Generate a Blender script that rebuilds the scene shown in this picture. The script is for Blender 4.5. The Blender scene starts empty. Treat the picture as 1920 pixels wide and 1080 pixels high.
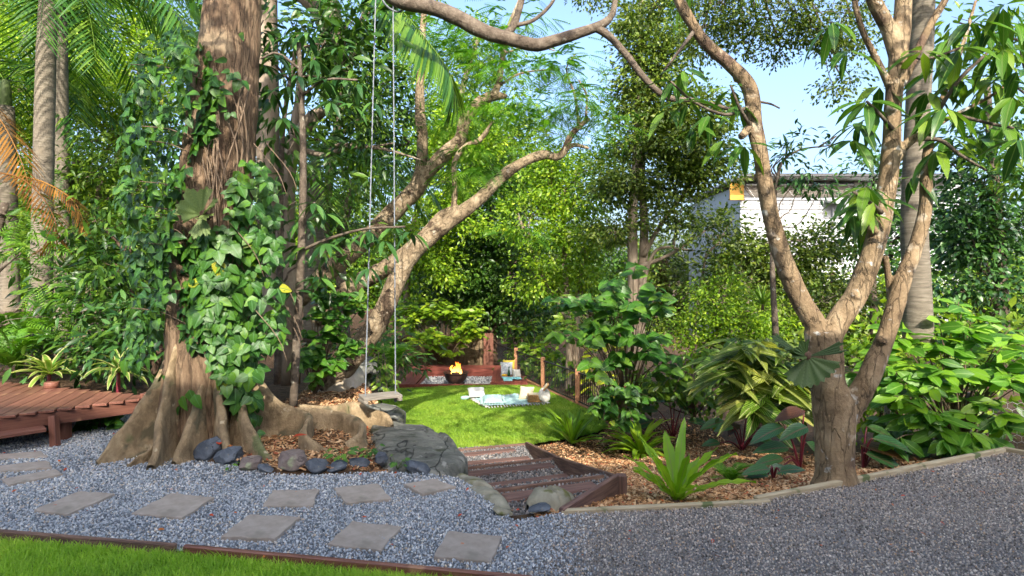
import bpy, bmesh, math, random
import numpy as np
from mathutils import Vector, Matrix, noise as mnoise

SC = bpy.context.scene
COL = SC.collection
R = math.radians

# ------------------------------------------------------------------ camera
CAMZ, FPX, HOR = 1.8, 1080.0, 520.0          # eye height, focal length and horizon line in photo pixels
cam_d = bpy.data.cameras.new('camera')
cam = bpy.data.objects.new('camera', cam_d)
COL.objects.link(cam)
cam.location = (0, 0, CAMZ)
cam.rotation_euler = (R(90), 0, 0)
cam_d.sensor_width = 36.0
cam_d.lens = 36.0 * FPX / 1920.0
cam_d.shift_y = -(540.0 - HOR) / 1920.0
cam_d.clip_start = 0.05
cam_d.clip_end = 3000.0
SC.camera = cam

# ------------------------------------------------------------------ world and sun
SUN_EL, SUN_AZ = R(34), R(172)              # azimuth clockwise from +Y
to_sun = Vector((math.sin(SUN_AZ) * math.cos(SUN_EL), math.cos(SUN_AZ) * math.cos(SUN_EL), math.sin(SUN_EL)))
world = bpy.data.worlds.new('World')
SC.world = world
world.use_nodes = True
wn = world.node_tree
sky = wn.nodes.new('ShaderNodeTexSky')
sky.sky_type = 'NISHITA'
sky.sun_disc = False
sky.sun_elevation = SUN_EL
sky.sun_rotation = SUN_AZ
sky.air_density = 1.0
sky.dust_density = 5.5
sky.ozone_density = 3.5
bg = wn.nodes['Background']
bg.inputs['Strength'].default_value = 0.15
wn.links.new(sky.outputs[0], bg.inputs['Color'])

sun_d = bpy.data.lights.new('sun', 'SUN')
sun_d.energy = 2.6
sun_d.angle = R(0.6)
sun_d.color = (1.0, 0.93, 0.80)
sun = bpy.data.objects.new('sun', sun_d)
sun.rotation_euler = (-to_sun).to_track_quat('-Z', 'Y').to_euler()
sun.location = (-20, -20, 30)
COL.objects.link(sun)

SC.view_settings.view_transform = 'Standard'
SC.view_settings.look = 'None'
SC.view_settings.gamma = 1.0
SC.view_settings.use_curve_mapping = False
SC.view_settings.exposure = 1.78
SC.render.engine = 'CYCLES'
SC.cycles.max_bounces = 5
SC.cycles.diffuse_bounces = 3
SC.cycles.glossy_bounces = 2
SC.cycles.transmission_bounces = 3
SC.cycles.transparent_max_bounces = 4
SC.cycles.use_denoising = True
SC.cycles.use_adaptive_sampling = True
SC.cycles.adaptive_threshold = 0.02
SC.cycles.sample_clamp_indirect = 6.0
SC.cycles.caustics_reflective = False
SC.cycles.caustics_refractive = False

# ------------------------------------------------------------------ helpers: places
def W(px, py, Y):
    """the point of the place that the photo shows at (px, py), at distance Y"""
    return Vector(((px - 960.0) / FPX * Y, Y, CAMZ - (py - HOR) / FPX * Y))
def G(px, py, z=0.0):
    return W(px, py, FPX * (CAMZ - z) / (py - HOR))
def in_poly(x, y, P):
    c = False
    j = len(P) - 1
    for i in range(len(P)):
        if (P[i][1] > y) != (P[j][1] > y) and x < (P[j][0] - P[i][0]) * (y - P[i][1]) / (P[j][1] - P[i][1]) + P[i][0]:
            c = not c
        j = i
    return c
def sst(a, b, x):
    t = min(1, max(0, (x - a) / (b - a)))
    return t * t * (3 - 2 * t)

# ------------------------------------------------------------------ helpers: objects
def tag(o, label=None, cat=None, group=None, kind=None):
    if label: o['label'] = label
    if cat: o['category'] = cat
    if group: o['group'] = group
    if kind: o['kind'] = kind
    return o
def thing(name, label, cat, loc=(0, 0, 0), group=None):
    o = bpy.data.objects.new(name, None)
    o.empty_display_size = 0.1
    COL.objects.link(o)
    o.location = loc
    return tag(o, label, cat, group)
def root_loc(p):
    v = Vector((0, 0, 0))
    while p is not None:
        v += p.location
        p = p.parent
    return v
def put(name, me, parent=None, M=None):
    """link a mesh; M is its world matrix (parents are never rotated)"""
    o = bpy.data.objects.new(name, me)
    COL.objects.link(o)
    if M is None: M = Matrix.Identity(4)
    if parent is not None:
        o.parent = parent
        M = Matrix.Translation(-root_loc(parent)) @ M
    o.matrix_basis = M
    return o
def mesh_np(name, V, polys, mats, attrs=None, smooth=False, midx=None):
    me = bpy.data.meshes.new(name)
    V = np.asarray(V, dtype=np.float32).reshape(-1, 3)
    me.vertices.add(len(V))
    me.vertices.foreach_set('co', V.ravel())
    polys = [np.asarray(p, dtype=np.int32) for p in polys if len(p)]
    nl = sum(p.size for p in polys); npol = sum(len(p) for p in polys)
    me.loops.add(nl); me.polygons.add(npol)
    me.loops.foreach_set('vertex_index', np.concatenate([p.ravel() for p in polys]))
    tot = np.concatenate([np.full(len(p), p.shape[1], dtype=np.int32) for p in polys])
    st = np.concatenate([[0], np.cumsum(tot)[:-1]]).astype(np.int32)
    me.polygons.foreach_set('loop_start', st)
    me.polygons.foreach_set('loop_total', tot)
    if smooth: me.polygons.foreach_set('use_smooth', np.ones(npol, dtype=bool))
    if midx is not None: me.polygons.foreach_set('material_index', np.asarray(midx, dtype=np.int32))
    for m in (mats if isinstance(mats, (list, tuple)) else [mats]): me.materials.append(m)
    for k, a in (attrs or {}).items():
        a = np.asarray(a, dtype=np.float32)
        at = me.attributes.new(k, 'FLOAT', 'POINT')
        at.data.foreach_set('value', a.ravel())
    me.update(calc_edges=True)
    return me
class MB:
    """collects shapes into one mesh"""
    def __init__(s):
        s.V = []; s.P = {3: [], 4: []}; s.n = 0; s.A = {}
    def add(s, V, polys, **attrs):
        V = np.asarray(V, dtype=np.float64).reshape(-1, 3)
        for p in polys:
            p = np.asarray(p, dtype=np.int64)
            if len(p): s.P.setdefault(p.shape[1], []).append(p + s.n)
        s.V.append(V)
        for k, a in attrs.items(): s.A.setdefault(k, []).append(np.broadcast_to(np.asarray(a, dtype=np.float32), (len(V),)))
        s.n += len(V)
        return s
    def mesh(s, name, mat, smooth=False):
        return mesh_np(name, np.concatenate(s.V), [np.concatenate(p) for p in s.P.values() if p], mat,
                       {k: np.concatenate(a) for k, a in s.A.items() if sum(len(x) for x in a) == s.n}, smooth)
    def build(s, name, mat, parent=None, smooth=False, M=None):
        return put(name, s.mesh(name, mat, smooth), parent, M)

def nz(v): 
    v = np.asarray(v, dtype=float)
    return v / (np.linalg.norm(v, axis=-1, keepdims=True) + 1e-9)

def catmull(P, n):
    """P (k,d) control rows -> smooth rows, n per span"""
    P = np.asarray(P, dtype=float)
    if len(P) == 2:
        t = np.linspace(0, 1, n + 1)[:, None]
        return P[0] * (1 - t) + P[1] * t
    Q = np.vstack([2 * P[0] - P[1], P, 2 * P[-1] - P[-2]])
    out = []
    for i in range(1, len(Q) - 2):
        p0, p1, p2, p3 = Q[i - 1], Q[i], Q[i + 1], Q[i + 2]
        for k in range(n):
            t = k / n
            out.append(0.5 * ((2 * p1) + (-p0 + p2) * t + (2 * p0 - 5 * p1 + 4 * p2 - p3) * t * t + (-p0 + 3 * p1 - 3 * p2 + p3) * t ** 3))
    out.append(P[-1])
    return np.array(out)
def tube(mb, pts, sides=8, n=4, rough=0.0, freq=3.0, seed=0, cap=True, flute=0.0, **attrs):
    """pts: rows (x, y, z, r)"""
    C = catmull(pts, n) if n > 1 else np.asarray(pts, dtype=float)
    P, r = C[:, :3], np.maximum(C[:, 3], 0.0005)
    T = nz(np.gradient(P, axis=0))
    up = np.array([0.31, 0.95, 0.05])
    X = np.cross(T, up); bad = np.linalg.norm(X, axis=1) < 0.2
    X[bad] = np.cross(T[bad], [1.0, 0, 0.2])
    X = nz(X); Yv = np.cross(T, X)
    a = np.linspace(0, 2 * math.pi, sides, endpoint=False)
    ca, sa = np.cos(a), np.sin(a)
    D = X[:, None, :] * ca[None, :, None] + Yv[:, None, :] * sa[None, :, None]
    rr = np.repeat(r[:, None], sides, 1)
    if rough > 0:
        for i in range(len(P)):
            for j in range(sides):
                q = Vector(P[i] + D[i, j] * r[i])
                f = mnoise.noise(q * freq + Vector((seed * 7.3, 0, 0))) + 0.5 * mnoise.noise(q * freq * 2.7 + Vector((0, seed * 3.1, 0)))
                rr[i, j] *= 1 + rough * f + flute * math.sin(a[j] * 5 + seed)
    V = (P[:, None, :] + D * rr[:, :, None]).reshape(-1, 3)
    m = len(P)
    i0 = np.arange(m - 1)[:, None] * sides
    j = np.arange(sides)[None, :]; j2 = (j + 1) % sides
    q = np.stack([i0 + j, i0 + j2, i0 + sides + j2, i0 + sides + j], -1).reshape(-1, 4)
    polys = [q]
    if cap:
        V = np.vstack([V, P[0], P[-1]])
        k = m * sides
        jj = np.arange(sides); jn = (jj + 1) % sides
        polys.append(np.stack([np.full(sides, k), jn, jj], -1))
        polys.append(np.stack([np.full(sides, k + 1), (m - 1) * sides + jj, (m - 1) * sides + jn], -1))
    mb.add(V, polys, **attrs)
    return mb
def ptube(mb, pts, **k):
    """rows (px, py, Y, width in photo pixels)"""
    rows = []
    for px, py, Y, w in pts:
        p = W(px, py, Y); rows.append((p.x, p.y, p.z, w * 0.5 * Y / FPX))
    return tube(mb, rows, **k)

def chambox(sx, sy, sz, c=0.006):
    """box with chamfered edges, centred"""
    bm = bmesh.new()
    bmesh.ops.create_cube(bm, size=1)
    for v in bm.verts: v.co = Vector((v.co.x * sx, v.co.y * sy, v.co.z * sz))
    c = min(c, 0.3 * min(sx, sy, sz))
    if c > 0: bmesh.ops.bevel(bm, geom=list(bm.edges), offset=c, segments=1, affect='EDGES', profile=0.5)
    return bm
def bm_mesh(bm, name, mat, smooth=False):
    me = bpy.data.meshes.new(name)
    bm.to_mesh(me); bm.free()
    me.materials.append(mat)
    if smooth: me.polygons.foreach_set('use_smooth', np.ones(len(me.polygons), dtype=bool))
    return me
def frame_mat(c, xdir, up=(0, 0, 1)):
    x = Vector(xdir).normalized(); up = Vector(up)
    y = up.cross(x).normalized(); z = x.cross(y)
    M = Matrix((x, y, z)).transposed().to_4x4()
    M.translation = c
    return M
def board(name, p0, p1, wid, thick, mat, parent, up=(0, 0, 1), c=0.006, ext=0.0):
    """a chamfered board running from p0 to p1 (centre line of the body)"""
    p0 = Vector(p0); p1 = Vector(p1)
    d = p1 - p0
    return put(name, bm_mesh(chambox(d.length + ext, wid, thick, c), name, mat), parent, frame_mat((p0 + p1) / 2, d, up))

# ------------------------------------------------------------------ materials
def nodes_of(name):
    m = bpy.data.materials.new(name); m.use_nodes = True
    t = m.node_tree
    return m, t, t.nodes['Principled BSDF']
def ramp(t, fac, cols, pos=None):
    r = t.nodes.new('ShaderNodeValToRGB')
    el = r.color_ramp.elements
    n = len(cols)
    pos = pos or [i / (n - 1) for i in range(n)]
    el[0].position = pos[0]; el[0].color = (*cols[0], 1)
    el[1].position = pos[-1]; el[1].color = (*cols[-1], 1)
    for i in range(1, n - 1):
        e = el.new(pos[i]); e.color = (*cols[i], 1)
    if fac is not None: t.links.new(fac, r.inputs[0])
    return r
def surf(name, cols, scale=6, stretch=(1, 1, 1), rough=0.8, bump=0.3, bscale=None, detail=6, pos=None, spots=None, spec=0.3, objvar=0.0, bdist=0.02, rot=(0, 0, 0), ndist=0.4, cracks=None):
    """noise-coloured surface; spots = (colour, scale, threshold)"""
    m, t, b = nodes_of(name)
    N, L = t.nodes, t.links
    tc = N.new('ShaderNodeTexCoord')
    mp = N.new('ShaderNodeMapping'); mp.inputs['Scale'].default_value = stretch; mp.inputs['Rotation'].default_value = rot
    L.new(tc.outputs['Object'], mp.inputs[0])
    n1 = N.new('ShaderNodeTexNoise'); n1.inputs['Scale'].default_value = scale; n1.inputs['Detail'].default_value = detail
    n1.inputs['Roughness'].default_value = 0.65; n1.inputs['Distortion'].default_value = ndist
    L.new(mp.outputs[0], n1.inputs['Vector'])
    pos = pos or [0.28 + 0.44 * i / (len(cols) - 1) for i in range(len(cols))]
    r = ramp(t, n1.outputs[0], cols, pos)
    out = r.outputs[0]
    if spots:
        for c, s, th in spots:
            n2 = N.new('ShaderNodeTexNoise'); n2.inputs['Scale'].default_value = s; n2.inputs['Detail'].default_value = 4
            L.new(tc.outputs['Object'], n2.inputs['Vector'])
            r2 = ramp(t, n2.outputs[0], [(0, 0, 0), (1, 1, 1)], [th, th + 0.06])
            mx = N.new('ShaderNodeMix'); mx.data_type = 'RGBA'
            L.new(r2.outputs[0], mx.inputs[0]); L.new(out, mx.inputs[6]); mx.inputs[7].default_value = (*c, 1)
            out = mx.outputs[2]
    if objvar:
        oi = N.new('ShaderNodeObjectInfo')
        hs = N.new('ShaderNodeHueSaturation')
        mr = N.new('ShaderNodeMapRange'); mr.inputs[3].default_value = 1 - objvar; mr.inputs[4].default_value = 1 + objvar
        L.new(oi.outputs['Random'], mr.inputs[0]); L.new(mr.outputs[0], hs.inputs['Value']); L.new(out, hs.inputs['Color'])
        out = hs.outputs[0]
    crk = None
    if cracks:                                             # (scale, stretch, width, darkness): fissures, also in the relief
        cs, cst, cw_, cd_ = cracks
        cm = N.new('ShaderNodeMapping'); cm.inputs['Scale'].default_value = cst; L.new(tc.outputs['Object'], cm.inputs[0])
        dn = N.new('ShaderNodeTexNoise'); dn.inputs['Scale'].default_value = cs * 1.7; dn.inputs['Detail'].default_value = 4; L.new(cm.outputs[0], dn.inputs['Vector'])
        va = N.new('ShaderNodeVectorMath'); va.operation = 'MULTIPLY_ADD'; va.inputs[1].default_value = (.55 / cs * 2,) * 3; L.new(dn.outputs['Color'], va.inputs[0]); L.new(cm.outputs[0], va.inputs[2])
        vo = N.new('ShaderNodeTexVoronoi'); vo.feature = 'DISTANCE_TO_EDGE'; vo.inputs['Scale'].default_value = cs; L.new(va.outputs[0], vo.inputs['Vector'])
        cr = ramp(t, vo.outputs['Distance'], [(cd_,) * 3, (1, 1, 1)], [cw_ * .2, cw_]); crk = cr.outputs[0]
        mx = N.new('ShaderNodeMix'); mx.data_type = 'RGBA'; mx.blend_type = 'MULTIPLY'; mx.inputs[0].default_value = 1
        L.new(out, mx.inputs[6]); L.new(crk, mx.inputs[7]); out = mx.outputs[2]
    L.new(out, b.inputs['Base Color'])
    b.inputs['Roughness'].default_value = rough
    b.inputs['Specular IOR Level'].default_value = spec
    if bump:
        n3 = N.new('ShaderNodeTexNoise'); n3.inputs['Scale'].default_value = bscale or scale * 3; n3.inputs['Detail'].default_value = 6
        n3.inputs['Roughness'].default_value = 0.7
        L.new(mp.outputs[0], n3.inputs['Vector'])
        bp = N.new('ShaderNodeBump'); bp.inputs['Strength'].default_value = bump; bp.inputs['Distance'].default_value = bdist
        h_ = n3.outputs[0]
        if crk is not None:
            ma = N.new('ShaderNodeMath'); ma.operation = 'MULTIPLY_ADD'; ma.inputs[1].default_value = .6; L.new(crk, ma.inputs[0]); L.new(h_, ma.inputs[2]); h_ = ma.outputs[0]
        L.new(h_, bp.inputs['Height']); L.new(bp.outputs[0], b.inputs['Normal'])
    return m
LEAF_GAIN = (1.48, 1.38, 0.95)
def leafmat(name, cols, trans=0.35, rough=0.42, tint=(1.25, 1.35, 0.55), veins=False, spec=0.45, midcol=None, edgecol=None, pos=None, vein_amt=0.35, patchy=0):
    m, t, b = nodes_of(name)
    N, L = t.nodes, t.links
    at = N.new('ShaderNodeAttribute'); at.attribute_name = 'rnd'
    oi = N.new('ShaderNodeObjectInfo')
    ad = N.new('ShaderNodeMath'); ad.operation = 'ADD'
    L.new(at.outputs['Fac'], ad.inputs[0]); L.new(oi.outputs['Random'], ad.inputs[1])
    fr = N.new('ShaderNodeMath'); fr.operation = 'FRACT'; L.new(ad.outputs[0], fr.inputs[0])
    if patchy:
        pn = N.new('ShaderNodeTexNoise'); pn.inputs['Scale'].default_value = patchy; pn.inputs['Detail'].default_value = 5; L.new(oi.outputs['Location'], pn.inputs['Vector'])
        pm = N.new('ShaderNodeMapRange'); pm.inputs[1].default_value = .3; pm.inputs[2].default_value = .7; L.new(pn.outputs[0], pm.inputs[0])
        mm = N.new('ShaderNodeMix'); mm.inputs[0].default_value = .62; L.new(fr.outputs[0], mm.inputs[2]); L.new(pm.outputs[0], mm.inputs[3]); fr = mm
    cols = [tuple(min(.9, a * b) for a, b in zip(c, LEAF_GAIN)) for c in cols]
    r = ramp(t, fr.outputs[0], cols, pos)
    out = r.outputs[0]
    if veins or midcol or edgecol:
        a_t = N.new('ShaderNodeAttribute'); a_t.attribute_name = 'across'
        a_s = N.new('ShaderNodeAttribute'); a_s.attribute_name = 'along'
        ab = N.new('ShaderNodeMath'); ab.operation = 'ABSOLUTE'; L.new(a_t.outputs['Fac'], ab.inputs[0])
        if veins:
            m1 = N.new('ShaderNodeMath'); m1.operation = 'MULTIPLY_ADD'; L.new(ab.outputs[0], m1.inputs[0]); m1.inputs[1].default_value = -22
            m2 = N.new('ShaderNodeMath'); m2.operation = 'MULTIPLY'; L.new(a_s.outputs['Fac'], m2.inputs[0]); m2.inputs[1].default_value = 58
            L.new(m2.outputs[0], m1.inputs[2])
            sn = N.new('ShaderNodeMath'); sn.operation = 'SINE'; L.new(m1.outputs[0], sn.inputs[0])
            pr = ramp(t, sn.outputs[0], [(1 - vein_amt,) * 3, (1, 1, 1), (1 + vein_amt,) * 3], [0.0, 0.6, 1.0])
            mx = N.new('ShaderNodeMix'); mx.data_type = 'RGBA'; mx.blend_type = 'MULTIPLY'; mx.inputs[0].default_value = 1
            L.new(out, mx.inputs[6]); L.new(pr.outputs[0], mx.inputs[7]); out = mx.outputs[2]
            bp = N.new('ShaderNodeBump'); bp.inputs['Strength'].default_value = 0.22; bp.inputs['Distance'].default_value = 0.004
            L.new(sn.outputs[0], bp.inputs['Height']); L.new(bp.outputs[0], b.inputs['Normal'])
        if midcol:
            mr = ramp(t, ab.outputs[0], [(1, 1, 1), (0, 0, 0)], [0.03, 0.13])
            mx = N.new('ShaderNodeMix'); mx.data_type = 'RGBA'; L.new(mr.outputs[0], mx.inputs[0])
            L.new(out, mx.inputs[6]); mx.inputs[7].default_value = (*midcol, 1); out = mx.outputs[2]
        if edgecol:
            mr = ramp(t, ab.outputs[0], [(0, 0, 0), (1, 1, 1)], [0.5, 0.72])
            mx = N.new('ShaderNodeMix'); mx.data_type = 'RGBA'; L.new(mr.outputs[0], mx.inputs[0])
            L.new(out, mx.inputs[6]); mx.inputs[7].default_value = (*edgecol, 1); out = mx.outputs[2]
    L.new(out, b.inputs['Base Color'])
    b.inputs['Roughness'].default_value = rough
    b.inputs['Specular IOR Level'].default_value = spec
    tr = N.new('ShaderNodeBsdfTranslucent')
    tm = N.new('ShaderNodeMix'); tm.data_type = 'RGBA'; tm.blend_type = 'MULTIPLY'; tm.inputs[0].default_value = 1
    L.new(out, tm.inputs[6]); tm.inputs[7].default_value = (*tint, 1)
    L.new(tm.outputs[2], tr.inputs['Color'])
    ms = N.new('ShaderNodeMixShader'); ms.inputs[0].default_value = trans
    L.new(b.outputs[0], ms.inputs[1]); L.new(tr.outputs[0], ms.inputs[2])
    L.new(ms.outputs[0], N['Material Output'].inputs['Surface'])
    return m
def plain(name, col, rough=0.6, metal=0.0, spec=0.4):
    m, t, b = nodes_of(name)
    b.inputs['Base Color'].default_value = (*col, 1)
    b.inputs['Roughness'].default_value = rough
    b.inputs['Metallic'].default_value = metal
    b.inputs['Specular IOR Level'].default_value = spec
    return m

M = {}
M['soil'] = surf('mulch_soil', [(0.03, 0.018, 0.010), (0.08, 0.046, 0.024), (0.16, 0.095, 0.05)], 14, rough=0.95, bump=0.8, bscale=60, bdist=0.03)
M['gravel_bed'] = surf('gravel_bed', [(0.09, 0.088, 0.088), (0.18, 0.18, 0.183), (0.30, 0.298, 0.30)], 90, rough=0.9, bump=0.8, bscale=120, bdist=0.01)
M['turf'] = surf('turf', [(0.035, 0.075, 0.01), (0.06, 0.12, 0.015), (0.10, 0.17, 0.025)], 9, rough=0.95, bump=0.6, bscale=80)
M['red_timber'] = surf('red_timber', [(0.09, 0.034, 0.023), (0.17, 0.067, 0.044), (0.25, 0.112, 0.077)], 5, (0.5, 9, 9), 0.5, 0.25, 12, spots=[((0.30, 0.15, 0.09), 3.5, 0.63)], objvar=0.22, bdist=0.004, spec=0.4)
M['jarrah'] = surf('red_bench_timber', [(0.11, 0.026, 0.018), (0.19, 0.047, 0.032), (0.27, 0.082, 0.055)], 5, (0.5, 9, 9), 0.5, 0.25, 12, objvar=0.15, bdist=0.004, spec=0.4)
M['sleeper'] = surf('sleeper_timber', [(0.06, 0.035, 0.03), (0.125, 0.07, 0.058), (0.21, 0.125, 0.10)], 6, (0.5, 8, 8), 0.75, 0.5, 14, objvar=0.2, bdist=0.006)
M['pale_timber'] = surf('weathered_pine', [(0.20, 0.15, 0.09), (0.34, 0.28, 0.18), (0.45, 0.39, 0.28)], 4, (0.6, 9, 9), 0.85, 0.4, 14, spots=[((0.10, 0.12, 0.05), 5, 0.6)], objvar=0.12, bdist=0.005)
M['grey_timber'] = surf('grey_timber', [(0.10, 0.085, 0.07), (0.20, 0.175, 0.145), (0.30, 0.27, 0.23)], 6, (0.6, 10, 10), 0.85, 0.5, 16, objvar=0.12, bdist=0.004)
M['fence_timber'] = surf('old_fence_timber', [(0.07, 0.045, 0.025), (0.15, 0.105, 0.06), (0.24, 0.17, 0.10)], 4, (6, 6, 0.5), 0.85, 0.4, 14, spots=[((0.05, 0.07, 0.03), 2.5, 0.58)], objvar=0.25)
M['post_timber'] = surf('oiled_post_timber', [(0.24, 0.10, 0.05), (0.36, 0.17, 0.09), (0.46, 0.25, 0.14)], 4, (6, 6, 0.6), 0.6, 0.2, 12, objvar=0.1)
M['edge_board'] = surf('dark_edge_board', [(0.05, 0.03, 0.025), (0.13, 0.075, 0.055), (0.24, 0.15, 0.11)], 5, (0.5, 9, 9), 0.8, 0.4, 14, objvar=0.15)
M['paver'] = surf('paver_stone', [(0.235, 0.195, 0.16), (0.30, 0.255, 0.215), (0.36, 0.31, 0.265)], 9, rough=0.85, bump=0.25, bscale=50, spots=[((0.22, 0.19, 0.155), 2.5, 0.60), ((0.42, 0.38, 0.34), 60, 0.72)], objvar=0.08, bdist=0.006)
M['rock_blue'] = surf('blue_grey_rock', [(0.035, 0.042, 0.055), (0.085, 0.098, 0.12), (0.16, 0.18, 0.205)], 5, rough=0.8, bump=0.6, bscale=18, spots=[((0.33, 0.27, 0.18), 6, 0.66)], objvar=0.2, bdist=0.02, cracks=(3, (1, 1, 1), .02, .55))
M['rock_warm'] = surf('warm_grey_rock', [(0.08, 0.062, 0.058), (0.155, 0.122, 0.11), (0.24, 0.20, 0.17)], 5, rough=0.85, bump=0.6, bscale=18, spots=[((0.24, 0.26, 0.16), 5, 0.6)], objvar=0.15, bdist=0.02, cracks=(3, (1, 1, 1), .02, .55))
M['rock_slab'] = surf('dark_slab_rock', [(0.06, 0.06, 0.05), (0.17, 0.17, 0.145), (0.30, 0.295, 0.25)], 2.2, (1, 2.2, 1), rough=0.85, bump=0.9, bscale=9, spots=[((0.34, 0.33, 0.29), 5, 0.62), ((0.07, 0.075, 0.045), 2.6, 0.60), ((0.03, 0.03, 0.027), 11, 0.66)], bdist=0.08, rot=(0, 0, 0.5), cracks=(.75, (1.6, .7, 1), .018, .3))
M['rock_pale'] = surf('pale_sandstone', [(0.28, 0.22, 0.15), (0.44, 0.37, 0.28), (0.58, 0.50, 0.40)], 3, rough=0.9, bump=0.7, bscale=12, spots=[((0.16, 0.15, 0.11), 4, 0.6)], bdist=0.03)
M['rock_olive'] = surf('olive_rock', [(0.13, 0.12, 0.085), (0.22, 0.205, 0.15), (0.33, 0.31, 0.24)], 5, rough=0.9, bump=0.6, bscale=22, spots=[((0.12, 0.12, 0.045), 4, 0.58)], bdist=0.02)
M['bark_big'] = surf('buttress_tree_bark', [(0.085, 0.05, 0.03), (0.20, 0.13, 0.078), (0.34, 0.24, 0.15)], 7, (2.2, 2.2, 0.4), 0.9, 1.0, 11, spots=[((0.27, 0.20, 0.125), 2.2, 0.60)], bdist=0.05, cracks=(6, (1.6, 1.6, .3), .10, .62))
M['bark_root'] = surf('buttress_root_bark', [(0.13, 0.092, 0.052), (0.27, 0.195, 0.112), (0.40, 0.305, 0.185)], 6, (1.3, 1.3, 0.9), 0.9, 1.0, 14, spots=[((0.13, 0.11, 0.065), 3.4, 0.60), ((0.13, 0.14, 0.06), 2.3, 0.63), ((0.46, 0.38, 0.26), 9, 0.65)], bdist=0.035)
M['bark_smooth'] = surf('smooth_tan_bark', [(0.115, 0.076, 0.043), (0.25, 0.175, 0.10), (0.41, 0.31, 0.19)], 4, (1, 1, 0.7), 0.88, 1.0, 13, spots=[((0.14, 0.09, 0.06), 2.6, 0.60), ((0.44, 0.36, 0.26), 6, 0.62), ((0.46, 0.44, 0.39), 9, 0.635)], bdist=0.04, cracks=(7, (1.3, 1.3, .25), .05, .6))
M['bark_lean'] = surf('leaning_tree_bark', [(0.14, 0.10, 0.06), (0.285, 0.215, 0.135), (0.43, 0.345, 0.23)], 5, (1, 1, 1), 0.9, 1.0, 15, spots=[((0.075, 0.05, 0.032), 4, 0.57), ((0.38, 0.32, 0.24), 9, 0.64)], bdist=0.05, cracks=(8, (1, 1, .7), .06, .65))
M['bark_grey'] = surf('grey_branch_bark', [(0.06, 0.045, 0.032), (0.12, 0.092, 0.068), (0.20, 0.165, 0.125)], 8, (1, 1, 1), 0.9, 0.9, 20, spots=[((0.27, 0.25, 0.20), 12, 0.66)], bdist=0.03)
M['bark_pale'] = surf('pale_trunk_bark', [(0.13, 0.10, 0.07), (0.23, 0.18, 0.13), (0.35, 0.29, 0.22)], 6, (1, 1, 0.4), 0.9, 0.5, 16, bdist=0.02)
M['bark_dark'] = surf('dark_trunk_bark', [(0.045, 0.028, 0.018), (0.10, 0.06, 0.04), (0.17, 0.115, 0.08)], 6, (1, 1, 0.4), 0.9, 0.6, 16, bdist=0.03)
M['palm_bark'] = surf('palm_trunk_bark', [(0.09, 0.075, 0.055), (0.165, 0.14, 0.105), (0.25, 0.22, 0.17)], 9, (0.6, 0.6, 5), 0.9, 0.5, 12, spots=[((0.18, 0.15, 0.11), 3, 0.63)], bdist=0.02)
M['stem_green'] = plain('green_stem', (0.09, 0.13, 0.035), 0.6)
M['stem_brown'] = plain('woody_stem', (0.16, 0.11, 0.07), 0.8)
M['stem_red'] = plain('red_stem', (0.16, 0.02, 0.03), 0.45)
M['black_metal'] = plain('black_powder_coat', (0.012, 0.013, 0.015), 0.4)
M['rope'] = surf('blue_grey_rope', [(0.11, 0.125, 0.15), (0.18, 0.20, 0.23), (0.26, 0.28, 0.31)], 60, (1, 1, 0.5), 0.9, 0.5, 200, bdist=0.003)

# leaf materials (dark -> light)
GRN = lambda *c: list(c)
M['lf_vine'] = leafmat('vine_leaf', [(0.018, 0.068, 0.012), (0.030, 0.098, 0.015), (0.046, 0.128, 0.019), (0.085, 0.19, 0.025), (0.30, 0.30, 0.03)], 0.25, 0.36, pos=[0, .35, .7, .985, 1.0], veins=True, midcol=(0.08, 0.19, 0.06), vein_amt=0.18)
M['lf_dark'] = leafmat('dark_leaf', [(0.010, 0.034, 0.008), (0.020, 0.062, 0.011), (0.038, 0.095, 0.016), (0.075, 0.145, 0.022)], 0.3, 0.38)
M['lf_bluedark'] = leafmat('blue_dark_leaf', [(0.010, 0.040, 0.016), (0.022, 0.070, 0.024), (0.038, 0.105, 0.032), (0.065, 0.15, 0.04)], 0.28, 0.35)
M['lf_mid'] = leafmat('mid_leaf', [(0.025, 0.068, 0.010), (0.05, 0.115, 0.015), (0.085, 0.165, 0.02), (0.15, 0.23, 0.028)], 0.4, 0.42)
M['lf_bright'] = leafmat('bright_leaf', [(0.05, 0.115, 0.010), (0.09, 0.18, 0.014), (0.14, 0.245, 0.02), (0.24, 0.33, 0.03)], 0.45, 0.42)
M['lf_olive'] = leafmat('olive_leaf', [(0.026, 0.052, 0.010), (0.05, 0.092, 0.015), (0.085, 0.135, 0.022), (0.14, 0.185, 0.035)], 0.35, 0.45)
M['lf_feather'] = leafmat('feathery_leaf', [(0.03, 0.10, 0.014), (0.05, 0.15, 0.018), (0.08, 0.20, 0.022), (0.13, 0.26, 0.03)], 0.45, 0.5)
M['lf_yellow'] = leafmat('golden_leaf', [(0.10, 0.14, 0.014), (0.18, 0.23, 0.02), (0.28, 0.33, 0.03), (0.40, 0.42, 0.05)], 0.45, 0.42)
M['lf_big'] = leafmat('large_soft_leaf', [(0.03, 0.105, 0.012), (0.06, 0.17, 0.017), (0.105, 0.24, 0.022), (0.18, 0.33, 0.03)], 0.42, 0.38, veins=True, midcol=(0.20, 0.36, 0.07), vein_amt=0.1, pos=[0, .4, .75, 1])
M['lf_mul'] = leafmat('mulberry_leaf', [(0.022, 0.085, 0.016), (0.040, 0.13, 0.02), (0.066, 0.175, 0.026), (0.11, 0.23, 0.035)], 0.35, 0.32, veins=True, midcol=(0.12, 0.22, 0.07), vein_amt=0.25)
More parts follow.
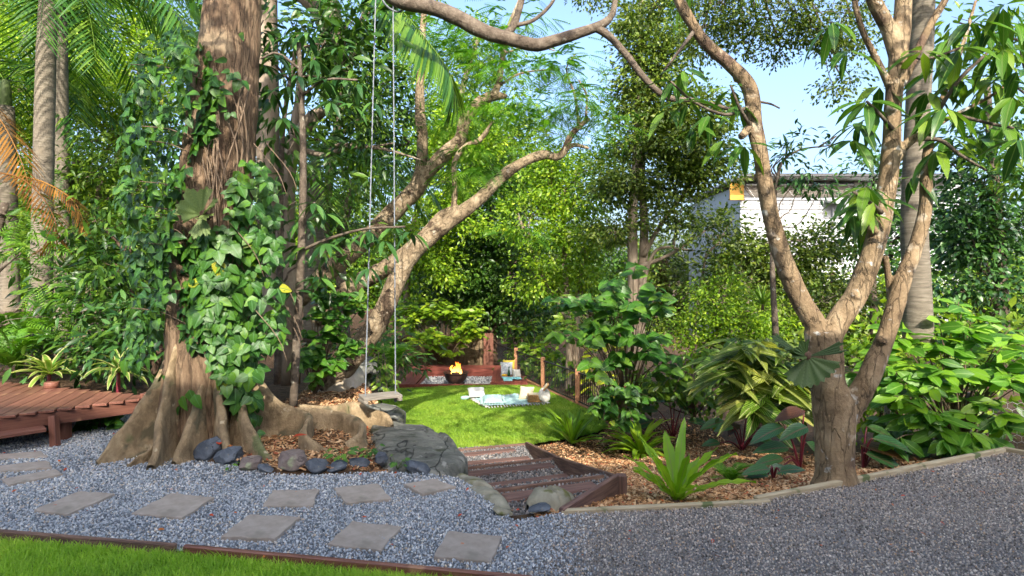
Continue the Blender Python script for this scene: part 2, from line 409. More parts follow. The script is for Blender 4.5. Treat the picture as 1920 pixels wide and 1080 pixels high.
M['lf_mango'] = leafmat('mango_leaf', [(0.018, 0.062, 0.012), (0.035, 0.105, 0.015), (0.06, 0.15, 0.02), (0.14, 0.23, 0.03)], 0.35, 0.3, veins=True, midcol=(0.16, 0.24, 0.06), vein_amt=0.15)
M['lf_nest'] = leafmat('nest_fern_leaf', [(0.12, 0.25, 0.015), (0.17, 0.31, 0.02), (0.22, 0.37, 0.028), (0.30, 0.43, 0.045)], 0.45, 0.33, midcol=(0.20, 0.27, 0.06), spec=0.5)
M['lf_ginger'] = leafmat('striped_ginger_leaf', [(0.05, 0.12, 0.02), (0.09, 0.17, 0.025), (0.17, 0.23, 0.05), (0.36, 0.37, 0.13)], 0.38, 0.38, veins=True, midcol=(0.40, 0.42, 0.18), vein_amt=0.6)
M['lf_cord'] = leafmat('variegated_cordyline_leaf', [(0.06, 0.16, 0.03), (0.10, 0.20, 0.04), (0.15, 0.25, 0.05)], 0.4, 0.36, edgecol=(0.52, 0.50, 0.20))
M['lf_phil'] = leafmat('red_stem_leaf', [(0.02, 0.07, 0.03), (0.03, 0.10, 0.04), (0.045, 0.125, 0.045), (0.07, 0.15, 0.05)], 0.2, 0.28, veins=True, midcol=(0.16, 0.10, 0.06), vein_amt=0.28, spec=0.55)
M['lf_burg'] = leafmat('burgundy_leaf', [(0.028, 0.012, 0.010), (0.045, 0.018, 0.013), (0.06, 0.03, 0.016)], 0.2, 0.3, veins=True, vein_amt=0.25, spec=0.5)
M['lf_palm'] = leafmat('palm_leaflet', [(0.016, 0.058, 0.013), (0.028, 0.09, 0.017), (0.05, 0.13, 0.022), (0.11, 0.19, 0.03)], 0.35, 0.36)
M['lf_palm_dead'] = leafmat('dead_palm_leaflet', [(0.11, 0.048, 0.012), (0.17, 0.08, 0.018), (0.23, 0.12, 0.03)], 0.35, 0.6, tint=(1.2, 1.0, 0.7))
M['lf_fern'] = leafmat('fern_leaflet', [(0.05, 0.15, 0.015), (0.08, 0.20, 0.02), (0.13, 0.26, 0.03)], 0.4, 0.45)
M['lf_stag'] = leafmat('staghorn_frond', [(0.10, 0.15, 0.07), (0.14, 0.20, 0.095), (0.19, 0.26, 0.12)], 0.25, 0.55, veins=True, vein_amt=0.2)
M['lf_stagdark'] = leafmat('dark_staghorn_frond', [(0.025, 0.055, 0.022), (0.035, 0.072, 0.028), (0.05, 0.09, 0.033)], 0.2, 0.5, veins=True, vein_amt=0.12)
M['lf_red'] = leafmat('fallen_red_leaf', [(0.28, 0.03, 0.015), (0.36, 0.06, 0.02), (0.30, 0.13, 0.04)], 0.2, 0.5)
M['grass'] = leafmat('grass_blade', [(0.10, 0.22, 0.02), (0.18, 0.33, 0.03), (0.26, 0.42, 0.05), (0.37, 0.44, 0.11)], 0.45, 0.5, patchy=1.6)
M['lawn_grass'] = leafmat('lawn_blade', [(0.09, 0.19, 0.02), (0.14, 0.26, 0.028), (0.195, 0.315, 0.04), (0.29, 0.36, 0.09)], 0.4, 0.5, patchy=1.3)
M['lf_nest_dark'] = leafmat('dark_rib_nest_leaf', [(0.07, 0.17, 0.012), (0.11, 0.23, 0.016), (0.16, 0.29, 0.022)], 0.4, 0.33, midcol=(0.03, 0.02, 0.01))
# ------------------------------------------------------------------ terrain
def gxy(px, py, z=0.0):
    p = G(px, py, z); return (p.x, p.y)
GRAVEL = [gxy(-500, 962), gxy(0, 1003), gxy(400, 1035), gxy(900, 1081), gxy(1010, 1100), (0.1, 1.2), (9, 1.2), (9.5, 6.3), gxy(1930, 856), gxy(1880, 846),
          gxy(1450, 931), gxy(1440, 941), gxy(1060, 960), gxy(965, 974), gxy(925, 945), gxy(880, 905), gxy(855, 893), gxy(720, 884), gxy(600, 888), gxy(530, 888), gxy(440, 872),
          gxy(370, 862), (-3.0, 6.3), (-3.4, 7.6), (-4.2, 8.4), (-8.5, 8.0), (-9, 5)]
FL_L = [(-0.02, 4.62), (-0.36, 5.3), (-0.75, 7.0), (-1.0, 8.95)]          # left and right rims of the stair flight
FL_R = [(0.42, 4.5), (1.0, 5.42), (0.62, 7.35), (0.22, 9.2)]
FLIGHT = FL_L + FL_R[::-1]
LAWN_Z = -1.2
LAWN = [(-1.0, 8.9), (0.23, 9.2), gxy(1000, 831, -1.2), gxy(1060, 822, -1.2), gxy(1118, 810, -1.2), gxy(1142, 796, -1.2), gxy(1112, 775, -1.2), gxy(1083, 759, -1.2),
        gxy(1018, 728, -1.2), gxy(988, 719, -1.2), gxy(880, 722, -1.2), gxy(740, 729, -1.2), (-3.6, 14.5), (-3.2, 11), (-2.0, 9.2)]
PIT = (-2.75, 0.0, 16.05, 18.35)                                             # x0, x1, y0, y1
XL = [(-5, 0.6), (4.3, 0.05), (5.2, -0.45), (7.8, -1.55), (11, -2.9), (14, -3.6), (30, -4.2)]
def xl(y): return float(np.interp(y, [a for a, b in XL], [b for a, b in XL]))
def yedge(x): return 4.46 + max(0.0, x - 2.06) * 0.43
def tread_z(y): return -0.12 if y < 5.55 else (-0.5 if y < 7.2 else -0.85)
def T(x, y):
    zl = 0.04 + 0.25 * sst(0, 5, -(x + 4.6)) + 0.05 * sst(0, 1, x + 3.2) * sst(5.6, 6.6, y)
    zl = zl * (1 - sst(11.0, 15, y) * sst(-7, -5, x)) + LAWN_Z * sst(11.0, 15, y) * sst(-7, -5, x)
    zl -= 0.13 * sst(-1.1, -0.45, x - xl(y)) * (1 - sst(8.0, 9.2, y))
    zr = -1.24 * min(1, max(0, (y - yedge(x)) / 5.3)) - 0.03
    w = sst(-0.25, 0.35, x - xl(y))
    z = zl * (1 - w) + zr * w
    if y < 9 and in_poly(x, y, GRAVEL) or y < 4.25 and x < 1: z = -0.07
    if 4.4 < y < 9.3 and in_poly(x, y, FLIGHT): z = tread_z(y) - 0.16
    if y > 8.5 and in_poly(x, y, LAWN): z = min(z, LAWN_Z - 0.06)
    if y > 15.7 and PIT[0] - .25 < x < PIT[1] + .15 and PIT[2] - .25 < y < PIT[3] + .25: z = -1.9
    return z
def GT(px, py, ymax=60):
    """where the sight line through (px, py) meets the ground"""
    Y = 2.6
    while Y < ymax:
        p = W(px, py, Y)
        if p.z <= T(p.x, p.y): return p
        Y += 0.03
    return W(px, py, ymax)

def axis(a, b, step, far):
    fine = np.arange(a, b + 1e-6, step)
    o = np.array([1.5, 4, 9, 20, 45, 100, 220, 480]) * far / 480
    return np.concatenate([(a - o)[::-1], fine, b + o])
xs, ys = axis(-9.5, 9.5, 0.14, 480), axis(1.0, 21.5, 0.14, 480)
gv = np.zeros((len(ys), len(xs), 3))
for j, y in enumerate(ys):
    for i, x in enumerate(xs):
        z = T(x, y)
        if 3.4 < y < 16 and abs(x) < 9: z += 0.02 * mnoise.noise(Vector((x * 2, y * 2, 0)))
        gv[j, i] = (x, y, z)
nx = len(xs)
jj, ii = np.meshgrid(np.arange(len(ys) - 1), np.arange(nx - 1), indexing='ij')
q = np.stack([jj * nx + ii, jj * nx + ii + 1, (jj + 1) * nx + ii + 1, (jj + 1) * nx + ii], -1).reshape(-1, 4)
tag(put('ground', mesh_np('ground', gv.reshape(-1, 3), [q], M['soil'], smooth=True)), 'brown mulch and soil ground of the sloping garden', kind='structure')

def sheet(name, poly, z, mat, label, thick=0.05):
    bm = bmesh.new()
    f = bm.faces.new([bm.verts.new((x, y, z)) for x, y in poly])
    if f.normal.z < 0: f.normal_flip()
    bmesh.ops.triangulate(bm, faces=[f])
    o = put(name, bm_mesh(bm, name, mat))
    return tag(o, label, kind='structure')
sheet('gravel_path', GRAVEL, -0.012, M['gravel_bed'], 'grey gravel path and driveway in front of the garden')
sheet('lawn', LAWN, LAWN_Z - 0.01, M['turf'], 'lower green lawn beside the sunken fire pit')
FRONT_LAWN = [gxy(-500, 966), gxy(0, 1006), gxy(400, 1038), gxy(900, 1084), (-0.25, 3.2), (-0.25, 1.0), (-6, 1.0)]
sheet('front_lawn', FRONT_LAWN, -0.03, M['turf'], 'strip of lawn in front of the gravel path')

# ------------------------------------------------------------------ scatter (gravel, mulch, grass): real pieces on points
def colorvar(name, cols, rough=0.8, pos=None, spec=0.3):
    m, t, b = nodes_of(name)
    oi = t.nodes.new('ShaderNodeObjectInfo')
    pn = t.nodes.new('ShaderNodeTexNoise'); pn.inputs['Scale'].default_value = 1.3; pn.inputs['Detail'].default_value = 6; t.links.new(oi.outputs['Location'], pn.inputs['Vector'])
    pm = t.nodes.new('ShaderNodeMath'); pm.operation = 'MULTIPLY_ADD'; pm.inputs[1].default_value = .55; pm.inputs[2].default_value = -.275; t.links.new(pn.outputs[0], pm.inputs[0])
    pa_ = t.nodes.new('ShaderNodeMath'); pa_.operation = 'ADD'; pa_.use_clamp = True; t.links.new(pm.outputs[0], pa_.inputs[0]); t.links.new(oi.outputs['Random'], pa_.inputs[1])
    r = ramp(t, pa_.outputs[0], cols, pos)
    n = t.nodes.new('ShaderNodeTexNoise'); n.inputs['Scale'].default_value = 90
    mx = t.nodes.new('ShaderNodeMix'); mx.data_type = 'RGBA'; mx.blend_type = 'MULTIPLY'; mx.inputs[0].default_value = 0.5
    t.links.new(r.outputs[0], mx.inputs[6]); t.links.new(n.outputs[0], mx.inputs[7])
    t.links.new(r.outputs[0], b.inputs['Base Color'])
    b.inputs['Roughness'].default_value = rough; b.inputs['Specular IOR Level'].default_value = spec
    return m
def scatter(name, label, meshes, pts, rots, scls, seed=0):
    src = bpy.data.collections.new(name + '_source')
    for k, me in enumerate(meshes):
        src.objects.link(bpy.data.objects.new(name + '_piece', me))
    me = bpy.data.meshes.new(name)
    me.vertices.add(len(pts)); me.vertices.foreach_set('co', np.asarray(pts, dtype=np.float32).ravel())
    a = me.attributes.new('rot', 'FLOAT_VECTOR', 'POINT'); a.data.foreach_set('vector', np.asarray(rots, dtype=np.float32).ravel())
    a = me.attributes.new('scl', 'FLOAT', 'POINT'); a.data.foreach_set('value', np.asarray(scls, dtype=np.float32))
    o = put(name, me)
    ng = bpy.data.node_groups.new(name + '_scatter', 'GeometryNodeTree')
    ng.interface.new_socket('Geometry', in_out='INPUT', socket_type='NodeSocketGeometry')
    ng.interface.new_socket('Geometry', in_out='OUTPUT', socket_type='NodeSocketGeometry')
    N, L = ng.nodes, ng.links
    gi, go = N.new('NodeGroupInput'), N.new('NodeGroupOutput')
    ci = N.new('GeometryNodeCollectionInfo'); ci.inputs['Collection'].default_value = src
    ci.inputs['Separate Children'].default_value = True; ci.inputs['Reset Children'].default_value = True
    ip = N.new('GeometryNodeInstanceOnPoints'); ip.inputs['Pick Instance'].default_value = True
    rv = N.new('FunctionNodeRandomValue'); rv.data_type = 'INT'
    rv.inputs[4].default_value = 0; rv.inputs[5].default_value = len(meshes) - 1
    na = N.new('GeometryNodeInputNamedAttribute'); na.data_type = 'FLOAT_VECTOR'; na.inputs[0].default_value = 'rot'
    nb = N.new('GeometryNodeInputNamedAttribute'); nb.data_type = 'FLOAT'; nb.inputs[0].default_value = 'scl'
    L.new(gi.outputs[0], ip.inputs['Points']); L.new(ci.outputs[0], ip.inputs['Instance'])
    L.new(rv.outputs[2], ip.inputs['Instance Index'])
    L.new(na.outputs[0], ip.inputs['Rotation']); L.new(nb.outputs[0], ip.inputs['Scale'])
    L.new(ip.outputs[0], go.inputs[0])
    md = o.modifiers.new('scatter', 'NODES'); md.node_group = ng
    return tag(o, label, kind='stuff')
def jgrid(x0, x1, y0, y1, step, rng, ok, zf):
    gx, gy = np.meshgrid(np.arange(x0, x1, step), np.arange(y0, y1, step))
    gx = gx.ravel() + rng.uniform(-.5, .5, gx.size) * step; gy = gy.ravel() + rng.uniform(-.5, .5, gy.size) * step
    keep = np.abs(gx) < gy * 0.93 + 0.25                    # nothing of it shows outside the view
    gx, gy = gx[keep], gy[keep]
    k = np_poly(gx, gy, ok) if isinstance(ok, list) else np.array([ok(x, y) for x, y in zip(gx, gy)], dtype=bool)
    gx, gy = gx[k], gy[k]
    z = np.full(len(gx), zf) if not callable(zf) else np.array([zf(x, y) for x, y in zip(gx, gy)])
    return np.stack([gx, gy, z], -1)
def np_poly(x, y, P):
    c = np.zeros(len(x), dtype=bool); j = len(P) - 1
    for i in range(len(P)):
        a = (P[i][1] > y) != (P[j][1] > y)
        c ^= a & (x < (P[j][0] - P[i][0]) * (y - P[i][1]) / (P[j][1] - P[i][1] + 1e-12) + P[i][0])
        j = i
    return c
def pebble(seed, mat, flat=0.65, s=1.0):
    rr = random.Random(seed)
    bm = bmesh.new(); bmesh.ops.create_icosphere(bm, subdivisions=1, radius=0.5 * s)
    sc = Vector((rr.uniform(.75, 1.15), rr.uniform(.75, 1.05), rr.uniform(flat - .1, flat + .15)))
    pl = [(Vector((rr.gauss(0, 1), rr.gauss(0, 1), rr.gauss(0, 1))).normalized(), rr.uniform(.3, .42) * s) for _ in range(7)]
    for v in bm.verts:
        d = v.co.copy()
        for n, k in pl:
            h = d.dot(n)
            if h > k: d -= n * (h - k)
        v.co = Vector((d.x * sc.x, d.y * sc.y, d.z * sc.z))
    return bm_mesh(bm, 'pebble', mat)
rng = np.random.default_rng(5)
m_gb = colorvar('blue_gravel', [(0.09, 0.105, 0.125), (0.20, 0.23, 0.265), (0.30, 0.335, 0.375), (0.40, 0.43, 0.465), (0.54, 0.555, 0.57), (0.42, 0.34, 0.25), (0.70, 0.69, 0.66)], pos=[0, .2, .45, .7, .86, .94, 1.0])
m_gd = colorvar('dark_gravel', [(0.075, 0.064, 0.056), (0.175, 0.152, 0.137), (0.27, 0.238, 0.215), (0.365, 0.325, 0.295), (0.50, 0.45, 0.40), (0.42, 0.28, 0.17), (0.63, 0.57, 0.50)], pos=[0, .2, .45, .7, .86, .94, 1.0])
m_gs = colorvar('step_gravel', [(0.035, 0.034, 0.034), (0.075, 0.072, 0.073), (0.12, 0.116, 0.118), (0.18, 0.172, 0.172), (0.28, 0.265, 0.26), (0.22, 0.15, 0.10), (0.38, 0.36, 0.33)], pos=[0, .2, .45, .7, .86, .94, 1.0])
gp = np.concatenate([jgrid(-5.2, 5.6, 2.9, 5.0, 0.0155, rng, GRAVEL, 0.0), jgrid(-8.2, 6.6, 5.0, 8.2, 0.020, rng, GRAVEL, 0.0)])
gp[:, 2] += rng.uniform(-0.006, 0.004, len(gp))
gp[:, 2] += 0.008 * np.sin(gp[:, 0] * 3.1 + 1) * np.sin(gp[:, 1] * 4.3)
side = gp[:, 0] + 0.55 * (gp[:, 1] - 3.5) * -0.4 + rng.normal(0, 0.16, len(gp)) > 0.28
def rnd_rot(n): return rng.uniform(0, 2 * math.pi, (n, 3))
for nm, lab, mk, mt in (('gravel', 'blue-grey gravel of the path with pavers', ~side, m_gb), ('gravel', 'darker brown-grey gravel of the driveway', side, m_gd)):
    p = gp[mk]
    scatter(nm, lab, [pebble(k, mt) for k in range(6)], p, rnd_rot(len(p)), rng.uniform(*((0.011, 0.024) if mt is m_gb else (0.009, 0.020)), len(p)) * np.where(p[:, 1] > 5, 1.2, 1.0))

# grass
def tuft(seed, n, h, spread, wid, lean=0.5, mat='grass'):
    rr = random.Random(seed); mb = MB()
    for k in range(n):
        a = rr.uniform(0, 6.283); d = Vector((math.cos(a), math.sin(a), 0)); s = Vector((-d.y, d.x, 0)) * wid * rr.uniform(.7, 1.2)
        b = Vector((rr.uniform(-spread, spread), rr.uniform(-spread, spread), -0.004)); hh = h * rr.uniform(.5, 1.15); l = lean * rr.uniform(.2, 1.3) * hh
        p1 = b + d * l * 0.35 + Vector((0, 0, hh * .6)); p2 = b + d * l + Vector((0, 0, hh * .95))
        mb.add([b - s, b + s, p1 - s * .8, p1 + s * .8, p2], [[(0, 1, 3, 2)], [(2, 3, 4)]], rnd=rr.random() * 0.5)
    return mb.mesh('grass_tuft', M[mat])
p = jgrid(-4.2, 1.9, 8.8, 16.4, 0.042, rng, LAWN, LAWN_Z - 0.01)
scatter('grass', 'short mown grass on the lower lawn', [tuft(k, 16, 0.042, 0.03, 0.0032, 0.7, 'lawn_grass') for k in range(5)], p, np.stack([np.zeros(len(p)), np.zeros(len(p)), rng.uniform(0, 6.28, len(p))], -1), rng.uniform(.7, 1.25, len(p)))
p = jgrid(-4.5, 0.3, 2.7, 4.3, 0.021, rng, FRONT_LAWN, -0.03)
scatter('grass', 'bright grass strip nearest the camera', [tuft(k + 9, 11, 0.050, 0.016, 0.0021, 1.1) for k in range(6)], p, np.stack([np.zeros(len(p)), np.zeros(len(p)), rng.uniform(0, 6.28, len(p))], -1), rng.uniform(.6, 1.3, len(p)))

# mulch chips
def chip(seed, mat):
    rr = random.Random(seed); bm = chambox(rr.uniform(.8, 1.2), rr.uniform(.22, .4), rr.uniform(.08, .16), 0)
    for v in bm.verts: v.co += Vector((rr.uniform(-.1, .1), rr.uniform(-.06, .06), rr.uniform(-.04, .04)))
    return bm_mesh(bm, 'wood_chip', mat)
m_mu = colorvar('mulch_chips', [(0.09, 0.04, 0.018), (0.23, 0.11, 0.045), (0.38, 0.20, 0.092), (0.50, 0.30, 0.15), (0.62, 0.44, 0.26), (0.26, 0.06, 0.025)], 0.9, [0, .2, .45, .7, .93, 1])
def bed_ok(x, y):
    return not in_poly(x, y, GRAVEL) and not in_poly(x, y, FLIGHT) and not in_poly(x, y, LAWN)
pa = jgrid(0.2, 4.6, 4.4, 7.4, 0.029, rng, bed_ok, T)
pb = jgrid(0.2, 4.0, 7.4, 12.5, 0.045, rng, bed_ok, T)
pc = jgrid(-3.2, -0.3, 5.2, 10.5, 0.032, rng, lambda x, y: bed_ok(x, y) and x < xl(y) - (.42 if y < 8.2 else .1), T)
p = np.concatenate([pa, pb, pc]); p[:, 2] += rng.uniform(0, 0.022, len(p))
scatter('mulch', 'orange-brown wood chip mulch covering the garden beds', [chip(k, m_mu) for k in range(8)], p, np.stack([rng.normal(0, .35, len(p)), rng.normal(0, .35, len(p)), rng.uniform(0, 6.28, len(p))], -1), rng.uniform(.026, .062, len(p)))

# ------------------------------------------------------------------ leaf shapes (base at origin, tip towards +Y, face up)
def leaf_t(L, Wd, prof, rows=4, fold=0.15, droop=0.2, lobes=0):
    """rows of left, middle, right points; prof(s) gives the half width"""
    V, al, ac, F3, F4 = [], [], [], [], []
    V.append((0, 0, 0)); al.append(0); ac.append(0)
    for k in range(1, rows):
        s = k / rows
        w = Wd * 0.5 * prof(s); y = L * s; z = -droop * L * s * s
        for t in (-1, 0, 1):
            V.append((w * t, y * (1 - .08 * abs(t) * 0), z + fold * w * abs(t))); al.append(s); ac.append(t)
    V.append((0, L, -droop * L)); al.append(1); ac.append(0)
    F3 += [(0, 2, 1), (0, 3, 2)]
    for k in range(rows - 2):
        a = 1 + 3 * k; b = a + 3
        F4 += [(a, a + 1, b + 1, b), (a + 1, a + 2, b + 2, b + 1)]
    a = 1 + 3 * (rows - 2); e = len(V) - 1
    F3 += [(a, a + 1, e), (a + 1, a + 2, e)]
    return dict(V=np.array(V, dtype=float), P=[np.array(F3), np.array(F4)] if F4 else [np.array(F3)], al=np.array(al, dtype=float), ac=np.array(ac, dtype=float))
oval = lambda s: math.sin(math.pi * min(1, s ** 0.75)) ** 0.8
heart = lambda s: math.sin(math.pi * min(1, s ** 0.55)) ** 0.75
lance = lambda s: math.sin(math.pi * s ** 0.8) ** 0.9
strapf = lambda s: min(1, 0.35 + 2.2 * s) * (1 - s ** 4) ** 0.6
obov = lambda s: math.sin(math.pi * s ** 1.3) ** 0.8
LT = {
    'tiny': dict(V=np.array([(0, 0, 0), (-.28, .5, .06), (0, 1, -.12), (.28, .5, .06)]), P=[np.array([(0, 2, 1), (0, 3, 2)])], al=np.array([0, .5, 1, .5]), ac=np.array([0., -1, 0, 1])),
    'needle': dict(V=np.array([(0, 0, 0), (-.1, .5, .02), (0, 1, -.15), (.1, .5, .02)]), P=[np.array([(0, 2, 1), (0, 3, 2)])], al=np.array([0, .5, 1, .5]), ac=np.array([0., -1, 0, 1])),
    'oval': leaf_t(1, .58, oval, 4, .22, .18), 'heart': leaf_t(1, .74, heart, 5, .2, .22), 'lance': leaf_t(1, .26, lance, 4, .3, .3),
    'lance2': leaf_t(1, .30, lance, 3, .3, .25), 'obov': leaf_t(1, .42, obov, 4, .2, .2), 'oval3': leaf_t(1, .52, oval, 3, .22, .2), 'paddle': leaf_t(1, .46, oval, 6, .3, .28),
}
def leaves(mb, tpl, pos, d, nrm, scl, rnd):
    """copies of a leaf shape, all in one mesh"""
    t = LT[tpl] if isinstance(tpl, str) else tpl
    pos = np.asarray(pos, float); n = len(pos)
    if n == 0: return
    y = nz(d); z = np.asarray(nrm, float); z = nz(z - (z * y).sum(-1, keepdims=True) * y); x = np.cross(y, z)
    scl = np.broadcast_to(np.asarray(scl, float), (n,))
    V = pos[:, None, :] + scl[:, None, None] * (t['V'][None, :, 0:1] * x[:, None, :] + t['V'][None, :, 1:2] * y[:, None, :] + t['V'][None, :, 2:3] * z[:, None, :])
    nv = len(t['V']); off = (np.arange(n) * nv)[:, None, None]
    mb.add(V.reshape(-1, 3), [(p[None] + off).reshape(-1, p.shape[1]) for p in t['P']], rnd=np.repeat(np.broadcast_to(rnd, (n,)), nv), along=np.tile(t['al'], n), across=np.tile(t['ac'], n))
_leafmesh = {}
def leaf_mesh(tpl, mat):
    k = (tpl, mat.name)
    if k not in _leafmesh:
        t = LT[tpl]
        _leafmesh[k] = mesh_np('leaf', t['V'], t['P'], mat, dict(rnd=np.zeros(len(t['V'])), along=t['al'], across=t['ac']), smooth=True)
    return _leafmesh[k]
def leaf_parts(parent, tpl, mat, pos, d, nrm, scl, name='leaf', limit=300, rest='foliage'):
    """each leaf an object of its own; past the limit the rest becomes one mass"""
    pos = np.asarray(pos, float); d = nz(d); z = np.asarray(nrm, float); z = nz(z - (z * d).sum(-1, keepdims=True) * d); x = np.cross(d, z)
    scl = np.broadcast_to(np.asarray(scl, float), (len(pos),)); me = leaf_mesh(tpl, mat)
    order = np.argsort(-scl / np.maximum(pos[:, 1], 1)) if len(pos) > limit else np.arange(len(pos))
    base = Matrix.Translation(-root_loc(parent))
    for i in order[:limit]:
        o = bpy.data.objects.new(name, me); COL.objects.link(o); o.parent = parent
        s = scl[i]
        Mx = Matrix(((x[i, 0] * s, d[i, 0] * s, z[i, 0] * s, pos[i, 0]), (x[i, 1] * s, d[i, 1] * s, z[i, 1] * s, pos[i, 1]), (x[i, 2] * s, d[i, 2] * s, z[i, 2] * s, pos[i, 2]), (0, 0, 0, 1)))
        o.matrix_basis = base @ Mx
    r = order[limit:]
    if len(r):
        mb = MB(); leaves(mb, tpl, pos[r], d[r], z[r], scl[r], np.random.default_rng(3).random(len(r)))
        tag(mb.build(rest, mat, parent, True), kind='stuff')
# ------------------------------------------------------------------ pavers
def ground_quad(px4, z=0.0): return [G(x, y, z) for x, y in px4]
def slab_mesh(name, corners, thick, mat, seed=0, jag=0.010):
    """a stone slab with four given top corners, slightly uneven edges"""
    rr = random.Random(seed); c = sum(corners, Vector()) / 4
    ring = []
    for k in range(4):
        a, b = corners[k], corners[(k + 1) % 4]
        for s in range(6):
            p = a.lerp(b, s / 6)
            ring.append(p + Vector((rr.uniform(-jag, jag), rr.uniform(-jag, jag), rr.uniform(-.001, .001))) * (0.4 if s == 0 else 1) - c)
    bm = bmesh.new()
    n = len(ring)
    top = [bm.verts.new(p * 0.985 + Vector((0, 0, 0))) for p in ring]
    mid = [bm.verts.new(p - Vector((0, 0, 0.006))) for p in ring]
    bot = [bm.verts.new(p - Vector((0, 0, thick))) for p in ring]
    bm.faces.new(top)
    for a, b in ((top, mid), (mid, bot)):
        for k in range(n): bm.faces.new((a[k], b[k], b[(k + 1) % n], a[(k + 1) % n]))
    bmesh.ops.recalc_face_normals(bm, faces=bm.faces)
    return bm_mesh(bm, name, mat), c
PAV = [([(63, 955), (148, 921), (215, 925), (125, 965)], 'square paver with a lifted front edge, leftmost of the square pavers'),
       ([(247, 962), (320, 924), (402, 932), (341, 971)], 'square grey paver second from the deck, beside the bark scrap'),
       ([(492, 949), (510, 919), (598, 917), (586, 948)], 'square paver in the rear row below the reddish boulder'),
       ([(415, 1005), (468, 964), (563, 969), (514, 1010)], 'square paver between the front lawn edge and the rear row paver below the boulder'),
       ([(626, 914), (708, 906), (733, 934), (649, 943)], 'twisted square paver in the middle of the rear row'),
       ([(614, 1019), (660, 977), (753, 987), (715, 1032)], 'large square paver second from the right in the front row'),
       ([(757, 907), (813, 897), (855, 912), (793, 925)], 'small-looking square paver nearest the large dark slab rock'),
       ([(814, 1042), (841, 995), (940, 1004), (922, 1053)], 'frontmost and rightmost square paver beside the driveway gravel')]
for k, (c4, lab) in enumerate(PAV):
    me, c = slab_mesh('paving_stone', ground_quad(c4, 0.018), 0.05, M['paver'], k)
    tag(put('paving_stone', me, None, Matrix.Translation(c)), lab, 'paver', 'pavers in the gravel path')
for k, (c4, lab) in enumerate([([(-40, 862), (-40, 855), (78, 845), (88, 856)], 'narrow stone tread closest to the timber deck step'), ([(-40, 888), (-40, 877), (88, 863), (98, 876)], 'middle one of the three narrow stone treads by the deck'), ([(8, 903), (12, 908), (118, 889), (105, 878)], 'narrow stone tread farthest from the timber deck')]):
    if k == 2: c4 = [(3, 898), (14, 910), (118, 888), (104, 879)]
    me, c = slab_mesh('paving_stone', ground_quad(c4, 0.018), 0.05, M['paver'], k + 20)
    tag(put('paving_stone', me, None, Matrix.Translation(c)), lab, 'paver', 'narrow stone treads')

# ------------------------------------------------------------------ edging boards
def edging(name, pts, h, th, mat, label, top=0.03, cat='edging'):
    t = thing(name, label, cat, pts[0])
    for a, b in zip(pts[:-1], pts[1:]):
        a = Vector(a); b = Vector(b)
        board('board', a + Vector((0, 0, top - h / 2)), b + Vector((0, 0, top - h / 2)), th, h, mat, t, c=0.008)
    return t
e = [G(-300, 977), G(0, 1001), G(330, 1028), G(345, 1029.5), G(640, 1054), G(900, 1078), G(1000, 1090)]
edging('garden_edging', [e[0], e[2]], 0.12, 0.035, M['edge_board'], 'weathered dark timber board edging the front lawn, by the deck side', 0.03)
edging('garden_edging', [e[3], e[6]], 0.12, 0.035, M['red_timber'], 'reddish timber board edging the front lawn, continuing towards the driveway', 0.03)
edging('garden_edging', [G(1052, 961), G(1443, 942)], 0.12, 0.05, M['pale_timber'], 'pale weathered timber edging in front of the large nest fern', 0.025)
edging('garden_edging', [G(1416, 940), G(1708, 882)], 0.12, 0.05, M['pale_timber'], 'pale weathered timber edging running past the forked tree base', 0.04)
edging('garden_edging', [G(1690, 884.5), G(1882, 847)], 0.12, 0.05, M['pale_timber'], 'pale timber edging beside the chicken wire at the far driveway end', 0.042)
edging('garden_edging', [G(1880, 845), G(1990, 866)], 0.12, 0.05, M['pale_timber'], 'short pale timber edging turning the far driveway corner', 0.044)

# ------------------------------------------------------------------ garden steps
st = thing('garden_steps', 'descending steps of dark timber sleepers set in dark gravel', 'steps', (0.4, 5, -0.12))
def lerp2(P, y):
    return float(np.interp(y, [q[1] for q in P], [q[0] for q in P]))
for (a, b, z, w) in [((848, 853), (966, 842), -.85, .13), ((855, 869), (993, 857), -.85, .14), ((872, 888), (1037, 870), -.5, .16), ((907, 911), (1073, 890), -.5, .16), ((945, 931), (1118, 907), -.12, .17)]:
    p0, p1 = G(a[0], a[1], z + 0.02), G(b[0], b[1], z + 0.02)
    board('sleeper', p0 + Vector((0, 0, -.05)), p1 + Vector((0, 0, -.05)), w, 0.10, M['sleeper'], st, c=0.012)
for (a, b, z) in [((838, 844), (990, 830), -.85), ((852, 878), (1043, 857), -.5), ((920, 918), (1132, 890), -.12)]:
    p0, p1 = G(a[0], a[1], z + .03), G(b[0], b[1], z + .03)
    board('riser', p0 + Vector((0, 0, -.19)), p1 + Vector((0, 0, -.19)), .03, .38, M['edge_board'], st, c=0.005)
cz = G(1160, 893, -.06)
board('side_board', G(1052, 958, 0.02) + Vector((0, 0, -.1)), cz + Vector((-.02, 0, -.1)), .05, .24, M['sleeper'], st, c=0.008)
for (a, b, z0, z1) in [((1156, 893), (1043, 857), -.07, -.42), ((1046, 858), (988, 830), -.43, -.79)]:
    board('side_board', G(*a, z0) + Vector((0, 0, -.1)), G(*b, z1) + Vector((0, 0, -.1)), .045, .22, M['edge_board'], st, c=0.008)
board('corner_post', cz + Vector((0.03, 0.02, -.5)), cz + Vector((0.03, 0.02, .01)), .09, .09, M['sleeper'], st, up=(0, 1, 0))
def tread_sheet(y0, y1, z):
    P = [(lerp2(FL_L, y0) - .25, y0 - .1), (lerp2(FL_R, y0), y0 + .05), (lerp2(FL_R, y1), y1 + .12), (lerp2(FL_L, y1) - .1, y1)]
    return P
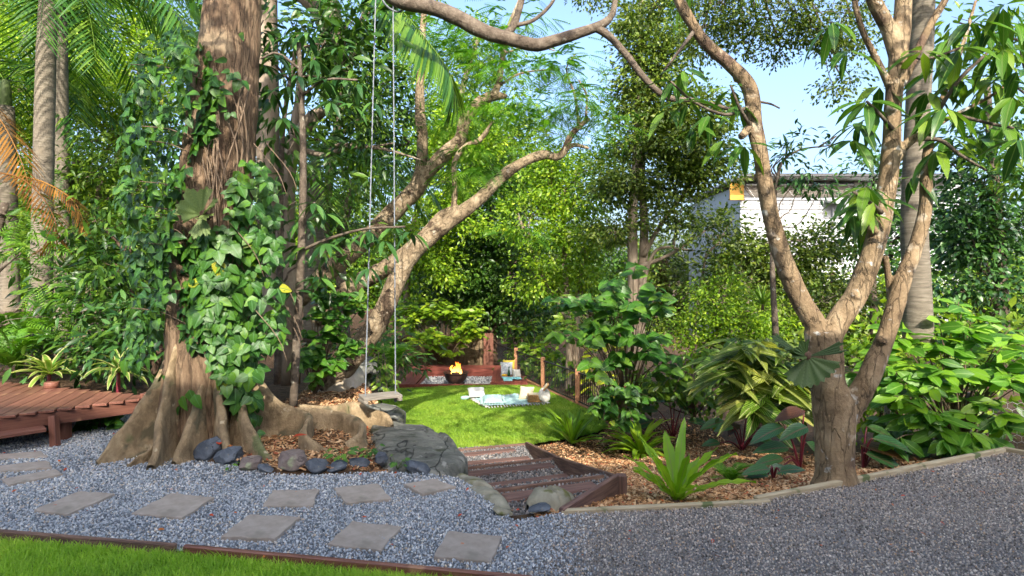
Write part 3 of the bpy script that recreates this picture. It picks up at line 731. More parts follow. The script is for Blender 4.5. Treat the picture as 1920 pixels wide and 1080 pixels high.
for (y0, y1, z) in [(4.5, 5.5, -.12), (5.55, 7.15, -.5), (7.2, 9.05, -.85)]:
    P = tread_sheet(y0, y1, z)
    if y0 < 5: P = [(-.05, 4.5), (.42, 4.5), (1.0, 5.42), (.93, 5.68), (-.22, 5.28)]
    elif y0 < 6: P = [(-.5, 5.3), (-.2, 5.3), (.92, 5.7), (.56, 7.35), (-.85, 6.95)]
    else: P = [(-1.1, 6.96), (-.66, 6.96), (.55, 7.38), (.21, 9.2), (-1.2, 8.9)]
    bm = bmesh.new(); f = bm.faces.new([bm.verts.new((x, y, z - .012)) for x, y in P])
    bmesh.ops.triangulate(bm, faces=[f])
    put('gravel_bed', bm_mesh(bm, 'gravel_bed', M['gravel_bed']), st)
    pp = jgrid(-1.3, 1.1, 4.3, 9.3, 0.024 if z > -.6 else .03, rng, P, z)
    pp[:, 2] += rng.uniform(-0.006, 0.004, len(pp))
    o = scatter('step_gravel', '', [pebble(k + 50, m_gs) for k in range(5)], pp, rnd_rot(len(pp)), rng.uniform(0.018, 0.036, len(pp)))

    o.parent = st; o.location = -st.location

# ------------------------------------------------------------------ rocks
def rock_mesh(name, sx, sy, sz, seed, mat, sub=4, planes=14, rough=0.03, lo=.5, hi=.85, up_flat=0):
    rr = random.Random(seed)
    bm = bmesh.new(); bmesh.ops.create_icosphere(bm, subdivisions=sub, radius=1)
    pl = [(Vector((rr.gauss(0, 1), rr.gauss(0, 1), rr.gauss(0, .8))).normalized(), rr.uniform(lo, hi)) for _ in range(planes)]
    if up_flat: pl.append((Vector((rr.uniform(-.12, .12), rr.uniform(-.12, .12), 1)).normalized(), up_flat))
    for v in bm.verts:
        d = v.co.normalized(); r = 1.0
        for n, k in pl:
            h = d.dot(n)
            if h > 1e-3: r = min(r, k / h)
        p = d * r
        f = mnoise.noise(p * 2.2 + Vector((seed, 0, 0))) * 1.6 + mnoise.noise(p * 6 + Vector((0, seed, 0))) * .6 + mnoise.noise(p * 15) * .25
        p += d * rough * f
        v.co = Vector((p.x * sx, p.y * sy, p.z * sz))
    return bm_mesh(bm, name, mat, False)
# px, py base centre; half width px; height px; material; label
ROCKS = [(382, 868, 36, 46, 'rock_blue', 'large blue-grey angular rock against the buttress roots'),
         (420, 874, 32, 34, 'rock_blue', 'blue-grey wedge rock with a red fallen leaf behind it'),
         (432, 872, 17, 20, 'rock_blue', 'small dark rock wedged before the blue-grey wedge rock'),
         (460, 886, 25, 27, 'rock_warm', 'brown-grey rock beside the small leafy sprout'),
         (492, 888, 18, 16, 'rock_blue', 'low dark rock just left of the tall reddish boulder'),
         (538, 890, 36, 46, 'rock_warm', 'tall reddish-brown boulder with slanted top at the path edge'),
         (588, 891, 32, 25, 'rock_blue', 'purple-grey rock right of the tall reddish boulder'),
         (628, 889, 24, 20, 'rock_blue', 'low purple-grey rock below the small green weeds'),
         (668, 881, 24, 20, 'rock_blue', 'dark blackish rock beside the pale flat stone'),
         (712, 872, 16, 24, 'rock_blue', 'rounded upright rock at the foot of the dark slab'),
         (622, 872, 14, 9, 'rock_olive', 'pale flat stone behind the low purple-grey rocks'),
         (780, 888, 28, 20, 'rock_blue', 'blue-grey rock set under the front lip of the dark slab'),
         (1014, 962, 26, 12, 'rock_blue', 'dark bluish rock before the olive landing stone of the steps'),
         (938, 968, 22, 12, 'rock_olive', 'small olive stone at the tip of the rock edging')]
for k, (px, py, hw, hp, mt, lab) in enumerate(ROCKS):
    b = G(px, py, 0.0); s = b.y / FPX
    sx, sz = hw * s * 1.12, hp * s * 0.62
    me = rock_mesh('garden_rock', sx, sx * 0.8, sz, k * 7 + 3, M[mt], 4, 26, .03, .58, .80)
    tag(put('garden_rock', me, None, Matrix.Translation(b + Vector((0, sx * .6, sz * 0.62))) @ Matrix.Rotation(k * 1.3 % .9 - .45, 4, 'Y')), lab, 'rock', 'rocks along the path edge')
def long_rock(name, path, mat, label, seed, m=34, rough=0.07, flat=.55):
    """rock ridge swept along rows (px, py, z, half width m, height m): domed, craggy top"""
    rows = []
    for px, py, z, w, h in path:
        p = G(px, py, z); rows.append((p.x, p.y, p.z, w, h))
    C = catmull(rows, 16)
    P = C[:, :3]; Tn = nz(np.gradient(P, axis=0)); S = nz(np.stack([Tn[:, 1], -Tn[:, 0], np.zeros(len(P))], -1))
    V = []; mm = m
    for i in range(len(P)):
        e = min(1, 3.0 * min(i, len(P) - 1 - i) / len(P)) ** 0.5
        for j in range(mm + 1):
            a = math.pi * j / mm
            c = math.copysign(abs(math.cos(a)) ** 0.75, math.cos(a)); sn = math.sin(a) ** flat
            w, h = C[i, 3] * (.25 + .75 * e), C[i, 4] * (.3 + .7 * e)
            q = Vector(P[i] + S[i] * w * c + np.array([0, 0, -0.25 + (h + .25) * sn]))
            st_ = Vector((q.x, q.y, q.z * 3)) * 1.7 + Vector((seed, 0, 0))
            f = mnoise.noise(st_) + .5 * mnoise.noise(st_ * 2.6) + .25 * mnoise.noise(st_ * 6)
            rid = abs(mnoise.noise(Vector((q.x * .9 + q.y * 1.2 + seed, q.y * .5 - q.x * .5, 3)) * 2.2))
            crack = -0.07 * max(0, 1 - rid / 0.045)
            f += 1.1 * (0.35 - abs(mnoise.noise(st_ * 1.3 + Vector((9, 2, seed))))) + .5 * (.3 - abs(mnoise.noise(st_ * 3.4)))
            q += (Vector(S[i]) * c * .6 + Vector((0, 0, sn))) * (rough * f + crack)
            V.append(q)
    k = mm + 1
    i0 = np.arange(len(P) - 1)[:, None] * k; j = np.arange(mm)[None, :]
    qd = np.stack([i0 + j, i0 + j + 1, i0 + k + j + 1, i0 + k + j], -1).reshape(-1, 4)
    o = put(name, mesh_np(name, np.array([tuple(v) for v in V]), [qd, np.array([list(range(k))]), np.array([list(range((len(P) - 1) * k, len(P) * k))[::-1]])], M[mat], smooth=True))
    return tag(o, label, 'rock')
long_rock('rock_slab', [(826, 900, -0.07, .22, .05), (806, 878, -0.05, .40, .07), (784, 846, -0.05, .47, .08), (756, 818, -0.04, .47, .08), (716, 793, -0.02, .38, .07)], 'rock_slab', 'large dark cracked slab of rock between the mulch and the lawn', 4, rough=.03, flat=.26)
long_rock('rock_slab', [(734, 788, 0.02, .28, .06), (704, 772, 0.04, .38, .06), (672, 762, 0.05, .36, .06)], 'rock_slab', 'dark weathered rock slab right below the swing seat', 9, rough=.03, flat=.26)
long_rock('boulder', [(660, 736, 0.02, .45, .3), (628, 726, 0.04, .5, .36), (600, 722, 0.06, .45, .25)], 'rock_pale', 'pale sunlit sandstone boulder behind the swing seat', 12)
long_rock('boulder', [(692, 706, -.05, .4, .2), (668, 696, -.05, .45, .3), (655, 690, 0.0, .4, .2)], 'rock_slab', 'grey boulder under the leaning trunk behind the pale boulder', 15)
long_rock('boulder', [(858, 900, -0.1, .14, .10), (890, 922, -.08, .15, .11), (925, 948, -.06, .14, .09), (950, 966, -.05, .12, .07)], 'rock_olive', 'olive-grey long rock edging the top of the steps', 21, rough=.03)
long_rock('boulder', [(1072, 930, -.12, .14, .10), (1030, 945, -.11, .2, .12), (990, 953, -.1, .16, .1)], 'rock_olive', 'flat olive landing stone at the top of the steps', 27, rough=.03)
# ------------------------------------------------------------------ raised timber deck
dk = thing('timber_deck', 'raised red timber walkway deck with a low side step', 'deck', (-5.0, 6.6, 0))
ZD = 0.36
fa, fb = Vector((-7.6, 3.72, ZD)), Vector((-4.43, 6.86, ZD))
u = (fb - fa).normalized(); pd = Vector((-0.36, 0.93, 0)).normalized()
ba, bb = Vector((-8.2, 8.35, ZD)), Vector((-4.55, 7.06, ZD))
bn = Vector((-(bb - ba).y, (bb - ba).x, 0))
k = 0
while True:
    p = fb - u * (0.075 + k * 0.158)
    if p.x < -7.3: break
    s = (ba - p).dot(bn) / pd.dot(bn)
    a = p - pd * 0.03; b = p + pd * max(0.12, s)
    board('plank', a + Vector((0, 0, -.014)), b + Vector((0, 0, -.014)), 0.14, 0.028, M['red_timber'], dk, c=0.004)
    k += 1
board('beam', fa + Vector((0.02, 0.03, -.10)), fb + Vector((0.01, 0.03, -.10)), 0.045, 0.14, M['red_timber'], dk)
board('beam', ba + Vector((0, -.06, -.10)), bb + Vector((0, -.06, -.10)), 0.045, 0.14, M['red_timber'], dk)
def vpost(name, parent, p, w, z0, z1, mat, lean=(0, 0)):
    return board(name, Vector((p[0], p[1], z0)), Vector((p[0] + lean[0], p[1] + lean[1], z1)), w, w, mat, parent, up=(0, 1, 0))
vpost('post', dk, (-4.40, 6.93), .1, -.05, .41, M['red_timber'])
vpost('post', dk, (-5.02, 6.45), .11, -.05, .20, M['red_timber'])
vpost('post', dk, (-5.65, 5.85), .11, -.05, .20, M['red_timber'])
vpost('post', dk, (-6.3, 7.45), .11, -.05, .20, M['red_timber'])
vpost('step_stringer', dk, (-4.90, 6.18), .075, -.03, .30, M['red_timber'], (-.06, .05))
sa, sb = fa + Vector((.22, -.2, -.17)), Vector((-4.98, 6.14, ZD - .17))
board('step_tread', sa, sb, .20, .04, M['red_timber'], dk)
mb = MB(); p = G(97, 727, ZD); tube(mb, [(p.x, p.y, ZD - .002, .085), (p.x, p.y, ZD + .07, .083), (p.x, p.y, ZD + .075, .075)], sides=20, n=2)
tag(mb.build('timber_stub', M['red_timber']), 'short round timber stub standing on the deck edge', 'post')

# ------------------------------------------------------------------ buttress tree
BT = Vector((-3.35, 6.3, 0))
bt = thing('buttress_tree', 'huge tree with buttress roots and vine-covered trunk beside the deck', 'tree', BT)
mb = MB()
ptube(mb, [(382, 905, 6.3, 178), (384, 800, 6.3, 160), (386, 700, 6.3, 148), (390, 600, 6.3, 138), (398, 450, 6.3, 130), (410, 300, 6.32, 120), (424, 150, 6.35, 108), (437, 0, 6.4, 96), (450, -200, 6.4, 84), (462, -420, 6.5, 72), (470, -650, 6.5, 50)],
      sides=56, n=12, rough=.075, freq=2.6, seed=2, flute=.035)
mb.build('trunk', M['bark_big'], bt, True)
def fin(pts, parent, seed=0, mat=None, n=9):
    """buttress root: rows (x, y, ridge height, thickness)"""
    C = catmull(pts, n); m = len(C)
    P = C[:, :2]; Tn = np.gradient(P, axis=0); Tn /= np.linalg.norm(Tn, axis=1, keepdims=True) + 1e-9
    S = np.stack([Tn[:, 1], -Tn[:, 0]], -1)
    prof = [(-1.35, 0), (-.85, .10), (-.62, .3), (-.5, .55), (-.46, .78), (-.40, .92), (-.22, 1.0), (0, 1.03), (.22, 1.0), (.40, .92), (.46, .78), (.5, .55), (.62, .3), (.85, .10), (1.35, 0)]
    V = []
    for i in range(m):
        h, t = max(.02, C[i, 2]), C[i, 3] * .72
        for a, b in prof:
            z = -.06 + (h + .06) * b
            fl = a * t * (1 + .5 * max(0, 1 - b * 3) * min(1, h * 2))
            q = Vector((P[i, 0] + S[i, 0] * fl, P[i, 1] + S[i, 1] * fl, z))
            f = mnoise.noise(q * 3.1 + Vector((seed, 0, 0))) + .5 * mnoise.noise(q * 8 + Vector((0, seed, 0)))
            f += .5 * mnoise.noise(Vector((q.x * 14, q.y * 14, q.z * 3)) + Vector((0, seed, 0)))
            q.x += S[i, 0] * f * .03; q.y += S[i, 1] * f * .03; q.z += f * .018
            V.append(tuple(q))
    k = len(prof)
    i0 = np.arange(m - 1)[:, None] * k; j = np.arange(k - 1)[None, :]
    qd = np.stack([i0 + j, i0 + k + j, i0 + k + j + 1, i0 + j + 1], -1).reshape(-1, 4)
    e = np.array([list(range((m - 1) * k, m * k))])
    return put('buttress_root', mesh_np('buttress_root', np.array(V), [qd, e], mat or M['bark_root'], smooth=True), parent)
fin([(-3.35, 6.3, 1.75, .26), (-3.55, 6.12, 1.25, .18), (-3.68, 6.0, .80, .12), (-3.82, 5.85, .46, .11), (-3.93, 5.7, .22, .10), (-4.03, 5.58, .03, .08)], bt, 1)
fin([(-3.42, 6.2, 1.6, .20), (-3.47, 5.98, 1.22, .12), (-3.46, 5.8, .82, .10), (-3.44, 5.62, .45, .10), (-3.41, 5.5, .22, .11), (-3.39, 5.40, .04, .10)], bt, 5)
fin([(-3.22, 6.2, 1.15, .26), (-3.18, 5.95, .82, .15), (-3.18, 5.78, .5, .12), (-3.2, 5.64, .26, .12), (-3.24, 5.52, .03, .10)], bt, 9)
fin([(-3.12, 6.2, 1.1, .24), (-3.02, 5.95, .72, .15), (-2.92, 5.8, .45, .11), (-2.82, 5.66, .22, .10), (-2.72, 5.55, .03, .09)], bt, 13)
fin([(-3.05, 6.25, 1.0, .22), (-2.85, 6.0, .62, .13), (-2.66, 5.82, .36, .11), (-2.48, 5.66, .18, .10), (-2.27, 5.54, .02, .08)], bt, 17)
fin([(-3.15, 6.35, 1.55, .26), (-2.92, 6.36, 1.08, .17), (-2.78, 6.34, .72, .14), (-2.58, 6.32, .46, .13), (-2.36, 6.3, .36, .12), (-2.18, 6.22, .31, .11), (-2.16, 6.05, .28, .10), (-2.12, 5.9, .20, .10), (-1.98, 5.8, .14, .10), (-1.78, 5.78, .03, .08)], bt, 21)
fin([(-2.4, 6.42, .34, .17), (-2.1, 6.5, .30, .13), (-1.84, 6.46, .26, .12), (-1.66, 6.3, .24, .12), (-1.62, 6.1, .18, .12), (-1.74, 5.98, .08, .10)], bt, 25)
fin([(-2.4, 6.5, .35, .16), (-2.1, 6.7, .3, .12), (-1.9, 6.95, .3, .1), (-1.72, 7.02, .2, .1), (-1.5, 6.9, .16, .09), (-1.4, 6.8, .05, .07)], bt, 29)
fin([(-3.5, 6.4, 1.3, .2), (-3.8, 6.6, .6, .14), (-4.1, 6.8, .2, .1), (-4.3, 6.9, .02, .08)], bt, 33)
fin([(-3.38, 5.95, .5, .05), (-3.52, 5.72, .2, .04), (-3.62, 5.55, .06, .035), (-3.66, 5.48, .0, .03)], bt, 37)
# overhead limb and its twigs
mb = MB()
ptube(mb, [(455, -300, 6.45, 52.1), (540, -230, 6.6, 42.0), (640, -100, 6.8, 35.3), (706, -36, 6.9, 31.9), (745, -2, 6.9, 30.2), (810, 14, 6.95, 28.6), (860, 34, 7, 28.6), (905, 58, 7, 27.7), (960, 74, 7, 25.2), (1005, 84, 7, 24.4), (1035, 78, 7, 21.8), (1085, 62, 7, 19.3), (1128, 46, 7, 16.8), (1146, 30, 7, 12.6), (1152, 10, 7, 10.9), (1156, -30, 7, 9.2)], sides=14, n=6, rough=.10, freq=5, seed=3)
ptube(mb, [(1112, 50, 7, 16), (1140, 66, 7, 14), (1172, 100, 7, 13), (1210, 148, 7, 12), (1250, 182, 7, 11), (1300, 188, 7, 9), (1340, 197, 7, 8), (1392, 212, 7, 6)], sides=8, n=5, rough=.12, freq=9, seed=4)
ptube(mb, [(945, 68, 7, 17), (962, 50, 7, 15), (972, 22, 7, 13), (985, -25, 7, 12)], sides=8, n=4, rough=.1, freq=9, seed=5)
ptube(mb, [(966, 48, 7, 9), (1000, 38, 7, 8), (1030, 12, 7, 7), (1050, -20, 7, 5)], sides=6, n=4, rough=.1, freq=9, seed=6)
tube(mb, [(-2.95, 6.4, 6.4, .2), (-3.3, 5.4, 6.2, .16), (-3.6, 4.2, 6.0, .12), (-3.7, 3.0, 5.8, .08), (-3.9, 2.2, 5.9, .04)], sides=10, n=5, rough=.08, freq=5, seed=8)  # out-of-view limb added to carry the shading front crown
mb.build('limb', M['bark_grey'], bt, True)
mb = MB(); rr = random.Random(3)
p = W(367, 375, 5.93)
for k in range(3): tube(mb, [(p.x + .06 * math.cos(a) * (1 - .2 * k), p.y - .02 * k, p.z + .11 * math.sin(a) * (1 - .25 * k), .018) for a in np.linspace(0, 6.28, 11)], sides=6, n=2)
mb.build('knot', M['bark_big'], bt, True)

# thin climbing root stems on the trunk
vn = thing('climbing_vine', 'broad-leaved green vine climbing the buttress tree trunk', 'vine', (-3.4, 5.85, 0))
TRK = [(905, 382, 178), (700, 386, 148), (600, 390, 138), (450, 398, 130), (300, 410, 120), (150, 424, 108), (0, 437, 96), (-200, 450, 84)]
def trunk_at(py):
    ys_ = [a[0] for a in TRK][::-1]
    return np.interp(py, ys_, [a[1] for a in TRK][::-1]), np.interp(py, ys_, [a[2] for a in TRK][::-1]) / 2
def vine_pt(px, py, rr, off=.04):
    xc, Rp = trunk_at(py)
    dx = px - xc
    if abs(dx) < Rp * .96:
        depth = math.sqrt(Rp * Rp - dx * dx) * 6.3 / FPX
        Y = 6.3 - depth - off - rr.uniform(0, .10)
        n = Vector((dx / Rp, -math.sqrt(max(0.01, 1 - (dx / Rp) ** 2)), .25))
    else:
        Y = 6.3 + rr.uniform(-.55, .25)
        n = Vector((math.copysign(.5, dx) + rr.uniform(-.4, .4), -.8, .4))
    return W(px, py, Y), n.normalized()
VA = [(275, 55), (330, 40), (398, 60), (402, 120), (395, 230), (365, 300), (345, 340), (335, 420), (318, 480), (312, 570), (270, 700), (225, 700), (245, 610), (262, 520), (232, 470), (222, 330), (228, 180), (255, 110)]
VB = [(312, 430), (350, 420), (400, 450), (425, 395), (445, 300), (480, 290), (508, 340), (522, 500), (532, 620), (530, 660), (505, 640), (490, 640), (478, 700), (485, 780), (478, 815), (452, 790), (425, 720), (380, 665), (335, 610), (318, 570)]
VC = [(392, 110), (470, 130), (465, 215), (400, 240)]
VE = [(305, 400), (350, 440), (405, 420), (430, 470), (420, 600), (345, 625), (305, 560)]
VF = [(400, 600), (470, 600), (475, 700), (440, 745), (405, 690)]
VD = [(310, 690), (350, 690), (368, 740), (330, 770)]
def sample_poly(P, n, rr):
    xs_ = [a[0] for a in P]; ys_ = [a[1] for a in P]; out = []
    while len(out) < n:
        x, y = rr.uniform(min(xs_), max(xs_)), rr.uniform(min(ys_), max(ys_))
        if in_poly(x, y, P): out.append((x, y))
    return out
rr = random.Random(21)
pos, dr, nm, sc = [], [], [], []
for P, n in ((VA, 480), (VB, 400), (VE, 110), (VF, 40), (VC, 8), (VD, 7)):
    for px, py in sample_poly(P, n, rr):
        c, nrm = vine_pt(px, py, rr)
        s0 = .075 + .105 * rr.random() ** 1.3
        ax = Vector((rr.uniform(-.6, .6), 0, -1)) + nrm * rr.uniform(.0, .5)
        side = ax.cross(nrm).normalized()
        for a in ((-1.0, 0, 1.0) if rr.random() < .75 else (0,)):
            d = (ax.normalized() * (1 if a == 0 else .45) + side * a * .9)
            pos.append(c + d.normalized() * .02); dr.append(d)
            nm.append(nrm + Vector((rr.uniform(-.35, .35), rr.uniform(-.3, .3), rr.uniform(.0, .6)))); sc.append(s0 * (1 if a == 0 else .85))
# the side of the trunk turned away from the photo carries leaves too
for k in range(140):
    a = rr.uniform(.2, math.pi - .2); z = rr.uniform(.8, 5.5); r_ = .5 - .03 * z
    nrm = Vector((math.cos(a), math.sin(a), .2))
    pos.append(Vector((BT.x + .05 * z, BT.y, z)) + nrm * (r_ + rr.uniform(0, .15))); dr.append(Vector((rr.uniform(-.5, .5), 0, -1))); nm.append(nrm); sc.append(rr.uniform(.13, .2))
leaf_parts(vn, 'heart', M['lf_vine'], pos, dr, nm, sc)
mb = MB()
for k in range(20):
    P = VA if k % 2 else VB
    x, y = rr.uniform(325, 450), rr.uniform(620, 700); rows = []
    for s in range(8):
        xc, Rp = trunk_at(y); x = min(xc + Rp * .9, max(xc - Rp * .9, x))
        p, n_ = vine_pt(x, y, random.Random(1), .015)
        rows.append((p.x, p.y, p.z, rr.uniform(.006, .011)))
        x += rr.uniform(-22, 24); y -= rr.uniform(50, 95)
    tube(mb, rows, sides=5, n=4)
for k in range(26):
    x, y = rr.uniform(240, 330), rr.uniform(90, 600); a = vine_pt(x, y, rr)[0]; b = vine_pt(trunk_at(y + 30)[0] - 40, y + 30, rr, 0)[0]
    tube(mb, [(a.x, a.y, a.z, .004), ((a.x + b.x) / 2, (a.y + b.y) / 2, (a.z + b.z) / 2 + .05, .005), (b.x, b.y, b.z, .006)], sides=4, n=3)
for k in range(14):
    x, y = rr.uniform(480, 580), rr.uniform(330, 680); a = vine_pt(x, y, rr)[0]
    tube(mb, [(a.x, a.y, a.z, .004), (a.x - .1, a.y, a.z + .25, .005), (a.x - .35, a.y, a.z + .55, .006)], sides=4, n=3)
mb.build('stem', M['stem_brown'], vn, True)

# ------------------------------------------------------------------ swing
sw = thing('rope_swing', 'weathered timber plank swing hanging on two blue-grey ropes', 'swing', W(713, 745, 6.85))
L_, R_ = W(677, 746, 6.72), W(749, 739, 6.98)
board('seat', L_, R_, .20, .035, M['grey_timber'], sw, up=(0.0, -.10, 1), c=.005)
d = (R_ - L_).normalized()
for s, w_ in ((.05, .045), (.93, .04)):
    q = L_.lerp(R_, s); sd = Vector((-d.y, d.x, 0)) * .12
    board('cleat', q - sd + Vector((0, 0, -.04)), q + sd + Vector((0, 0, -.04)), .05, .04, M['grey_timber'], sw)
mbs = []
for (a, s, top, seed) in ((L_, .10, W(705, -30, 6.9), 1), (R_, -.10, W(737, -2, 6.9), 2)):
    q = a + d * (.5 * s); mb = MB()
    rows = []
    for k in range(160):
        f = k / 159; p = q.lerp(top, f)
        rows.append((p.x + .0012 * math.sin(k * 1.7), p.y + .0012 * math.cos(k * 1.7), p.z, .0082 + .0008 * math.sin(k * 2.3)))
    tube(mb, rows, sides=6, n=1)
    tube(mb, [(q.x, q.y, q.z - .09, .012), (q.x, q.y, q.z - .06, .024), (q.x, q.y, q.z - .03, .02), (q.x, q.y, q.z + .02, .012)], sides=8, n=3)
    tube(mb, [(top.x + .14 * math.cos(a_) * d.x, top.y + .14 * math.cos(a_), top.z + .14 * math.sin(a_), .013) for a_ in np.linspace(0, 6.283, 13)], sides=6, n=2)
    mb.build('rope', M['rope'], sw, True)
# ------------------------------------------------------------------ sunken fire pit seating
fp = thing('sunken_seating', 'red timber bench seating around the sunken fire pit', 'bench', (-1.6, 17, LAWN_Z))
ZB = LAWN_Z + 0.02
x0, x1, y0, y1 = -2.72, -.58, 16.05, 18.35
board('lip_board', (x0 - .5, y0 - .02, ZB - .07), (.46, y0 - .02, ZB - .07), .06, .16, M['jarrah'], fp)
for k in range(4): board('plank', (x0 - .44 + k * .125, y0 + .03, ZB - .015), (x0 - .44 + k * .125, y1 - .02, ZB - .015), .118, .03, M['jarrah'], fp, c=.003)
for k in range(6): board('plank', (x0 - .5, y1 + .06 + k * .125, ZB + .05), (.5 - k * .06, y1 + .06 + k * .125, ZB + .05), .118, .03, M['jarrah'], fp, c=.003)
for k in range(4): board('back_board', (x0, y1, ZB - .30 + k * .13), (x1 + .02, y1, ZB - .40 + k * .13), .03, .123, M['jarrah'], fp, up=(0, 0, 1), c=.003)
for k in range(3):
    board('wall_board', (x0 + .0, y0 + .06, ZB - .40 + k * .13), (x0 + .0, y1, ZB - .40 + k * .13), .03, .123, M['jarrah'], fp, c=.003)
    board('wall_board', (x1, y0 + .06, ZB - .34 + k * .13), (x1, y1, ZB - .34 + k * .13), .03, .123, M['jarrah'], fp, c=.003)
for k in range(8):
    xx = x1 + .06 + k * .125; ye = y1 - max(0, (xx + .25) * 2.3)
    if ye > y0 + .25: board('plank', (xx, y0 + .03, ZB + .06), (xx, ye, ZB + .06), .118, .03, M['jarrah'], fp, c=.003)
board('front_board', (x1 - .03, y0 + .03, ZB + .0), (.44, y0 + .03, ZB + .0), .03, .11, M['jarrah'], fp, c=.003)
bm = bmesh.new(); bm.faces.new([bm.verts.new(v) for v in ((x0 - .1, y0 - .1, -1.37), (x1 + .1, y0 - .1, -1.37), (x1 + .1, y1 + .1, -1.37), (x0 - .1, y1 + .1, -1.37))])
put('pit_floor', bm_mesh(bm, 'pit_floor', M['gravel_bed']), fp)
m_gl = colorvar('pit_gravel', [(0.12, 0.12, 0.12), (0.25, 0.25, 0.26), (0.4, 0.4, 0.4), (0.55, 0.54, 0.52)])
pp = jgrid(x0, x1, y0, y1, .06, rng, [(x0, y0), (x1, y0), (x1, y1), (x0, y1)], -1.362)
o = scatter('pit_gravel', '', [pebble(k + 80, m_gl) for k in range(4)], pp, rnd_rot(len(pp)), rng.uniform(.05, .08, len(pp))); o.parent = fp; o.location = -fp.location

# fire bowl
FB = Vector((W(855, 700, 17.0).x, 17.0, 0))
fb_ = thing('fire_bowl', 'dark iron fire bowl with burning flames in the sunken pit', 'fire bowl', (FB.x, FB.y, -1.365))
mb = MB(); prof = [(.05, -1.335), (.12, -1.33), (.22, -1.285), (.30, -1.20), (.335, -1.08), (.35, -1.02), (.372, -1.015), (.372, -.995), (.335, -1.0), (.325, -1.07), (.29, -1.17), (.2, -1.27), (.02, -1.30)]
n = 32; V = []
for r_, z_ in prof:
    for k in range(n): V.append((FB.x + r_ * math.cos(6.2832 * k / n), FB.y + r_ * math.sin(6.2832 * k / n), z_))
i0 = np.arange(len(prof) - 1)[:, None] * n; j = np.arange(n)[None, :]; j2 = (j + 1) % n
mb.add(V, [np.stack([i0 + j, i0 + j2, i0 + n + j2, i0 + n + j], -1).reshape(-1, 4)])
iron = surf('rusted_iron', [(0.02, 0.012, 0.010), (0.05, 0.026, 0.02), (0.10, 0.045, 0.03)], 8, rough=.6, bump=.2)
mb.build('bowl', iron, fb_, True)
for a in (.5, 2.6, 4.7):
    mb = MB(); tube(mb, [(FB.x + .2 * math.cos(a), FB.y + .2 * math.sin(a), -1.28, .014), (FB.x + .27 * math.cos(a), FB.y + .27 * math.sin(a), -1.37, .012)], sides=6, n=2); mb.build('leg', iron, fb_, True)
rr = random.Random(8)
for k in range(5):
    a = rr.uniform(0, 3.1); c = Vector((FB.x + rr.uniform(-.08, .08), FB.y + rr.uniform(-.06, .06), -1.08 + k * .02)); dd = Vector((math.cos(a), math.sin(a), rr.uniform(-.15, .25))) * .19
    mb = MB(); tube(mb, [(*(c - dd), .03), (*c, .034), (*(c + dd), .028)], sides=8, n=3, rough=.15, freq=12); mb.build('log', M['bark_dark'], fb_, True)
m_fl, t_, b_ = nodes_of('flame')
em = t_.nodes.new('ShaderNodeEmission'); gz = t_.nodes.new('ShaderNodeNewGeometry'); sx = t_.nodes.new('ShaderNodeSeparateXYZ'); t_.links.new(gz.outputs['Position'], sx.inputs[0])
mr = t_.nodes.new('ShaderNodeMapRange'); mr.inputs[1].default_value = -1.06; mr.inputs[2].default_value = -.68; t_.links.new(sx.outputs[2], mr.inputs[0])
rp = ramp(t_, mr.outputs[0], [(1, .60, .14), (1, .32, .03), (.9, .12, .01)]); t_.links.new(rp.outputs[0], em.inputs[0]); em.inputs[1].default_value = 2.2
t_.links.new(em.outputs[0], t_.nodes['Material Output'].inputs[0])
for k in range(11):
    q = Vector((FB.x + rr.uniform(-.17, .17), FB.y + rr.uniform(-.1, .1), -1.07)); h = rr.uniform(.14, .40); w_ = rr.uniform(.03, .05); l_ = rr.uniform(-.06, .06)
    mb = MB(); tube(mb, [(q.x, q.y, q.z, w_ * .6), (q.x + l_, q.y, q.z + h * .3, w_), (q.x - l_ * .5, q.y, q.z + h * .65, w_ * .55), (q.x + l_ * .6, q.y, q.z + h, .004)], sides=8, n=4, rough=.2, freq=9, seed=k)
    mb.build('flame', m_fl, fb_, True)

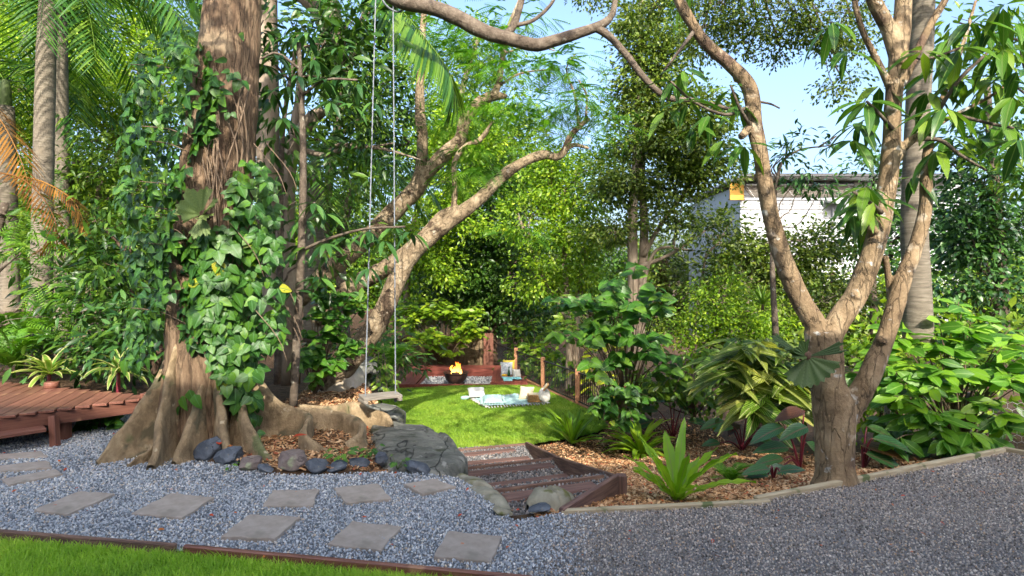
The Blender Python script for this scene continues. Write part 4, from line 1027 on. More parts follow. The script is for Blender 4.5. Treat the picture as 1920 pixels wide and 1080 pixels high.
# ------------------------------------------------------------------ cushions, blanket, basket
def fabric(name, col, var=.12, scale=40, stripes=None, col2=None):
    c2 = col2 or tuple(min(.9, c * (1 + var)) for c in col); c1 = tuple(c * (1 - var) for c in col)
    return surf(name, [c1, col, c2], scale, rough=.95, bump=.3, bscale=220, bdist=.004)
def cushion(name, w, h, t, mat, M_, label, cat='cushion', frill=0, seed=0, round_=False, group=None):
    n = 18; V = []; rr_ = random.Random(seed)
    for sgn in (1, -1):
        for i in range(n + 1):
            for j in range(n + 1):
                u_, v_ = 2 * i / n - 1, 2 * j / n - 1
                if round_:
                    uu = u_ * math.sqrt(1 - v_ * v_ / 2); vv = v_ * math.sqrt(1 - u_ * u_ / 2); d_ = max(0, 1 - uu * uu - vv * vv) ** .5
                else:
                    e = 1 - .10 * (1 - u_ * u_) ; e2 = 1 - .10 * (1 - v_ * v_)
                    uu, vv = u_ * (1 - .07 * (1 - v_ ** 2)), v_ * (1 - .07 * (1 - u_ ** 2)); d_ = ((1 - u_ ** 4) * (1 - v_ ** 4)) ** .55
                wr = 1 + .12 * mnoise.noise(Vector((u_ * 2.5, v_ * 2.5, seed)))
                V.append((uu * w / 2, vv * h / 2, sgn * (t / 2 * d_ * wr + .001)))
    k = n + 1; i0 = np.arange(n)[:, None] * k; j = np.arange(n)[None, :]
    q = np.stack([i0 + j, i0 + k + j, i0 + k + j + 1, i0 + j + 1], -1).reshape(-1, 4)
    mb = MB(); mb.add(V, [q, q[:, ::-1] + k * k])
    if frill:
        t_ = thing(name, label, cat, M_.translation); 
        o = put('cover', mb.mesh('cover', mat, True), t_, M_)
        mb2 = MB()
        for s in range(int(2 * (w + h) / .035)):
            f = s * .035
            if f < w: a, d_ = Vector((f - w / 2, -h / 2, 0)), Vector((0, -1, 0))
            elif f < w + h: a, d_ = Vector((w / 2, f - w - h / 2, 0)), Vector((1, 0, 0))
            elif f < 2 * w + h: a, d_ = Vector((f - w - h - w / 2, h / 2, 0)), Vector((0, 1, 0))
            else: a, d_ = Vector((-w / 2, f - 2 * w - h - h / 2, 0)), Vector((-1, 0, 0))
            e_ = a + d_ * frill * rr_.uniform(.7, 1.1) + Vector((0, 0, -.02))
            tube(mb2, [(*a, .006), (*((a + e_) / 2), .013), (*e_, .009)], sides=5, n=2)
        put('fringe', mb2.mesh('fringe', mat, True), t_, M_)
        return t_
    return tag(put(name, mb.mesh(name, mat, True), None, M_), label, cat, group)
def pose(p, yaw=0, tilt=0, roll=0): return Matrix.Translation(p) @ Matrix.Rotation(yaw, 4, 'Z') @ Matrix.Rotation(tilt, 4, 'X') @ Matrix.Rotation(roll, 4, 'Y')
f_white = fabric('white_linen', (0.50, 0.48, 0.44)); f_cream = fabric('cream_knit', (0.50, 0.43, 0.30)); f_aqua = fabric('aqua_cotton', (0.27, 0.42, 0.41), .2, 25, col2=(0.48, 0.58, 0.56))
f_pattern = fabric('grey_leaf_print', (0.42, 0.45, 0.50), .5, 14, col2=(0.75, 0.75, 0.74)); f_grey = fabric('pale_grey_linen', (0.42, 0.42, 0.40)); f_mustard = fabric('mustard_cloth', (0.50, 0.38, 0.06))
gz = LAWN_Z + .02
# blanket: wavy sheet with tassels
bl = thing('picnic_blanket', 'pale aqua picnic blanket with tassels spread on the lawn', 'blanket', G(955, 752, gz))
c4 = [G(889, 749, gz), G(965, 741, gz), G(1026, 757, gz), G(916, 764, gz)]
n = 30; V = []
for i in range(n + 1):
    for j in range(n + 1):
        p = c4[0].lerp(c4[1], i / n).lerp(c4[3].lerp(c4[2], i / n), j / n)
        V.append((p.x + .03 * mnoise.noise(p * 2.1), p.y + .06 * mnoise.noise(p * 1.7 + Vector((4, 0, 0))), p.z + .035 + .035 * mnoise.noise(p * 3.3) + .015 * mnoise.noise(p * 9)))
k = n + 1; i0 = np.arange(n)[:, None] * k; j = np.arange(n)[None, :]
mb = MB(); mb.add(V, [np.stack([i0 + j, i0 + j + 1, i0 + k + j + 1, i0 + k + j], -1).reshape(-1, 4)]); mb.build('cloth', f_aqua, bl, True)
mb = MB(); rr = random.Random(2)
for a, b in ((c4[0], c4[3]), (c4[2], c4[3]), (c4[1], c4[2]), (c4[0], c4[1])):
    m_ = int((b - a).length / .07); out = Vector(((b - a).y, -(b - a).x, 0)).normalized(); mid = sum(c4, Vector()) / 4
    if out.dot(a - mid) < 0: out = -out
    for s in range(m_ + 1):
        p = a.lerp(b, s / max(1, m_)); e_ = p + out * rr.uniform(.06, .11) + Vector((rr.uniform(-.02, .02), 0, .012))
        tube(mb, [(p.x, p.y, p.z + .03, .006), (*((p + e_) / 2 + Vector((0, 0, .015))), .014), (*e_, .012)], sides=5, n=2)
mb.build('tassel_fringe', f_white, bl, True)
for c in ((872, 747.5),):
    p = G(*c, gz); mb = MB(); tube(mb, [(p.x + .22, p.y, gz + .03, .02), (p.x + .1, p.y, gz + .03, .035), (p.x, p.y, gz + .02, .055), (p.x - .1, p.y, gz + .015, .04)], sides=8, n=3); mb.build('tassel', f_aqua, bl, True)
cushion('cushion', .42, .36, .15, f_grey, pose(G(893, 748, gz) + Vector((0, .1, .14)), .2, R(28)), 'pale grey cushion at the far left corner of the blanket', seed=1, group='cushions around the picnic')
cushion('cushion', .46, .40, .13, f_aqua, pose(G(924, 759, gz) + Vector((0, 0, .13)), .1, R(14)), 'pale aqua cushion with a thick fringe lying on the blanket', frill=.07, seed=2, group='cushions around the picnic')
cushion('cushion', .36, .34, .13, f_cream, pose(G(987, 751, gz) + Vector((0, .05, .17)), -.35, R(62)), 'cream knitted cushion leaning on the picnic basket', seed=3, group='cushions around the picnic')
cushion('cushion', .36, .36, .14, f_white, pose(G(1021, 757, gz) + Vector((0, .05, .19)), .7, R(75)), 'round white cushion standing behind the picnic basket', seed=4, round_=True, group='cushions around the picnic')
bp = G(1003, 757, gz) + Vector((0, .08, .03))
bk = thing('picnic_basket', 'wicker picnic basket with its cloth-lined lid open', 'basket', bp)
wick = surf('wicker', [(0.20, 0.10, 0.04), (0.38, 0.22, 0.09), (0.52, 0.34, 0.16)], 30, (1, 1, 4), .7, .5, 60)
for z_ in (0.02, .17): 
    mb = MB(); tube(mb, [(bp.x + sx_ * .16, bp.y + sy_ * .11, bp.z + z_, .013) for sx_, sy_ in ((-1, -1), (0, -1), (1, -1), (1, 0), (1, 1), (0, 1), (-1, 1), (-1, 0), (-1, -1))], sides=6, n=3); mb.build('rim', wick, bk, True)
mb = MB()
for s in range(30):
    f = s / 30 * 4; e_ = int(f); g_ = (f - e_) * 2 - 1
    x_, y_ = [(g_, -1), (1, g_), (-g_, 1), (-1, -g_)][e_]
    tube(mb, [(bp.x + x_ * .155, bp.y + y_ * .105, bp.z + .01, .008), (bp.x + x_ * .165, bp.y + y_ * .115, bp.z + .17, .008)], sides=5, n=1)
mb.build('stake_work', wick, bk, True)
put('body', bm_mesh(chambox(.29, .19, .15, .01), 'body', wick), bk, Matrix.Translation(bp + Vector((0, 0, .085))))
put('lining', bm_mesh(chambox(.30, .20, .03, .012), 'lining', f_cream), bk, Matrix.Translation(bp + Vector((0, 0, .185))))
put('lid', bm_mesh(chambox(.03, .22, .34, .01), 'lid', wick), bk, Matrix.Translation(bp + Vector((.22, .02, .29))) @ Matrix.Rotation(R(38), 4, 'Y'))
put('lid_lining', bm_mesh(chambox(.02, .19, .29, .008), 'lid_lining', f_cream), bk, Matrix.Translation(bp + Vector((.20, .02, .305))) @ Matrix.Rotation(R(38), 4, 'Y'))
p = G(943, 752, gz); mb = MB(); tube(mb, [(p.x, p.y, gz + .03, .035), (p.x, p.y, gz + .12, .035), (p.x, p.y, gz + .125, .03)], sides=14, n=2)
tag(mb.build('candle_jar', f_cream, None, True), 'small cream candle jar standing on the blanket', 'jar')
zt = ZB + .078
p = W(950, 698, 17.0)
cushion('cushion', .36, .40, .12, f_pattern, pose(Vector((W(950, 690, 16.9).x, 16.95, zt + .21)), .1, R(74)), 'grey leaf-print cushion propped upright on the bench', seed=6)
cushion('cushion', .36, .44, .06, f_mustard, pose(Vector((W(954, 690, 17.1).x, 17.12, zt + .23)), -.1, R(76)), 'mustard cushion peeking out behind the leaf-print cushion', seed=7)
cushion('cushion', .27, .26, .10, f_white, pose(Vector((W(969, 697, 16.7).x, 16.62, zt + .13)), .35, R(66), .3), 'small white cushion by the fence end of the bench', seed=8)
th = []
n = 18
c4 = [Vector((W(939, 704, 16.4).x, 16.62, zt)), Vector((W(972, 704, 16.4).x, 16.55, zt)), Vector((W(981, 714, 16.2).x, 16.2, zt)), Vector((W(945, 714, 16.1).x, 16.12, zt))]
for i in range(n + 1):
    for j in range(n + 1):
        p = c4[0].lerp(c4[1], i / n).lerp(c4[3].lerp(c4[2], i / n), j / n)
        z_ = p.z + .025 + .03 * abs(mnoise.noise(p * 7)) + .01
        if j > n * .8 and i < n * .4: z_ -= (j - n * .8) / (n * .2) * .12; p.y -= .03 * (j - n * .8)/ (n * .2)
        th.append((p.x, p.y, z_))
k = n + 1; i0 = np.arange(n)[:, None] * k; j = np.arange(n)[None, :]
mb = MB(); mb.add(th, [np.stack([i0 + j, i0 + j + 1, i0 + k + j + 1, i0 + k + j], -1).reshape(-1, 4)])
tag(mb.build('throw_blanket', fabric('turquoise_throw', (0.22, 0.50, 0.52)), None, True), 'turquoise throw blanket draped over the bench edge', 'blanket')
tp = Vector((W(951, 701, 16.75).x, 16.72, zt))
tag(put('serving_tray', bm_mesh(chambox(.34, .2, .03, .008), 'serving_tray', M['post_timber']), None, Matrix.Translation(tp + Vector((0, 0, .016)))), 'small wooden tray on the bench before the leaf-print cushion', 'tray')
for k, (dx, lab) in enumerate(((-.12, 'yellow lemon at the outer end of the bench tray'), (-.05, 'yellow lemon beside the bottle on the bench tray'))):
    bm = bmesh.new(); bmesh.ops.create_icosphere(bm, subdivisions=2, radius=.034)
    for v in bm.verts: v.co.x *= 1.3 + .2 * (abs(v.co.x) > .03)
    tag(put('lemon', bm_mesh(bm, 'lemon', plain('lemon_skin', (0.7, 0.42, 0.03), .5), True), None, Matrix.Translation(tp + Vector((dx, .01 * k, .064)))), lab, 'fruit', 'lemons on the tray')
mb = MB(); q = tp + Vector((.05, .02, .032))
tube(mb, [(q.x, q.y, q.z + z_, r_) for z_, r_ in ((0, .034), (.01, .036), (.13, .036), (.165, .028), (.19, .014), (.25, .013), (.255, .016), (.27, .015))], sides=14, n=2)
m_gl_, t_, b_ = nodes_of('green_glass'); b_.inputs['Base Color'].default_value = (.02, .16, .05, 1); b_.inputs['Roughness'].default_value = .08; b_.inputs['Transmission Weight'].default_value = .5
tag(mb.build('bottle', m_gl_, None, True), 'green glass bottle standing on the bench tray', 'bottle')

# ------------------------------------------------------------------ balustrade fence beside the lawn
PF = [G(967.5, 703, LAWN_Z), G(1018, 727, LAWN_Z), G(1083, 757, LAWN_Z), G(1170, 797, LAWN_Z)]
fn = thing('balustrade_fence', 'low black bar fence on timber posts beside the lawn', 'fence', PF[2])
for k, p in enumerate(PF):
    dz = .83
    board('post', p + Vector((0, 0, -.1)), p + Vector((0, 0, dz)), .105, .105, M['post_timber'], fn, up=(.3, 1, 0), c=.012)
barm = None
for a, b in zip(PF[:-1], PF[1:]):
    d = b - a; dn = d.normalized(); a2, b2 = a + dn * .06, b - dn * .06
    board('rail', a2 + Vector((0, 0, .74)), b2 + Vector((0, 0, .74)), .04, .03, M['black_metal'], fn, c=.003)
    board('rail', a2 + Vector((0, 0, .07)), b2 + Vector((0, 0, .07)), .03, .025, M['black_metal'], fn, c=.003)
    board('plinth', a + Vector((-.0, 0, -.04)), b + Vector((0, 0, -.04)), .09, .14, M['post_timber'], fn)
    n = int(d.length / .105)
    if barm is None: barm = bm_mesh(chambox(.014, .014, .67, 0), 'bar', M['black_metal'])
    for s in range(1, n): put('bar', barm, fn, Matrix.Translation(a2.lerp(b2, s / n) + Vector((0, 0, .405))))
a = PF[0]; b = a + (PF[0] - PF[1])
board('rail', a + Vector((0, 0, .74)), b + Vector((0, 0, .74)), .04, .03, M['black_metal'], fn, c=.003)
for s in range(1, 14): put('bar', barm, fn, Matrix.Translation(a.lerp(b, s / 15) + Vector((0, 0, .405))))

# back paling fence
bf = thing('paling_fence', 'old brown paling fence behind the sunken seating', 'fence', (-2.5, 20.2, LAWN_Z))
rr = random.Random(4); YF = 20.2; x = W(640, 650, YF).x
while x < W(903, 650, YF).x:
    w_ = rr.uniform(.115, .135); h_ = 1.05 + rr.uniform(-.04, .04)
    board('paling', (x, YF + rr.uniform(-.012, .012), LAWN_Z - .1), (x + rr.uniform(-.01, .01), YF, LAWN_Z + h_), .018, w_, M['fence_timber'], bf, up=(1, 0, 0), c=.004)
    x += w_ + .012
for z_ in (.25, .85): board('rail', (W(640, 650, YF).x, YF - .04, LAWN_Z + z_), (W(903, 650, YF).x, YF - .04, LAWN_Z + z_), .05, .07, M['fence_timber'], bf)
for px in (700, 800, 902): vpost('post', bf, (W(px, 650, YF).x, YF - .05), .1, LAWN_Z - .1, LAWN_Z + 1.1, M['fence_timber'])
gp_ = thing('timber_screen', 'narrow red timber screen panel at the end of the paling fence', 'screen', (W(915, 680, 19.9).x, 19.9, LAWN_Z))
for k in range(3): board('board', (W(909.5 + k * 6.2, 680, 19.9).x, 19.9, LAWN_Z - .05), (W(909.5 + k * 6.2, 680, 19.9).x, 19.9, LAWN_Z + 1.07), .02, .11, M['red_timber'], gp_, up=(1, 0, 0), c=.004)

# ------------------------------------------------------------------ neighbouring house
HY = 24.0
hs = thing('neighbour_house', 'white weatherboard house with slatted awning seen behind the garden', 'house', (W(1600, 500, HY).x, HY, -1.2))
def hx(px): return W(px, 500, HY).x
def hz(py): return W(900, py, HY).z
wwhite = surf('white_cladding', [(.33, .34, .36), (.38, .39, .41), (.42, .43, .44)], 2, rough=.5, bump=0)
mb = MB(); z_ = hz(640); pitch = .19
V = []; F = []
xa, xb = hx(1388), hx(1800)
while z_ < hz(346):
    m_ = len(V); V += [(xa, HY - .035, z_), (xb, HY - .035, z_), (xb, HY, z_ + pitch), (xa, HY, z_ + pitch)]; F.append((m_, m_ + 1, m_ + 2, m_ + 3))
    m_ = len(V); V += [(xa, HY, z_ + pitch), (xb, HY, z_ + pitch), (xb, HY - .035, z_ + pitch), (xa, HY - .035, z_ + pitch)]; F.append((m_, m_ + 1, m_ + 2, m_ + 3))
    z_ += pitch
mb.add(V, [np.array(F)]); mb.build('cladding', wwhite, hs)
put('wall', bm_mesh(chambox(xb - xa - .02, 7, hz(346) + 1.3, 0), 'wall', wwhite), hs, Matrix.Translation(((xa + xb) / 2, HY + 3.52, (hz(346) - 1.3) / 2)))
roofm = plain('dark_fascia', (.05, .05, .055), .5)
put('roof', bm_mesh(chambox(hx(1780) - hx(1372), 8, .14, .02), 'roof', plain('pale_roof', (.55, .57, .6), .5)), hs, Matrix.Translation(((hx(1372) + hx(1780)) / 2, HY + 3, hz(336.5))))
put('fascia', bm_mesh(chambox(hx(1780) - hx(1372) + .02, .06, .12, .01), 'fascia', roofm), hs, Matrix.Translation(((hx(1372) + hx(1780)) / 2, HY - 1.05, hz(336.5))))
gl = plain('dark_window_glass', (.03, .04, .05), .08, 0, .6)
fr = plain('window_frame', (.10, .10, .10), .5)
for xa_, xb_, ya_, yb_ in ((1395, 1445, 340, 350), (1450, 1520, 340, 350), (1525, 1600, 340, 350), (1792, 1826, 377, 392)):
    c = Vector(((hx(xa_) + hx(xb_)) / 2, HY - .06, (hz(ya_) + hz(yb_)) / 2)); w_, h_ = hx(xb_) - hx(xa_), hz(ya_) - hz(yb_)
    wf = put('window', bm_mesh(chambox(w_, .06, h_, .01), 'window', fr if xa_ < 1700 else wwhite), hs, Matrix.Translation(c))
    put('pane', bm_mesh(chambox(w_ - .1, .02, h_ - .08, 0), 'pane', gl), wf, Matrix.Translation(c + Vector((0, -.035, 0))))
for k in range(9):
    s = k / 8
    board('awning_slat', (hx(1392), HY - .1 - .75 * s, hz(350) - (hz(350) - hz(374)) * s), (hx(1592), HY - .1 - .75 * s, hz(350) - (hz(350) - hz(374)) * s), .085, .02, M['grey_timber'], hs, up=(0, .5, 1), c=0)
for px in (1398, 1470, 1540, 1588): board('awning_bracket', (hx(px), HY - .05, hz(348)), (hx(px), HY - .87, hz(376)), .04, .04, plain('bracket', (.5, .5, .5)), hs)
yel = plain('yellow_cladding', (.50, .25, .02), .5)
put('yellow_panel', bm_mesh(chambox(hx(1392) - hx(1366), .1, hz(345) - hz(376), .01), 'yellow_panel', yel), hs, Matrix.Translation(((hx(1366) + hx(1392)) / 2, HY - .12, (hz(345) + hz(376)) / 2)))
put('window_hood', bm_mesh(chambox(hx(1582) - hx(1545), .8, .08, .01), 'window_hood', plain('hood_grey', (.4, .42, .44))), hs, Matrix.Translation(((hx(1545) + hx(1582)) / 2, HY - .42, hz(381))) @ Matrix.Rotation(R(12), 4, 'X'))
board('downpipe', (hx(1560), HY - .07, hz(388)), (hx(1560), HY - .07, hz(560)), .08, .08, wwhite, hs, up=(0, 1, 0))

# unseen house added behind the camera to shade the foreground
oh = thing('shade_house', 'two-storey house added out of view behind the driveway to shade the foreground', 'house', (0, -6, 0))
wl = surf('render_wall', [(.62, .60, .56), (.70, .68, .64), (.76, .74, .70)], 2, rough=.9, bump=.1)
HH = 7.6
put('wall', bm_mesh(chambox(30, 8, HH + .1, .02), 'wall', wl), oh, Matrix.Translation((1, -9.0, HH / 2 - .05)))
bm = bmesh.new()
vs = [bm.verts.new(v) for v in ((-15, -4.2, HH), (17, -4.2, HH), (17, -13.8, HH), (-15, -13.8, HH), (-13, -9, HH + 1.6), (15, -9, HH + 1.6), (-15, -4.2, HH - .15), (17, -4.2, HH - .15), (17, -13.8, HH - .15), (-15, -13.8, HH - .15))]
for f in ((0, 1, 5, 4), (1, 2, 5), (2, 3, 4, 5), (3, 0, 4), (6, 7, 1, 0), (7, 8, 2, 1), (8, 9, 3, 2), (9, 6, 0, 3), (9, 8, 7, 6)): bm.faces.new([vs[k] for k in f])
put('roof', bm_mesh(bm, 'roof', plain('roof_sheet', (.25, .27, .29), .5)), oh)
# ------------------------------------------------------------------ tree builder
nr = np.random.default_rng(77)
def pinn(n=9, w=.16, l=.24):
    V, P, al = [], [], []
    for k in range(n):
        y = .12 + .88 * k / n; ll = l * math.sin(math.pi * min(1, .25 + .72 * k / n)) ** .6
        for s in (-1, 1):
            b = len(V)
            V += [(0, y, 0), (s * ll * .5, y + .035 + .02, .02), (s * ll, y + .06, -.05), (s * ll * .5, y + .01, .0)]
            P += [(b, b + 1, b + 2), (b, b + 2, b + 3)]
            al += [y] * 4
    b = len(V); V += [(-.006, 0, 0), (.006, 0, 0), (0, 1, -.08)]; P.append((b, b + 1, b + 2)); al += [0, 0, 1]
    V = np.array(V); V[:, 2] -= .16 * V[:, 1] ** 2
    return dict(V=V, P=[np.array(P)], al=np.array(al, float), ac=np.zeros(len(V)))
LT['pinn'] = pinn()
AREA = {'tiny': .28, 'needle': .1, 'oval3': .36, 'lance2': .2, 'oval': .38, 'lance': .18, 'pinn': .28, 'obov': .26, 'heart': .5}
COVM = 1.9
def crown_pts(clumps, leaf, size, cov, per=55, flat=.5, spread=3.0):
    """returns leaf positions, axes, normals, sizes and the sub-clump centres"""
    pos, dr, nm, sc, cen = [], [], [], [], []
    if leaf == 'tiny': size, spread, per = size * .84, spread * 1.15, int(per * 1.5)
    for (px, py, rx, rz, Y, *o) in clumps:
        s = Y / FPX; c = np.array(W(px, py, Y)); a = np.array([rx * s, (o[0] if o else min(rx, rz) * s * .8), rz * s])
        dens = o[1] if len(o) > 1 else 1
        n = int(cov * COVM * dens * math.pi * a[0] * a[2] / (size ** 2 * AREA[leaf])); ns = max(2, n // per)
        q = nz(nr.normal(size=(ns, 3))) * (nr.random((ns, 1)) ** .38)
        sub = c + q * a
        cen.append(sub)
        k = nr.integers(0, ns, n)
        rs = size * spread * nr.uniform(.6, 1.4, ns)
        off = nr.normal(size=(n, 3)) * np.array([1, 1, flat]) * .62
        pos.append(sub[k] + off * rs[k][:, None])
        out = nz(off + q[k] * .5)
        dr.append(out + nr.normal(size=(n, 3)) * .45 + np.array([0, 0, -.35]))
        nm.append(np.array([0, -.15, .75]) + nr.normal(size=(n, 3)) * .5 + out * .35)
        sc.append(size * nr.uniform(.65, 1.3, n))
    return np.concatenate(pos), np.concatenate(dr), np.concatenate(nm), np.concatenate(sc), cen
def branches(mb, anchors, cen, r0=.02, frac=.6, sides=4, rng_=None):
    """limbs from the trunk lines to the clumps, then twigs out to the sub-clumps"""
    A = np.asarray(anchors, float)
    for sub in cen:
        m = sub.mean(0)
        a = A[np.argmin(((A - (m - np.array([0, 0, .6]))) ** 2).sum(1))]
        mid = (a * .45 + m * .55) + nr.normal(size=3) * .12
        L = np.linalg.norm(m - a)
        tube(mb, [(*a, r0 * 1.6), (*((a + mid) / 2 + nr.normal(size=3) * .05 * L), r0 * 1.3), (*mid, r0), (*m, r0 * .6)], sides=6, n=4)
        for s_ in sub[: max(2, int(len(sub) * frac))]:
            b = mid + (m - mid) * nr.random()
            tube(mb, [(*b, r0 * .5), (*((b + s_) / 2 + nr.normal(size=3) * .06), r0 * .36), (*s_, r0 * .16)], sides=3, n=3)
def tree(name, label, cat, trunks, clumps, leaf, size, mat, bark, cov=2.0, group=None, r0=.02, rough=.06, per=55, flat=.5, frac=.7, spread=3.0, sides=12):
    base = W(*trunks[0][0][:3]) if trunks else W(*clumps[0][:2], clumps[0][4])
    t = thing(name, label, cat, base, group)
    mb = MB(); anch = []
    for k, tr in enumerate(trunks):
        ptube(mb, tr, sides=sides, n=6, rough=rough, freq=4, seed=k + len(label))
        for a in catmull([tuple(W(*q[:3])) for q in tr], 6): anch.append(a)
    mb.build('trunk', M[bark], t, True)
    p, d, n, s, cen = crown_pts(clumps, leaf, size, cov, per, flat, spread)
    mb = MB(); branches(mb, anch, cen, r0, frac); tag(mb.build('branches', M[bark], t, True), kind='stuff')
    mb = MB(); leaves(mb, leaf, p, d, n, s, nr.random(len(p))); mb.build('crown', M[mat], t, True)
    return t

# ------------------------------------------------------------------ forked tree on the right
ft = thing('forked_tree', 'multi-trunked tan tree with dappled bark beside the driveway', 'tree', G(1567, 906))
YR = 5.15
mb = MB()
ptube(mb, [(1567, 945, YR, 112), (1567, 925, YR, 96), (1567, 900, YR, 78), (1565, 870, YR, 65.4), (1566, 810, YR, 67.1), (1563, 765, YR, 68.8), (1552, 710, YR, 60.2), (1545, 660, YR, 61.9), (1542, 620, YR, 65.4)], sides=40, n=10, rough=.10, freq=3.4, seed=1, flute=.02)
ptube(mb, [(1552, 655, YR, 42.0), (1530, 610, YR, 39.5), (1500, 560, YR, 37.0), (1474, 500, YR - .02, 35.1), (1452, 430, YR - .05, 30.0), (1437, 360, YR - .1, 28.1), (1426, 290, YR - .1, 27.4), (1415, 235, YR - .1, 29.3), (1411, 190, YR - .1, 28.1), (1400, 155, YR - .1, 28.1), (1365, 118, YR - .1, 22.9), (1325, 82, YR - .1, 21.1), (1295, 40, YR - .1, 19.8), (1270, -10, YR - .1, 19.8), (1240, -120, YR - .1, 16.6), (1230, -260, YR, 12.8)], sides=28, n=8, rough=.10, freq=4.2, seed=2)
ptube(mb, [(1545, 655, YR, 42.0), (1570, 605, YR, 42.0), (1604, 555, YR, 40.8), (1630, 490, YR, 38.3), (1652, 410, YR, 34.4), (1666, 330, YR, 31.8), (1672, 260, YR, 30.6), (1675, 190, YR, 29.3), (1684, 110, YR, 31.8), (1692, 30, YR, 29.3), (1698, -80, YR, 25.5), (1705, -260, YR, 19.1)], sides=28, n=8, rough=.09, freq=4.2, seed=3)
ptube(mb, [(1570, 815, YR, 38.3), (1596, 765, YR, 42.0), (1630, 705, YR - .05, 38.3), (1658, 640, YR, 33.1), (1678, 575, YR, 30.6), (1692, 525, YR + .03, 29.3), (1718, 460, YR + .08, 24.3), (1735, 390, YR + .1, 22.9), (1737, 330, YR + .1, 20.3), (1742, 270, YR + .15, 15.4), (1765, 190, YR + .2, 10.9), (1800, 100, YR + .25, 8.3), (1830, 0, YR + .3, 6.3)], sides=24, n=8, rough=.11, freq=4.2, seed=4)
ptube(mb, [(1686, 120, YR, 28.1), (1668, 60, YR, 26.8), (1645, 15, YR - .05, 25.5), (1620, -40, YR - .1, 21.7), (1560, -180, YR - .1, 15.4)], sides=18, n=6, rough=.06, freq=6, seed=5)
ptube(mb, [(1672, 170, YR, 15.4), (1648, 120, YR - .05, 12.8), (1618, 60, YR - .08, 11.5), (1602, 0, YR - .1, 10.9), (1590, -90, YR, 7.6)], sides=12, n=6, rough=.08, freq=7, seed=6)
ptube(mb, [(1690, 160, YR, 16.6), (1712, 115, YR, 15.4), (1740, 55, YR, 14.0), (1775, -5, YR, 12.8), (1830, -110, YR, 8.9)], sides=12, n=6, rough=.06, freq=7, seed=7)
ptube(mb, [(1682, 300, YR, 19.1), (1700, 270, YR - .02, 17.8), (1735, 248, YR - .05, 14.0), (1790, 215, YR - .1, 8.9), (1850, 185, YR - .1, 7.1), (1900, 150, YR - .1, 5.7), (1960, 120, YR, 4.5)], sides=10, n=6, rough=.08, freq=8, seed=8)
ptube(mb, [(1660, 480, YR + .05, 11.5), (1668, 540, YR + .1, 12.8), (1672, 590, YR + .1, 14.0)], sides=10, n=4, rough=.08, freq=8, seed=9)
ptube(mb, [(1404, 240, YR - .12, 16.6), (1394, 252, YR - .17, 15.4), (1388, 258, YR - .2, 10.9)], sides=12, n=3, rough=.1, freq=9, seed=10)

rr = random.Random(91)
for (x, y, w_) in [(1432, 330, 10), (1455, 440, 9), (1478, 515, 11), (1648, 430, 11), (1674, 200, 10), (1690, 110, 12), (1606, 555, 11), (1660, 640, 10), (1540, 690, 13), (1575, 840, 12), (1388, 140, 12), (1345, 100, 9)]:
    c = W(x + rr.uniform(-6, 6), y, YR - .11); r_ = w_ * YR / FPX * .55
    tube(mb, [(c.x, c.y + .08, c.z, r_ * 1.6), (c.x, c.y + .03, c.z, r_ * 1.5), (c.x, c.y + .005, c.z + .005, r_)], sides=10, n=2, rough=.15, freq=20, seed=int(x))
trunk = mb.build('trunk', M['bark_smooth'], ft, True)
rm = trunk.modifiers.new('join', 'REMESH'); rm.mode = 'VOXEL'; rm.voxel_size = .012; rm.use_smooth_shade = True
sm = trunk.modifiers.new('smooth', 'SMOOTH'); sm.iterations = 4
mb = MB()
twg = [[(1405, 200, YR - .12, 8), (1360, 215, YR - .2, 6), (1300, 190, YR - .3, 5), (1255, 150, YR - .3, 4)], [(1410, 240, YR - .12, 8), (1388, 205, YR - .25, 6), (1370, 160, YR - .3, 4)],
       [(1420, 190, YR - .1, 5), (1445, 195, YR - .15, 4), (1462, 203, YR - .15, 3)], [(1700, 262, YR, 10), (1760, 262, YR - .1, 8), (1800, 290, YR - .2, 6), (1850, 320, YR - .2, 4)],
       [(1680, 250, YR, 10), (1650, 215, YR - .2, 7), (1625, 190, YR - .3, 5)], [(1655, 400, YR - .05, 9), (1625, 375, YR - .2, 7), (1600, 360, YR - .3, 5)], [(1740, 245, YR, 9), (1790, 160, YR - .2, 7), (1850, 100, YR - .3, 5)],
       [(1790, 215, YR - .1, 8), (1850, 230, YR - .3, 6), (1900, 240, YR - .3, 5)], [(1690, 100, YR, 9), (1740, 110, YR - .2, 6), (1800, 90, YR - .3, 5)], [(1300, 60, YR - .1, 9), (1270, 100, YR - .3, 6), (1240, 140, YR - .3, 4)]]
for k, tw in enumerate(twg):
    mb = MB(); ptube(mb, tw, sides=6, n=4, rough=.08, freq=12, seed=k); mb.build('twig', M['bark_grey'], ft, True)
rr = random.Random(31); pos, dr, nm, sc = [], [], [], []
def whorl(c, n, L, pos, dr, nm, sc, rr, droop=-.35, updir=None):
    a0 = rr.uniform(0, 6.28)
    for k in range(n):
        a = a0 + 6.283 * k / n + rr.uniform(-.3, .3); e = rr.uniform(-.7, .35)
        d = Vector((math.cos(a), math.sin(a), e + droop))
        pos.append(c + d * .02); dr.append(d); nm.append(Vector((rr.uniform(-.25, .25), rr.uniform(-.25, .25), 1)) + Vector((0, -.25, 0))); sc.append(L * rr.uniform(.7, 1.2))
